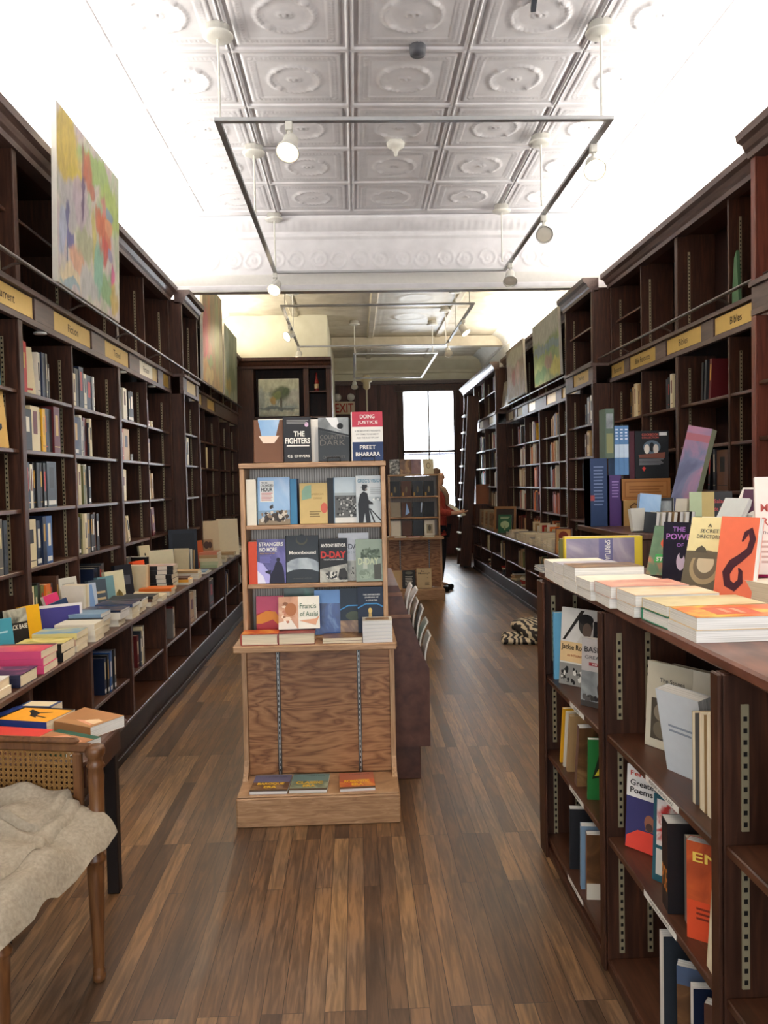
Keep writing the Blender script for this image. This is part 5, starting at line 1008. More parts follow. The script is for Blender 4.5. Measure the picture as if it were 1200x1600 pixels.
# ------------------------------------------------------------------ left counter: lying piles along the edge
CT = .7752
P = photo
pinks = P('print_pink_orange', [(.25, 'c42a5e'), (.5, 'e0566a'), (.65, 'f0a050'), (.8, 'f4dc9a')], 3)
yel = P('print_yellow_green', [(.25, '6a7a44'), (.45, 'd9c768'), (.6, 'ece0a8'), (.8, '8a9a58')], 8)
seas = P('print_sea_red', [(.2, '3a6a9c'), (.45, '7aa4bc'), (.6, 'e8d88c'), (.8, 'd0503c')], 4)
navyp = P('print_navy_pink', [(.3, '222a48'), (.5, '4a4260'), (.62, 'c86a84'), (.8, 'e8d8dc')], 10)
dkpic = P('print_dark_streaks', [(.3, '1c2030'), (.5, '3c4664'), (.62, 'a86a3c'), (.8, 'd0c0a0')], 9)
def lp(y, specs, where, x=-1.44, yaw=90): pile(x, y, CT, specs, yaw, where)
WHT = lambda t=.03, **k: dict(w=.15, h=.2, t=t, col='ivory', cn='ivory', pages='cream', **k)
lp(3.02, [WHT(.03), WHT(.03), dict(w=.15, h=.2, t=.004, col='white', cn='white', pages='white')], 'at the near end of the left counter')
lp(3.24, [dict(w=.165, h=.22, t=.05, col='#2a2c44', cn='navy and pink', pages='cream', art=[('r', 0, 0, 1, 1, navyp)], hard=True)], 'second from near end, left counter')
lp(3.47, [dict(w=.17, h=.24, t=.032, col='#d24a78', cn='hot pink', pages='cream'), dict(w=.17, h=.24, t=.032, col='#d24a78', cn='hot pink', pages='cream'), dict(w=.17, h=.24, t=.032, col='#d8507a', cn='pink and orange', pages='cream', art=[('r', 0, 0, 1, 1, pinks), ('r', .82, 0, 1, 1, '#5a3a44')])], 'by the teal book, left counter', x=-1.45)
lp(3.69, [dict(w=.16, h=.22, t=.04, col='black', cn='black spined', pages='cream'), dict(w=.16, h=.22, t=.04, col='#2a2620', cn='black spined yellow green', pages='cream', art=[('r', .14, 0, 1, 1, yel)])], 'before the yellow book, left counter')
lp(3.90, [dict(w=.16, h=.21, t=.03, col='ivory', pages='cream'), dict(w=.16, h=.21, t=.03, col='#d8b8a0', cn='peach', pages='cream'), dict(w=.16, h=.21, t=.03, col='#e8d88c', cn='blue, yellow and red', pages='cream', art=[('r', 0, 0, 1, 1, seas)])], 'before the violet box, left counter')
lp(4.14, [WHT(.03), WHT(.03), WHT(.03)], 'past the violet box, left counter', x=-1.43)
lp(4.34, [WHT(.035), WHT(.03), dict(w=.16, h=.21, t=.025, col='slate', pages='white', art=[('r', 0, 0, 1, .7, greyp)]), dict(w=.16, h=.21, t=.02, col='paleblue', pages='white')], 'before the cream paperbacks, left counter', x=-1.46)
lp(4.58, [WHT(.04), dict(w=.17, h=.24, t=.04, col='ivory', pages='white'), dict(w=.17, h=.24, t=.012, col='navy', pages='white', art=[('r', 0, 0, 1, 1, dkpic)])], 'before the blue figure book, left counter')
lp(4.82, [WHT(.03), WHT(.04), dict(w=.16, h=.22, t=.02, col='#3a4a6c', cn='dark streaked', pages='white', art=[('r', 0, 0, 1, 1, dkpic)])], 'with streaked covers on the left counter', x=-1.43)
lp(5.06, [WHT(.035), dict(w=.16, h=.22, t=.035, col='ivory', pages='cream', curl=.03), dict(w=.16, h=.22, t=.01, col='slate', pages='white', art=[('r', 0, 0, 1, 1, dkpic)], curl=.02)], 'with a curling cover on the left counter', x=-1.45)
lp(5.30, [WHT(.03), dict(w=.16, h=.22, t=.02, col='brown', pages='cream'), dict(w=.16, h=.22, t=.016, col='charcoal', pages='cream')], 'before the tall black pile on the left counter')
lp(5.54, [dict(w=.16, h=.22, t=.02, col='ivory', pages='cream'), dict(w=.16, h=.22, t=.016, col='cream', pages='cream', curl=.03)], 'left of the tall black pile on the left counter')
lp(5.82, [WHT(.03), dict(w=.17, h=.23, t=.022, col='orange', pages='cream')], 'before the orange topped pile on the left counter', x=-1.44)
tall = [dict(w=.165, h=.2, t=.022, col='#c8663c', cn='orange', pages='cream')] + [dict(w=.18, h=.235, t=.032, col='black', pages='cream', bands=((.2, .5, 'ivory'),)) for i in range(4)] + [dict(w=.18, h=.235, t=.032, col='black', cn='bright covered', pages='cream', bands=((.2, .5, 'ivory'),), art=[('r', 0, 0, 1, 1, P('print_mixed_bright', [(.25, 'c85a4a'), (.45, 'e8c8b0'), (.6, '8a8aa8'), (.8, '4a5a7c')], 6))])]
lp(6.12, tall, 'that is tall and black, left counter', x=-1.50)
lp(6.42, [WHT(.02), dict(w=.15, h=.2, t=.02, col='#e8a83c', cn='amber', pages='cream'), dict(w=.14, h=.18, t=.015, col='brown', pages='cream')], 'past the tall black pile, left counter', x=-1.43)
lp(6.80, [WHT(.03), WHT(.02), dict(w=.15, h=.2, t=.02, col='tan', pages='cream')], 'under the amber booklet on the left counter', x=-1.43)
lp(7.22, [dict(w=.22, h=.26, t=.012, col='ivory', pages='white'), dict(w=.2, h=.24, t=.01, col='paleblue', pages='white')], 'before the slim leaning cluster, left counter', x=-1.46)
lp(7.75, [dict(w=.26, h=.3, t=.03, col='#a9b48c', cn='pale green', pages='cream'), dict(w=.26, h=.3, t=.03, col='#b8bc94', cn='pale green', pages='cream'), dict(w=.25, h=.29, t=.03, col='cream', pages='cream'), dict(w=.25, h=.29, t=.03, col='tan', pages='cream'), dict(w=.24, h=.28, t=.025, col='#c87a5c', cn='salmon', pages='cream')], 'near the far end, wide, left counter', x=-1.47)
for i, y in enumerate((8.25, 8.75, 9.4, 10.1, 10.9)): lp(y, [WHT(.03), dict(w=.18, h=.22, t=.025, col=['cream', 'tan', 'ivory', 'grey', 'cream'][i], pages='cream')], '%s past the pale green one, left counter' % ORD[i])
# ---- left counter: standing row at the back
def ls(y, w, h, t, col, yaw=62, tilt=-8, x=-1.63, **k): return book(w, h, t, col, loc=(x, y, CT), yaw=yaw, tilt=tilt, **k)
L3 = ', back of left counter'
ls(3.68, .14, .185, .03, '#3f8a9c', art=[('line', .15, .62, .8, .72, 1, '#a8c8d0')], texts=[('THE', .3, .18, .5, .12, 'ivory', .03)], pages='cream', label='teal book at the left photo edge'+L3)
ls(3.86, .13, .205, .03, '#26221e', art=[('r', 0, .68, 1, 1, beach)], texts=[('BLACK BASE', .06, .52, .9, .11, 'ivory', .05), ('KATIE WYPN', .06, .3, .9, .07, 'ivory', .03)], pages='cream', label='black book with a pale picture top right of the teal one'+L3) if False else \
ls(3.86, .13, .205, .03, '#26221e', art=[('r', 0, .68, 1, 1, beach)], texts=[('BLACK BASE', .06, .52, .9, .11, 'ivory', .05)], pages='cream', label='black book with a pale picture top right of the teal one'+L3)
ls(4.04, .115, .195, .032, '#eab01e', yaw=66, pages='cream', label='bright yellow book'+L3)
ls(4.50, .11, .19, .02, '#e6d6cc', yaw=70, tilt=-16, side=-8, art=[('r', 0, .66, 1, 1, '#d8346c')], x=-1.66, label='white book with a hot pink top leaning'+L3, pages='cream')
ls(4.39, .11, .165, .02, '#243a5c', yaw=60, tilt=-14, side=-12, x=-1.58, art=[('e', .5, .12, .4, .1, '#c8d4e0')], label='navy book with a pale wave at its foot'+L3)
vb = book(.25, .155, .02, '#e2dad6', loc=(-1.52, 4.00, CT+.0), yaw=52, tilt=-4, art=[('r', .05, .08, .95, .92, '#3f3a80'), ('line', .1, .12, .76, .88, 1, '#4a4590'), ('r', .76, .1, .90, .5, '#c8c4cc')], label='landscape violet box with a pale border leaning across the left counter', name='box_set', cat='box set') if False else \
book(.25, .17, .02, '#e2dad6', loc=(-1.575, 4.235, CT), yaw=34, tilt=-4, art=[('r', .05, .08, .95, .92, '#3f3a80'), ('r', .76, .1, .90, .5, '#c8c4cc')], label='landscape violet box with a pale border standing on the left counter', name='box_set', cat='box set')
for i in range(3): ls(4.61+.032*i, .13, .225, .026, ['ivory', 'cream', 'ivory'][i], yaw=172, tilt=0, x=-1.62, pages='cream', label='%s thick paperback, page edges forward, %s of three' % (['ivory', 'cream', 'ivory'][i], ORD[i])+L3)
ls(4.87, .14, .2, .03, '#b9c4d4', yaw=55, art=[('p', [(.3, 0), (.25, .5), (.45, .95), (.8, .95), (.85, .4), (.8, 0)], '#7a9ac8'), ('e', .28, .75, .12, .1, '#5a4034'), ('r', 0, .0, .08, 1, 'ivory')], label='book with a blue draped figure'+L3)
ls(4.80, .15, .25, .02, '#cfccc0', yaw=70, x=-1.70, art=[('line', .15, .3, .85, .9, 5, '#a8a69a')], label='tall pale grey lettered book behind the cream paperbacks'+L3)
ls(5.08, .14, .2, .03, '#4a5560', yaw=60, art=[('r', .1, .55, .9, .62, '#c8b08a'), ('r', .1, .35, .9, .42, '#c8b08a')], label='slate book with two tan bars'+L3)
ls(5.25, .14, .2, .03, '#6f949a', yaw=62, label='grey teal book'+L3)
ls(5.44, .16, .215, .03, '#dcd3b0', yaw=58, art=[('e', .65, .22, .18, .15, '#7a6a3c'), ('p', [(.6, .0), (.62, .4), (.68, .4), (.7, 0)], '#5a5030')], label='cream book with a brown plant'+L3)
ls(5.65, .15, .235, .035, '#23242c', yaw=58, texts=[('LOST', .3, .5, .5, .12, '#8a8a90', .03), ('BOY', .3, .36, .5, .1, '#8a8a90', .03)] if False else [], art=[('r', .35, .4, .85, .68, '#55565e')], label='near black book with a grey block'+L3)
for i in range(2): ls(5.86+.045*i, .15, .21, .04, ['cream', 'tan'][i], yaw=172, tilt=0, x=-1.60, pages='cream', label='%s paperback with fanned page edges'%['cream', 'tan'][i]+L3)
ls(6.06, .15, .225, .03, '#e0562c', yaw=70, art=[('p', [(.0, 0), (1, 0), (.5, .6)], '#f08a2c')], label='orange red book'+L3)
ls(6.30, .15, .235, .04, 'black', yaw=160, x=-1.70, tilt=0, art=[], bands=((.2, .35, 'ivory'), (.5, .7, 'ivory')), label='black spine with white blocks'+L3)
ls(6.72, .24, .25, .03, '#e2d7b4', yaw=40, label='wide cream book, face to the camera, past the tall black pile'+L3, pages='cream')
ls(6.62, .12, .3, .02, 'cream', yaw=60, x=-1.72, art=[('e', .5, .75, .06, .04, 'black')], label='cream leaflet book with a dark dot'+L3)
for i in range(5): ls(6.98+.06*i, .13, .24-.008*i, .018, ['cream', 'slate', 'ivory', 'charcoal', 'tan'][i], yaw=175, tilt=(-4 if i % 2 else 3), x=-1.52, pages='cream', label='%s slim book in the leaning cluster, %s from the camera' % (['cream', 'slate', 'ivory', 'charcoal', 'tan'][i], ORD[i])+L3)
ls(7.45, .26, .38, .03, '#1f2733', yaw=25, x=-1.60, tilt=-6, art=[('r', .12, .1, .9, .9, '#171c26')], label='large navy black book'+L3)
ls(7.62, .16, .26, .03, '#b85a34', yaw=60, x=-1.5, label='rust orange book'+L3, pages='cream')
ls(8.66, .26, .40, .03, '#d8bf98', yaw=25, x=-1.60, tilt=-8, art=[('r', .25, .2, .72, .5, '#a8805c'), ('e', .45, .35, .12, .1, '#4a2a20'), ('e', .6, .35, .08, .09, '#4a2a20')], label='large sand coloured book with a brown picture'+L3)
ls(8.92, .24, .41, .03, '#e0cfac', yaw=25, x=-1.42, tilt=-8, label='large pale cream book right of the sand coloured one'+L3)
# ------------------------------------------------------------------ right counter piles
RT = .7752
def rp(y, specs, where, x=2.20, yaw=-90): pile(x, y, RT, specs, yaw, where)
C_ = lambda c, t, **k: dict(w=.17, h=.22, t=t, col=c, pages='cream', **k)
rr = random.Random(9)
yy = 7.3
for i in range(15):
    n_ = [6, 5, 4, 5, 3, 6, 4, 7, 6, 3, 5, 4, 3, 4, 3][i]
    sp_ = [C_(rr.choice(['ivory', 'cream', 'cream', 'tan', 'grey', 'ivory', 'white']), rr.uniform(.014, .036)) for _ in range(n_)]
    if yy < 11.2: rp(yy, sp_, '%s along the right counter' % ORD[i], x=2.17+rr.uniform(0, .03))
    else:
        z = RT
        for s_ in sp_: FAR.box(2.08, 2.28, yy-.09, yy+.09, z, z+s_['t'], M(pc(s_['col']), .6)); z += s_['t']
    yy += .23+rr.uniform(.02, .25) if yy > 9 else .235
R3 = ' standing on the right counter'
book(.17, .27, .035, '#6a3424', loc=(2.12, 8.10, RT), yaw=-35, tilt=-3, art=[('r', .06, .04, .94, .96, '#b8824a'), ('e', .5, .7, .3, .18, '#7a2a20'), ('e', .5, .3, .28, .2, '#8a3a28'), ('r', 0, .97, 1, 1, '#3a2440')], label='dark red and tan patterned book'+R3+' beyond the near piles', hard=True)
for i in range(6): book(.15, .22, .03, ['grey', 'ivory', 'slate', 'tan', 'grey', 'ivory'][i], loc=(2.40, 8.45+.12*i, RT), yaw=0, tilt=-7 if i % 2 else 0, pages='cream', label='%s book, %s from the camera in the back row' % (['grey', 'ivory', 'slate', 'tan', 'grey', 'ivory'][i], ORD[i])+R3)
for i in range(9):
    FAR.box(2.33, 2.36+.12, 9.4+.13*i, 9.43+.13*i, RT, RT+.18+.02*(i % 3), M(pc(['cream', 'orange', 'ivory', 'tan', 'red', 'cream', 'ivory', 'tan', 'cream'][i]), .5))
    FARN[0] += 1
book(.20, .27, .03, '#22583a', loc=(2.17, 11.6, RT), yaw=-28, tilt=-8, art=[('e', .5, .45, .34, .2, '#a8b88a'), ('r', .44, .15, .56, .4, '#8a9a70'), ('line', .15, .75, .85, .9, 2, '#c8d8b0')], label='green book with a pale tree'+R3)
book(.34, .38, .02, '#8a6038', loc=(2.235, 11.95, RT), yaw=-28, tilt=-8, art=[('r', .1, .1, .9, .9, '#2a1c14')], label='brown wooden frame behind the green tree book on the right counter', name='picture_frame', cat='frame')
for i, y in enumerate((12.5, 12.9, 13.3)): book(.22, .3, .02, ['#7a6a54', '#8a7a60', '#6a5c4c'][i], loc=(2.17, y, RT), yaw=-28, tilt=-6, art=[('r', .15, .1, .85, .9, oldoil)], label='brown grey book face out, %s beyond the green tree book' % ORD[i]+R3)
book(.24, .34, .02, '#7a4a34', loc=(2.20, 13.8, 1.1456), yaw=-30, tilt=-4, label='red brown book on a stand beyond the ladder')
o = MB().bbox(-.14, .14, -.12, .12, 0, .37, WOOD, .01).build('book_riser', None, (2.20, 13.85, .7752)); tag(o, 'small dark box riser under the red brown book by the ladder', 'box')
fo = FAR.build('distant_books'); tag(fo, 'many small books on the far shelves of both walls, too distant to tell apart', 'books', kind='stuff')

# ------------------------------------------------------------------ table and cane chair at the left front
t = empty('side_table', (-1.13, 2.87, 0), label='dark wood table at the left photo edge behind the cane chair', cat='table')
boxobj('tabletop', t, -.188, .225, -.24, .24, .635, .66, noise_mat('dark_table_top', [(.3, '3a231a'), (.6, '55372a'), (.8, '6a4838')], (6, 2, 6), 4, 5, .4, .38), .008)
boxobj('apron', t, -.18, .20, .20, .215, .55, .634, WOOD); boxobj('apron', t, -.18, .20, -.215, -.20, .55, .634, WOOD); boxobj('apron', t, .195, .21, -.199, .199, .55, .634, WOOD)
for x, y in ((.150, .19), (-.11, -.19), (-.185, .19)): boxobj('leg', t, x, x+.045, y-.022, y+.022, 0, .5495, M('1c1310', .5))
TT = .6603
horse = [('r', 0, .84, 1, 1, '#2a3f80'), ('r', 0, .8, 1, .85, 'black'), ('p', [(0, 0), (1, 0), (1, .8), (0, .8)], '#efa52c'), ('r', .9, 0, 1, .8, 'black'), ('p', [(.25, .3), (.35, .45), (.5, .5), (.68, .62), (.8, .62), (.72, .52), (.62, .42), (.7, .22), (.66, .22), (.56, .38), (.42, .36), (.3, .14), (.26, .16), (.34, .34)], 'black')]
def tb_(cx, cy, z, yaw, **k): return flat(cx, cy, z, yaw=yaw, **k)
tb_(-1.235, 3.02, TT, 74, w=.17, h=.26, t=.05, col='#2a4a90', pages='cream', art=horse, label='yellow book with a black galloping horse on the side table')
tb_(-1.255, 3.16, TT, 80, w=.08, h=.14, t=.05, col='#27406e', pages='cream', art=[('r', .1, .1, .9, .9, '#e8d8b0')], label='blue and cream book left of the horse book on the side table')
tb_(-1.235, 2.84, TT, 74, w=.15, h=.24, t=.03, col='#d84438', pages='cream', label='plain red paperback on the side table')
tb_(-1.01, 2.97, TT, 60, w=.16, h=.21, t=.042, col='#a8764a', pages='white', art=[('r', 0, 0, 1, 1, '#b08052'), ('p', [(.1, .1), (.35, .75), (.7, .9), (.85, .6), (.5, .2)], '#d89a78'), ('p', [(.2, .1), (.3, .4), (.6, .35), (.45, .08)], '#e8c8a0'), ('e', .6, .7, .14, .12, '#8a4a30')], label='thick brown art paperback at the corner of the side table', curl=.015)
tb_(-1.03, 2.77, TT, 60, w=.15, h=.21, t=.028, col='#2a5a48', pages='white', art=[('r', .2, .0, .8, 1, '#b07850'), ('p', [(.25, .1), (.5, .8), (.75, .6), (.6, .1)], '#d89a78'), ('r', 0, 0, .18, 1, '#24503f')], label='green and brown art paperback in front on the side table')
# chair
CANEW = noise_mat('honey_brown_turned_wood', [(.3, '482a14'), (.5, '643f22'), (.8, '7c5530')], (14, 14, 1.5), 4, 5, .5, .35)
CANE = M('8a6536', .5)
ch = empty('cane_chair', (-1.105, 2.55, 0), (0, 0, math.radians(-11)), 'low honey brown wooden chair with a cane back, cloth on the seat', 'chair')
SW, SD = .27, .50       # half width, depth toward the camera (-y)
def turned(z0, z1, r, feet=False):
    L_ = z1-z0; pr = []
    if feet: base_ = [(0, 0), (.55, 0), (.75, .015), (.8, .05), (.62, .07), (.75, .085), (.62, .10), (.66, .12), (1.0, .8), (1.0, .86), (1.25, .88), (1.25, .9), (1, .92), (1.15, 1)]
    else: base_ = [(0, 0), (1.1, 0), (1.1, .03), (.85, .08), (.9, .4), (1.0, .6), (.85, .7), (1.1, .74), (.85, .78), (.85, .84), (1.15, .88), (1.2, .94), (1.05, .985), (.8, 1), (0, 1)]
    return [(a*r, z0+b*L_) for a, b in base_]
for x in (-SW, SW):
    MB().lathe(turned(0, .44, .026, True), CANEW, 18).build('leg', ch).location = (x, 0, 0)
    MB().lathe(turned(0, .44, .026, True), CANEW, 18).build('leg', ch).location = (x*1.05, -SD, 0)
    p_ = MB().lathe(turned(.50, .745, .026), CANEW, 18).build('back_post', ch); p_.location = (x, .02, 0)
mb = MB(); mb.bbox(-SW-.03, SW+.03, -SD-.03, .045, .44, .50, CANEW, .012); mb.build('seat_frame', ch)
mb = MB(); mb.bbox(-SW+.01, SW-.01, .012, .03, .72, .75, CANEW, .006); mb.bbox(-SW+.02, SW-.055, .008, .034, .745, .765, CANEW, .008); mb.build('top_rail', ch)
for xa in (-SW+.03, SW-.075): MB().bbox(xa, xa+.03, .01, .03, .501, .72, CANEW, .005).build('back_upright', ch)
# woven cane: octagonal holes
mb = MB(); pit = .0175; x0, x1, z0, z1 = -SW+.06, SW-.075, .503, .72
x = x0
while x < x1:
    for dx in (0, .0045): mb.box(x+dx, x+dx+.0028, .0185, .0197, z0, z1, CANE)
    x += pit
z = z0
while z < z1:
    for dz in (0, .0045): mb.box(x0, x1, .0197, .0209, z+dz, z+dz+.0028, CANE)
    z += pit
k = -(z1-z0)
while k < (x1-x0):
    for s in (1, -1):
        pts = []
        for f in (0, 1):
            zz = z0+f*(z1-z0); xx = x0+k+(f if s > 0 else 1-f)*(z1-z0); pts.append([xx, zz])
        (ax, az), (bx_, bz) = pts
        def clip(ax, az, bx_, bz):
            if ax > bx_: ax, az, bx_, bz = bx_, bz, ax, az
            if ax < x0: az += (bz-az)*(x0-ax)/(bx_-ax); ax = x0
            if bx_ > x1: bz = az+(bz-az)*(x1-ax)/(bx_-ax); bx_ = x1
            return ax, az, bx_, bz
        if min(ax, bx_) < x1 and max(ax, bx_) > x0:
            q = clip(ax, az, bx_, bz); mb.add([(q[0], .0212+.0006*s, q[1]-.0022), (q[2], .0212+.0006*s, q[3]-.0022), (q[2], .0212+.0006*s, q[3]+.0022), (q[0], .0212+.0006*s, q[1]+.0022)], [(0, 1, 2, 3)], CANE)
    k += pit
mb.build('cane_panel', ch)
# cloth thrown over the seat
CL = noise_mat('grey_beige_towelling', [(.3, '8f8270'), (.55, '9c8f7c'), (.8, 'a99c88')], (1, 1, 1), 90, 3, .2, .95, .5)
def towel(u, v):
    a, b = u*2-1, v
    x = a*(SW+.085); y = .015-b*(SD+.09)
    edge = max(0, abs(a)-.80)/.20; fr = max(0, b-.86)/.14; bk = max(0, .05-b)/.05
    z = .528+.012*math.sin(a*5+b*3)*math.sin(b*7)+.010*math.sin(b*23+a*4)*math.exp(-((b-.35)/.5)**2)+.008*math.sin(a*14-b*6)
    z += .03*math.exp(-((b-.06)/.08)**2) + .022*math.exp(-((b-.30-.12*a)/.02)**2)*(1 if a < .7 else 0)*.6
    z -= (.075+.02*math.sin(b*17))*edge**1.6 + (.07+.015*math.sin(a*13))*fr**1.5
    return (x-.015*edge*edge*math.copysign(1, a), y, max(z, .44))
mb = MB(); mb.grid(towel, 70, 70, CL)
def fold(u, v):   # second layer, folded back
    x, y, z = towel(.04+u*.80, .02+v*.80); e = min(u, 1-u, v, 1-v)
    return (x-.02*(1-v)*.4, y, z+.022*min(1, e*50)+.008*math.sin(u*19+v*7)*min(1, e*10)+.001)
mb.grid(fold, 60, 60, CL)
def fold2(u, v):
    x, y, z = towel(.08+u*.70, .01+v*.32); e = min(u, 1-u, v, 1-v)
    return (x, y+.006, z+.046*min(1, e*40)+.009*math.sin(u*11+v*9)*min(1, e*10)+.002)
mb.grid(fold2, 50, 40, CL)
tw = mb.build('cloth_throw', None, (-1.105, 2.55, 0), (0, 0, math.radians(-11))); tag(tw, 'crumpled grey beige towel spread over the seat of the cane chair', 'towel')

# ------------------------------------------------------------------ paintings
def canvas(name, w, h, loc, yaw, tilt, mat, label, strokes=(), t=.03, side=0, shear=0):
    mb = MB(); E = M('ddd6c8', .8); mb.bbox(-w/2, w/2, -t/2, t/2, 0, h, E, .002); o = mb.build(name, None, loc, (math.radians(tilt), math.radians(side), math.radians(yaw)))
    f = MB(); f.add([(-w/2+.002, -t/2-.0006, .002), (w/2-.002, -t/2-.0006, .002), (w/2-.002, -t/2-.0006, h-.002), (-w/2+.002, -t/2-.0006, h-.002)], [(0, 1, 2, 3)], mat)
    cover_art(f, w, h, -t/2-.0008, strokes); f.build('painted_face', o); return tag(o, label, 'painting')
def brushed(name, w, h, stops, blobs, nscale=4, wob=.10, streak=(1, 1, .5), soft=.22):
    """oil paint: a mottled ground with soft-edged, brush-wobbled patches (u, v, ru, rv, colour) in order"""
    m, nt, N, L, b = nodes_of(name); tc = N.new('ShaderNodeTexCoord')
    mp = N.new('ShaderNodeMapping'); mp.inputs['Scale'].default_value = streak; L.new(tc.outputs['Object'], mp.inputs['Vector'])
    n1 = N.new('ShaderNodeTexNoise'); n1.inputs['Scale'].default_value = nscale; n1.inputs['Detail'].default_value = 6; n1.inputs['Distortion'].default_value = 1.5; L.new(mp.outputs[0], n1.inputs['Vector'])
    r = ramp(N, stops); L.new(n1.outputs['Fac'], r.inputs['Fac']); cur = r.outputs['Color']
    n2 = N.new('ShaderNodeTexNoise'); n2.inputs['Scale'].default_value = 7; n2.inputs['Detail'].default_value = 5; L.new(mp.outputs[0], n2.inputs['Vector'])
    sb = N.new('ShaderNodeVectorMath'); sb.operation = 'SUBTRACT'; sb.inputs[1].default_value = (.5, .5, .5); L.new(n2.outputs['Color'], sb.inputs[0])
    wb2 = N.new('ShaderNodeVectorMath'); wb2.operation = 'MULTIPLY_ADD'; wb2.inputs[1].default_value = (wob*4, 0, wob*4); L.new(sb.outputs[0], wb2.inputs[0]); L.new(tc.outputs['Object'], wb2.inputs[2])
    n3 = N.new('ShaderNodeTexNoise'); n3.inputs['Scale'].default_value = 26; n3.inputs['Detail'].default_value = 4; L.new(mp.outputs[0], n3.inputs['Vector'])
    for (u, v, ru, rv, c) in blobs:
        d = N.new('ShaderNodeVectorMath'); d.operation = 'SUBTRACT'; d.inputs[1].default_value = (-w/2+u*w, 0, v*h); L.new(wb2.outputs[0], d.inputs[0])
        e = N.new('ShaderNodeVectorMath'); e.operation = 'MULTIPLY'; e.inputs[1].default_value = (1/(ru*w), 0, 1/(rv*h)); L.new(d.outputs[0], e.inputs[0])
        l = N.new('ShaderNodeVectorMath'); l.operation = 'LENGTH'; L.new(e.outputs[0], l.inputs[0])
        mr = N.new('ShaderNodeMapRange'); mr.interpolation_type = 'SMOOTHSTEP'; mr.inputs['From Min'].default_value = 1+soft; mr.inputs['From Max'].default_value = 1-soft; mr.inputs['To Max'].default_value = .9; L.new(l.outputs['Value'], mr.inputs['Value'])
        mx = N.new('ShaderNodeMix'); mx.data_type = 'RGBA'; L.new(mr.outputs[0], mx.inputs['Factor']); L.new(cur, mx.inputs['A']); mx.inputs['B'].default_value = srgb(c); cur = mx.outputs['Result']
    r3 = ramp(N, [(.3, 'd8d8d8'), (.7, 'ffffff')]); L.new(n3.outputs['Fac'], r3.inputs['Fac'])
    mm = N.new('ShaderNodeMix'); mm.data_type = 'RGBA'; mm.blend_type = 'MULTIPLY'; mm.inputs['Factor'].default_value = 1; L.new(cur, mm.inputs['A']); L.new(r3.outputs['Color'], mm.inputs['B'])
    L.new(mm.outputs['Result'], b.inputs['Base Color']); b.inputs['Roughness'].default_value = .55
    bp = N.new('ShaderNodeBump'); bp.inputs['Strength'].default_value = .4; bp.inputs['Distance'].default_value = .003; L.new(n3.outputs['Fac'], bp.inputs['Height']); L.new(bp.outputs['Normal'], b.inputs['Normal'])
    return m
flower = brushed('painting_abstract_flowers', 1.14, .97, [(.25, '8fae94'), (.4, 'b9bfa0'), (.5, 'cfc6b8'), (.62, 'c3b2b6'), (.78, 'cfc08c')], [
    (.16, .80, .17, .2, 'cdb02c'), (.25, .68, .1, .1, 'd0b83c'), (.60, .86, .3, .08, '9cb862'), (.85, .72, .18, .16, 'a8bc58'), (.38, .80, .04, .14, '8a5a48'), (.44, .78, .075, .13, 'bd6138'), (.52, .72, .06, .07, 'b8684c'),
    (.16, .5, .14, .14, 'b4aeb0'), (.34, .56, .12, .14, 'b9a6b0'), (.66, .56, .09, .10, 'c4714a'), (.72, .52, .12, .15, 'cc6434'), (.72, .70, .05, .07, 'c87a7a'), (.82, .68, .05, .05, '7a90a8'), (.70, .38, .065, .11, 'c23c28'), (.80, .58, .07, .06, 'd89468'),
    (.53, .42, .05, .17, 'c8ba62'), (.36, .62, .035, .12, '553560'), (.12, .42, .035, .10, '4c4a80'), (.18, .29, .07, .07, '54508f'), (.15, .16, .02, .10, '4c5a78'), (.28, .22, .08, .09, 'd8a280'), (.40, .34, .12, .12, 'a9a884'),
    (.61, .24, .07, .18, '7fb49c'), (.78, .16, .13, .10, '7aa66c'), (.90, .12, .07, .12, 'bfa044'), (.86, .26, .05, .08, 'cc4080'), (.20, .08, .15, .06, 'dcc8a0'), (.45, .10, .16, .09, 'bcbab8'), (.17, .03, .12, .03, '88a2ac'), (.8, .38, .06, .05, '8c84a4'), (.06, .3, .05, .12, 'aab0c8')], 4, .07, (1, 1, .5))
canvas('painting', 1.14, .97, (-1.605, 5.02, 2.682), 90, 1.5, flower, 'large bright abstract flower painting leaning on the left rail')
canvas('painting', 1.25, 1.12, (-1.605, 9.25, 2.682), 90, 1, brushed('painting_rose_field', 1.25, 1.12, [(.25, '6d7056'), (.45, '96805c'), (.6, 'a98a60'), (.78, '84887a')], [(.12, .42, .16, .30, 'c54a5c'), (.22, .32, .12, .16, 'd43c5c'), (.3, .62, .08, .2, 'b8744a'), (.35, .3, .1, .12, 'c0806a'), (.1, .12, .2, .12, 'd4a25c'), (.3, .08, .2, .07, 'c8b070'), (.35, .22, .12, .06, '7f9a5c'), (.7, .55, .12, .4, '8c9468'), (.9, .4, .12, .4, '7a7a60')], 4, .08, (1, 1, .3)), 'tall pink and ochre landscape painting on the left rail beyond the cornice step')
canvas('painting', 1.05, .88, (-1.605, 10.55, 2.682), 90, 1, brushed('painting_green_bank', 1.05, .88, [(.25, '4f5c4c'), (.45, '76806a'), (.6, '8f9078'), (.78, 'a8a894')], [(.2, .7, .2, .3, '8f9c92'), (.6, .3, .3, .2, '5c6444'), (.3, .15, .2, .1, 'a08c50')], 5, .08, (1, 1, .3)), 'smaller green grey landscape painting on the left rail, farther than the pink one')
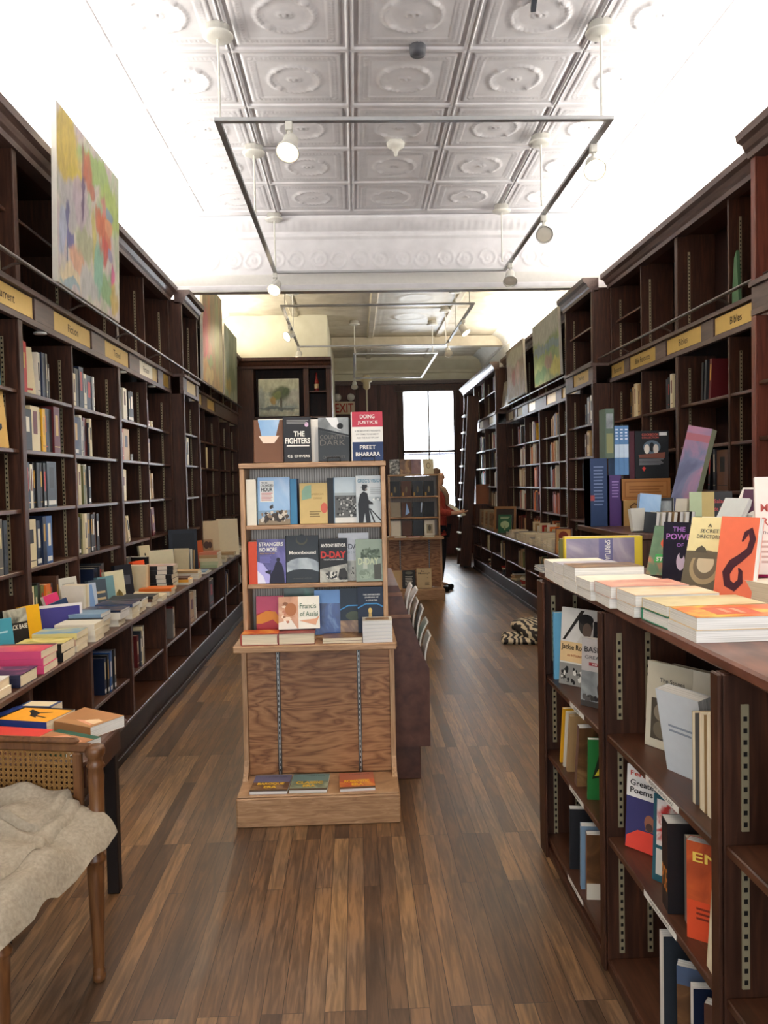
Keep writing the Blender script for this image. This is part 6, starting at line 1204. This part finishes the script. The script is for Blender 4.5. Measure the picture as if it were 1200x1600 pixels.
canvas('painting', 1.25, .74, (2.28, 9.32, 2.69), -90, 2, brushed('painting_green_field', 1.25, .74, [(.25, '5a7450'), (.45, '7a9060'), (.6, '95a06c'), (.78, '8494a0')], [(.5, .86, .7, .22, 'aaa9a2'), (.3, .55, .3, .08, '7a8c98'), (.8, .52, .3, .07, '6f8892'), (.35, .36, .2, .12, '8a9c60'), (.85, .16, .22, .14, 'c0b858'), (.6, .3, .16, .1, '9a7a68'), (.25, .14, .25, .1, '4f7c50')], 6, .06), 'square green landscape painting tilting on the right rail')
canvas('painting', 1.15, .72, (2.28, 11.1, 2.69), -90, 2, brushed('painting_brown_figures', 1.15, .72, [(.25, '6f6650'), (.45, '94836c'), (.6, 'a8988a'), (.78, '8a9084')], [(.5, .8, .6, .15, 'a9a38c'), (.4, .4, .1, .2, '9a5a4c'), (.65, .45, .1, .2, 'b49484')], 6, .06), 'narrow looking brown painting on the right rail beyond the green one', [('r', 0, 0, 1, .02, '#3a2a20'), ('r', 0, .98, 1, 1, '#3a2a20'), ('r', 0, 0, .02, 1, '#3a2a20'), ('r', .98, 0, 1, 1, '#3a2a20')])
canvas('painting', .5, .42, (2.335, 12.3, 2.66), -90, -7, photo('painting_grey', [(.3, '5a5a58'), (.6, 'a8a49c'), (.8, 'c8c4bc')], 6), 'small grey picture leaning low on the right rail')
canvas('painting', .60, .56, (-1.11, 12.03, 2.572), 0, -4, brushed('painting_street', .60, .56, [(.25, '6f7c78'), (.45, '98a098'), (.6, 'b4b4a4'), (.78, 'c8c6b4')], [(.5, .85, .7, .2, 'b2b29a'), (.06, .45, .09, .35, '8f9894'), (.85, .5, .2, .16, 'aaa8a0'), (.55, .62, .22, .2, '3c4a30'), (.45, .55, .12, .12, '6c7444'), (.68, .66, .1, .1, '4a5a3a'), (.36, .4, .08, .12, '9a7c3c'), (.56, .36, .035, .14, '3a3428'), (.5, .2, .5, .05, '5a6468'), (.8, .26, .2, .04, '8a9698'), (.5, .06, .5, .05, 'a8a898')], 12, .035, soft=.3), 'square painting of a leafy tree on a street in the cabinet facing the camera')
bt = MB(); bt.lathe([(0, 0), (.035, 0), (.036, .02), (.036, .13), (.030, .16), (.014, .20), (.012, .26), (.015, .262), (.015, .285), (0, .286)], M('7c1f1c', .25), 18); bt.lathe([(.0365, .045), (.037, .046), (.037, .11), (.0365, .111)], M('c9b088', .5), 18)
tag(bt.build('wine_bottle', None, (-.55, 12.2, 2.9505)), 'slim red bottle on the small shelf of the cabinet facing the camera', 'bottle')

# ------------------------------------------------------------------ exit sign with twin lamps
ex = empty('exit_sign', (-.19, 16.93, 3.0), label='EXIT sign with two round emergency lamps on the far wall', cat='sign')
MB().bbox(-.22, .22, -.03, .03, 0, .27, M('cbb9a0', .5), .01).build('sign_box', ex)
tb = MB(); put_text(tb, 'EXIT', lambda u, v: (-.19+u, -.032, .04+v), M('a3281f', .5), .38, .19, .03); tb.build('lettering', ex)
for s in (-1, 1):
    l_ = MB().lathe([(0, .05), (.05, .04), (.075, .01), (.08, -.02), (.07, -.03), (.05, -.02), (0, -.02)], M('d0cec6', .3), 18); l = l_.build('emergency_lamp', ex, (s*.14, -.02, .36), (PI/2, 0, 0))
    MB().lathe([(0, -.031), (.05, -.031), (.066, -.029)], M('8a8c88', .2, .6), 18).build('lamp_lens', l) if False else None
    MB().tube([(s*.14, 0, .27), (s*.14, 0, .31)], .012, M('cbb9a0', .5)).build('lamp_neck', ex)
# ------------------------------------------------------------------ ceiling fixtures
WP = M('cfccc4', .35); WPB = M('c8c6c2', .4, .3)
def spot(x, y, z, aim, lit=True, label='', power=45, vis=1.0, up=False):
    """track head: adapter, arm, bell; aim = point the lamp looks at"""
    o = empty('track_spotlight', (x, y, z), label=label, cat='spotlight')
    MB().bbox(-.02, .02, -.02, .02, -.05, -.001, WP, .003).build('adapter', o)
    d = (Vector(aim)-Vector((x, y, z-.13))).normalized(); q = d.to_track_quat('-Z', 'Y').to_matrix().to_4x4()
    T = Matrix.Translation((0, 0, -.13)) @ q
    MB().tube([(0, 0, -.05), (0, 0, -.10)], .012, WP).build('arm', o)
    hb = MB(); hb.lathe([(0, .075), (.03, .072), (.042, .055), (.045, .02), (.042, 0), (.05, -.02), (.065, -.05), (.068, -.065), (.064, -.066), (.06, -.05)], WP, 24); h_ = hb.build('lamp_head', o); h_.matrix_local = T
    bb = MB(); bb.lathe([(0, -.061), (.03, -.060), (.058, -.052)], M('ffe9c4', .4, 0, 9) if lit else M('e8e0d0', .3), 20); b_ = bb.build('bulb', o); b_.matrix_local = T
    if lit:
        l = bpy.data.lights.new('track_spotlight_beam', 'SPOT'); l.energy = power; l.color = (1, .80, .56); l.spot_size = math.radians(62); l.spot_blend = .7; l.shadow_soft_size = .04
        lo = bpy.data.objects.new('track_spotlight_beam', l); COL.objects.link(lo); lo.parent = o; lo.matrix_local = Matrix.Translation((0, 0, -.13)) @ Matrix.Translation(d*.075) @ q
def track(x0, x1, y0, y1, z, label, rods, which='x0 x1 y0 y1'):
    o = empty('light_track', ((x0+x1)/2, (y0+y1)/2, z), label=label, cat='light track'); cx, cy = (x0+x1)/2, (y0+y1)/2
    G = M('a8a8aa', .35, .3)
    for k, (a, b, c, d) in enumerate((((x0), (x1), y0-.018, y0+.018), ((x0), (x1), y1-.018, y1+.018), (x0-.018, x0+.018, y0+.0185, y1-.0185), (x1-.018, x1+.018, y0+.0185, y1-.0185))):
        if which.split().count(['y0', 'y1', 'x0', 'x1'][k]) == 0: continue
        boxobj('track_bar', o, a-cx-(.018 if k < 2 else 0), b-cx+(.018 if k < 2 else 0), c-cy, d-cy, 0, .022, G, .002)
    for (x, y) in rods:
        MB().tube([(x-cx, y-cy, .022), (x-cx, y-cy, CZ-z-.06)], .0075, WP, 8).build('suspension_rod', o)
        c = MB().lathe([(0, 0), (.06, .002), (.085, .012), (.088, .022), (.068, .026), (.068, .07), (0, .071)], WP, 24).build('ceiling_canopy', o); c.location = (x-cx, y-cy, CZ-z-.075)
track(-.73, 1.51, 4.62, 7.88, 3.6, 'rectangular white light track hanging in the front room', [(-.72, 4.65), (1.46, 4.62), (-.72, 6.26), (1.46, 6.10), (-.72, 7.8), (1.44, 7.62)])
track(-.80, 1.42, 9.35, 12.1, 3.6, 'rectangular light track hanging just beyond the ceiling beam', [(-.78, 9.5), (1.40, 9.5), (-.78, 10.8), (1.40, 10.8), (1.40, 12.0)])
track(.03, 1.35, 12.85, 15.8, 3.6, 'farthest light track near the back wall', [(.04, 12.9), (1.30, 13.0), (.06, 14.8)])
spot(-.33, 4.62, 3.6, (-.75, 3.2, 1.2), True, 'glowing spotlight on the near bar of the front track, left', 45)
spot(1.51, 4.95, 3.6, (1.25, 2.5, 1.2), True, 'spotlight on the right bar of the front track, nearest the camera', 45)
spot(1.51, 6.25, 3.6, (1.1, 3.5, 1.6), False, 'spotlight on the right bar of the front track, middle')
spot(1.51, 7.6, 3.6, (1.3, 6.6, 2.0), False, 'spotlight on the right bar of the front track, far end')
spot(-.73, 7.86, 3.6, (-1.5, 5.6, .9), True, 'spotlight at the far left corner of the front track', 85)
spot(-.80, 10.4, 3.6, (-1.6, 9.6, 2.9), True, 'bright spotlight on the left bar of the second track', 30)
spot(-.80, 12.05, 3.6, (-1.1, 11.2, 1.8), True, 'spotlight at the far left corner of the second track', 22)
spot(1.42, 10.2, 3.6, (2.2, 9.6, 2.2), True, 'spotlight on the right bar of the second track, nearer', 45)
spot(1.42, 11.9, 3.6, (1.9, 9.0, 1.0), False, 'spotlight on the right bar of the second track, farther')
spot(.03, 15.7, 3.6, (.0, 14.5, 1.8), False, 'spotlight at the end of the farthest track')
track(-.73, 1.51, .3, 3.0, 3.6, 'white light track above the camera, near the shop front', [(-.7, .5), (1.45, .5), (-.7, 2.8), (1.45, 2.8)])
spot(1.51, 2.6, 3.6, (-.7, 3.9, .3), True, 'spotlight on the near shop front track aimed at the oak stand', 42)
spot(1.51, 1.0, 3.6, (.55, 1.9, .2), True, 'spotlight on the near shop front track aimed at the floor', 38)
spot(-.73, 1.5, 3.6, (1.2, 2.5, 1.2), True, 'spotlight on the near shop front track aimed at the right book piles', 40)
spot(.2, 3.0, 3.6, (-1.5, 3.9, .8), True, 'spotlight on the near shop front track aimed at the left counter', 45)
def disc(name, x, y, prof, mat, label, cat): tag(MB().lathe(prof, mat, 24).build(name, None, (x, y, CZ-.001)), label, cat)
disc('smoke_detector', .43, 4.86, [(0, -.055), (.045, -.053), (.05, -.03), (.05, 0)], M('4a4a50', .5), 'small dark grey round sensor on the tin ceiling', 'sensor')
disc('ceiling_sprinkler', .365, 6.18, [(0, -.12), (.012, -.115), (.018, -.08), (.04, -.06), (.065, -.045), (.07, -.02), (.05, -.012), (.05, 0)], WP, 'white ceiling sprinkler rose in the middle of the tin ceiling', 'sprinkler')
tag(MB().bbox(-.015, .015, -.09, .09, -.03, 0, M('3a3e48', .4), .003).build('ceiling_hook', None, (1.02, 4.36, CZ-.012), (0, 0, -.15)), 'short dark metal bar fixed to the ceiling at the top of the photo', 'bracket')
# pipe with a small lamp before the back wall
pp = empty('pendant_pole', (.27, 16.0, 0), label='thin pale pole with a small shaded lamp before the red brown wall', cat='lamp')
MB().tube([(0, 0, 0), (0, 0, 3.55)], .018, M('c8bfa8', .5)).build('pole', pp)
MB().lathe([(0, 3.70), (.06, 3.69), (.10, 3.60), (.11, 3.56), (.07, 3.55), (.07, 3.44), (.02, 3.40)], M('d8c8a0', .4), 20).build('lamp_shade', pp)
# fluorescent fittings lying on the bookcase tops
for (x, y0, y1, z, lab) in ((-1.88, 1.5, 7.6, 3.465, 'fluorescent fitting on top of the left bookcases, front'), (-1.88, 8.5, 12.0, 3.465, 'fluorescent fitting on top of the left bookcases, back'), (2.56, 1.5, 7.4, 3.465, 'fluorescent fitting on top of the right bookcases, front'), (2.56, 8.5, 13.6, 3.465, 'fluorescent fitting on top of the right bookcases, back')):
    o = empty('fluorescent_fitting', (x, (y0+y1)/2, z), label=lab, cat='light fitting'); L2 = (y1-y0)/2
    boxobj('housing', o, -.05, .05, -L2, L2, 0, .03, M('dcdcd8', .4)); 
# cut-off green leafy scrap on the right upper shelf
tag(MB().prism([(0, 0), (.10, 0), (.06, .30), (.03, .34)], 'x', -.01, .01, M('4a6a48', .6)).build('green_folder', None, (2.45, 5.0, 2.631), (0, 0, 0)), 'green card folder leaning in the upper shelf above the Bibles plate', 'folder')
# ------------------------------------------------------------------ ladder
ld = empty('rolling_ladder', (1.93, 14.35, 0), (0, math.radians(3.6), math.radians(0)), 'dark wood rolling ladder leaning by the back window', 'ladder')
for y in (-.21, .21): boxobj('stile', ld, -.10, .10, y-.016, y+.016, .03, 3.05, WOOD)
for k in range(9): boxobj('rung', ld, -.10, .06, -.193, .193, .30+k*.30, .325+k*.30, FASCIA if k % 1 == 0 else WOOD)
for k in range(9): boxobj('tread_edge', ld, -.135, -.101, -.19, .19, .30+k*.30, .325+k*.30, M('c8c4bc', .35, .5), .002)
MB().tube([(0, -.225, .04), (0, -.195, .04)], .04, BLACKM, 16).tube([(0, .195, .04), (0, .225, .04)], .04, BLACKM, 16).build('wheel', ld)

# ------------------------------------------------------------------ the reading customer
def skin_body(name, nodes, edges, root, mat, parent=None, sub=2):
    me = bpy.data.meshes.new(name); keys = list(nodes); ix = {k: i for i, k in enumerate(keys)}
    me.from_pydata([nodes[k][:3] for k in keys], [(ix[a], ix[b]) for a, b in edges], [])
    o = bpy.data.objects.new(name, me); COL.objects.link(o); o.modifiers.new('skin', 'SKIN')
    if not me.skin_vertices: 
        bpy.context.view_layer.objects.active = o; bpy.ops.mesh.customdata_skin_add() if hasattr(bpy.ops.mesh, 'customdata_skin_add') else None
    for k in keys:
        r = nodes[k][3]; me.skin_vertices[0].data[ix[k]].radius = r if isinstance(r, tuple) else (r, r)
        me.skin_vertices[0].data[ix[k]].use_root = (k == root)
    s_ = o.modifiers.new('sub', 'SUBSURF'); s_.levels = sub; s_.render_levels = sub
    bpy.context.view_layer.update(); dg = bpy.context.evaluated_depsgraph_get(); m2 = bpy.data.meshes.new_from_object(o.evaluated_get(dg))
    o.modifiers.clear(); o.data = m2; m2.materials.clear(); m2.materials.append(mat); 
    for p in m2.polygons: p.use_smooth = True
    if parent: o.parent = parent
    return o
SK = noise_mat('skin', [(.3, 'b98468'), (.7, 'cf9c7e')], (1, 1, 1), 12, 3, 0, .5)
pe = empty('person', (1.18, 11.35, 0), (0, 0, math.radians(70)), 'person in a red shirt and scarf standing beyond the far oak stand, reading', 'person')
# local: faces -y, x right-left
N_ = dict(pel=(0, 0, .93, (.13, .10)), wai=(0, .005, 1.08, (.12, .09)), che=(0, .01, 1.27, (.145, .10)), shc=(0, .01, 1.40, (.10, .07)), nk=(0, .0, 1.47, .05), hd0=(0, -.012, 1.54, .062), hd1=(0, -.012, 1.62, .083), hd2=(0, -.005, 1.68, .07),
          nose=(0, -.105, 1.60, .012), chin=(0, -.075, 1.535, .022))
Ed = [('pel', 'wai'), ('wai', 'che'), ('che', 'shc'), ('shc', 'nk'), ('nk', 'hd0'), ('hd0', 'hd1'), ('hd1', 'hd2'), ('hd1', 'nose'), ('hd0', 'chin')]
for s, n_ in ((-1, 'l'), (1, 'r')):
    N_.update({n_+'sh': (s*.17, .01, 1.385, .056), n_+'el': (s*.215, -.06, 1.12, .042), n_+'wr': (s*.12, -.27, 1.10, .027), n_+'pm': (s*.10, -.335, 1.115, (.034, .018)), n_+'hip': (s*.085, 0, .86, .085), n_+'kn': (s*.10, -.01, .49, .055), n_+'an': (s*.105, .03, .09, .036), n_+'to': (s*.11, -.13, .035, .034)})
    Ed += [('shc', n_+'sh'), (n_+'sh', n_+'el'), (n_+'el', n_+'wr'), (n_+'wr', n_+'pm'), ('pel', n_+'hip'), (n_+'hip', n_+'kn'), (n_+'kn', n_+'an'), (n_+'an', n_+'to')]
    for f in range(4):
        bx0 = s*(.10-.024+.016*f); a_ = n_+'f%da' % f; b_ = n_+'f%db' % f
        N_[a_] = (bx0, -.375-(.006 if f in (1, 2) else 0), 1.112, .009); N_[b_] = (bx0-s*.004, -.395-(.008 if f in (1, 2) else 0), 1.135, .0075); Ed += [(n_+'pm', a_), (a_, b_)]
    N_[n_+'ta'] = (s*.062, -.335, 1.13, .010); N_[n_+'tb'] = (s*.055, -.365, 1.15, .008); Ed += [(n_+'pm', n_+'ta'), (n_+'ta', n_+'tb')]
skin_body('body', N_, Ed, 'pel', SK, pe)
def sub(keys_, grow, edges=None):
    n2 = {}
    for k in keys_:
        v = N_[k]; r = v[3]; n2[k] = (*v[:3], tuple(a+grow for a in r) if isinstance(r, tuple) else r+grow)
    return n2, [(a, b) for a, b in Ed if a in n2 and b in n2]
sh = sub(['pel', 'wai', 'che', 'shc', 'lsh', 'lel', 'rsh', 'rel'], .022); sh[0]['lw2'] = (-.135, -.23, 1.102, .042); sh[0]['rw2'] = (.135, -.23, 1.102, .042); sh[0]['hem'] = (0, 0, .84, (.165, .135)); sh[1].extend([('lel', 'lw2'), ('rel', 'rw2'), ('pel', 'hem')])
skin_body('shirt', sh[0], sh[1], 'pel', noise_mat('red_knit', [(.3, '8f2f26'), (.7, 'b24436')], (1, 1, 1), 40, 4, 0, .85), pe)
tr = sub(['pel', 'lhip', 'lkn', 'lan', 'rhip', 'rkn', 'ran'], .014); skin_body('trousers', tr[0], tr[1], 'pel', noise_mat('dark_denim', [(.3, '14161e'), (.7, '20242e')], (1, 1, 1), 40, 4, 0, .85), pe)
for s in (-1, 1): MB().bbox(s*.11-.045, s*.11+.045, -.17, .075, .0, .075, M('1a1716', .5), .02).build('shoe', pe)
sc = {'a': (0, .04, 1.46, .06), 'b': (.075, .0, 1.46, .05), 'c': (-.075, .0, 1.46, .05), 'd': (0, -.085, 1.43, .05), 'e': (.05, -.115, 1.32, .045), 'f': (.04, -.12, 1.20, .035)}
skin_body('scarf', sc, [('a', 'b'), ('a', 'c'), ('b', 'd'), ('c', 'd'), ('d', 'e'), ('e', 'f')], 'a', noise_mat('tan_scarf', [(.3, '8f7560'), (.7, 'b39a82')], (1, 1, 1), 50, 4, 0, .9), pe)
hr = {'a': (0, .03, 1.69, .085), 'b': (0, .055, 1.62, .085), 'c': (0, .07, 1.53, .075), 'd': (.06, .03, 1.60, .05), 'e': (-.06, .03, 1.60, .05), 'f': (0, -.03, 1.725, .05)}
skin_body('hair', hr, [('a', 'b'), ('b', 'c'), ('b', 'd'), ('b', 'e'), ('a', 'f')], 'b', noise_mat('brown_hair', [(.3, '4a3224'), (.7, '7a5a40')], (40, 40, 3), 6, 4, 0, .6), pe)
fc = MB()
for s in (-1, 1):
    T = Matrix.Translation((s*.032, -.083, 1.62)); fc.lathe([(0, .006), (.008, .004), (.011, 0), (.008, -.004), (0, -.006)], M('2a201c', .3), 10, T)
fc.box(-.022, .022, -.088, -.080, 1.562, 1.568, M('8a4a44', .5)); fc.build('face_features', pe)
for s in (-1, 1): MB().lathe([(0, .012), (.014, .01), (.02, 0), (.014, -.01), (0, -.012)], SK, 12, Matrix.Translation((s*.083, 0, 1.61)) @ Matrix.Rotation(PI/2, 4, 'Y')).build('ear', pe)
book(.2, .26, .02, 'ivory', loc=(1.18+.345, 11.35-.135, 1.06), yaw=70, tilt=-55, label='open pale book held by the person in the red shirt', pages='cream')
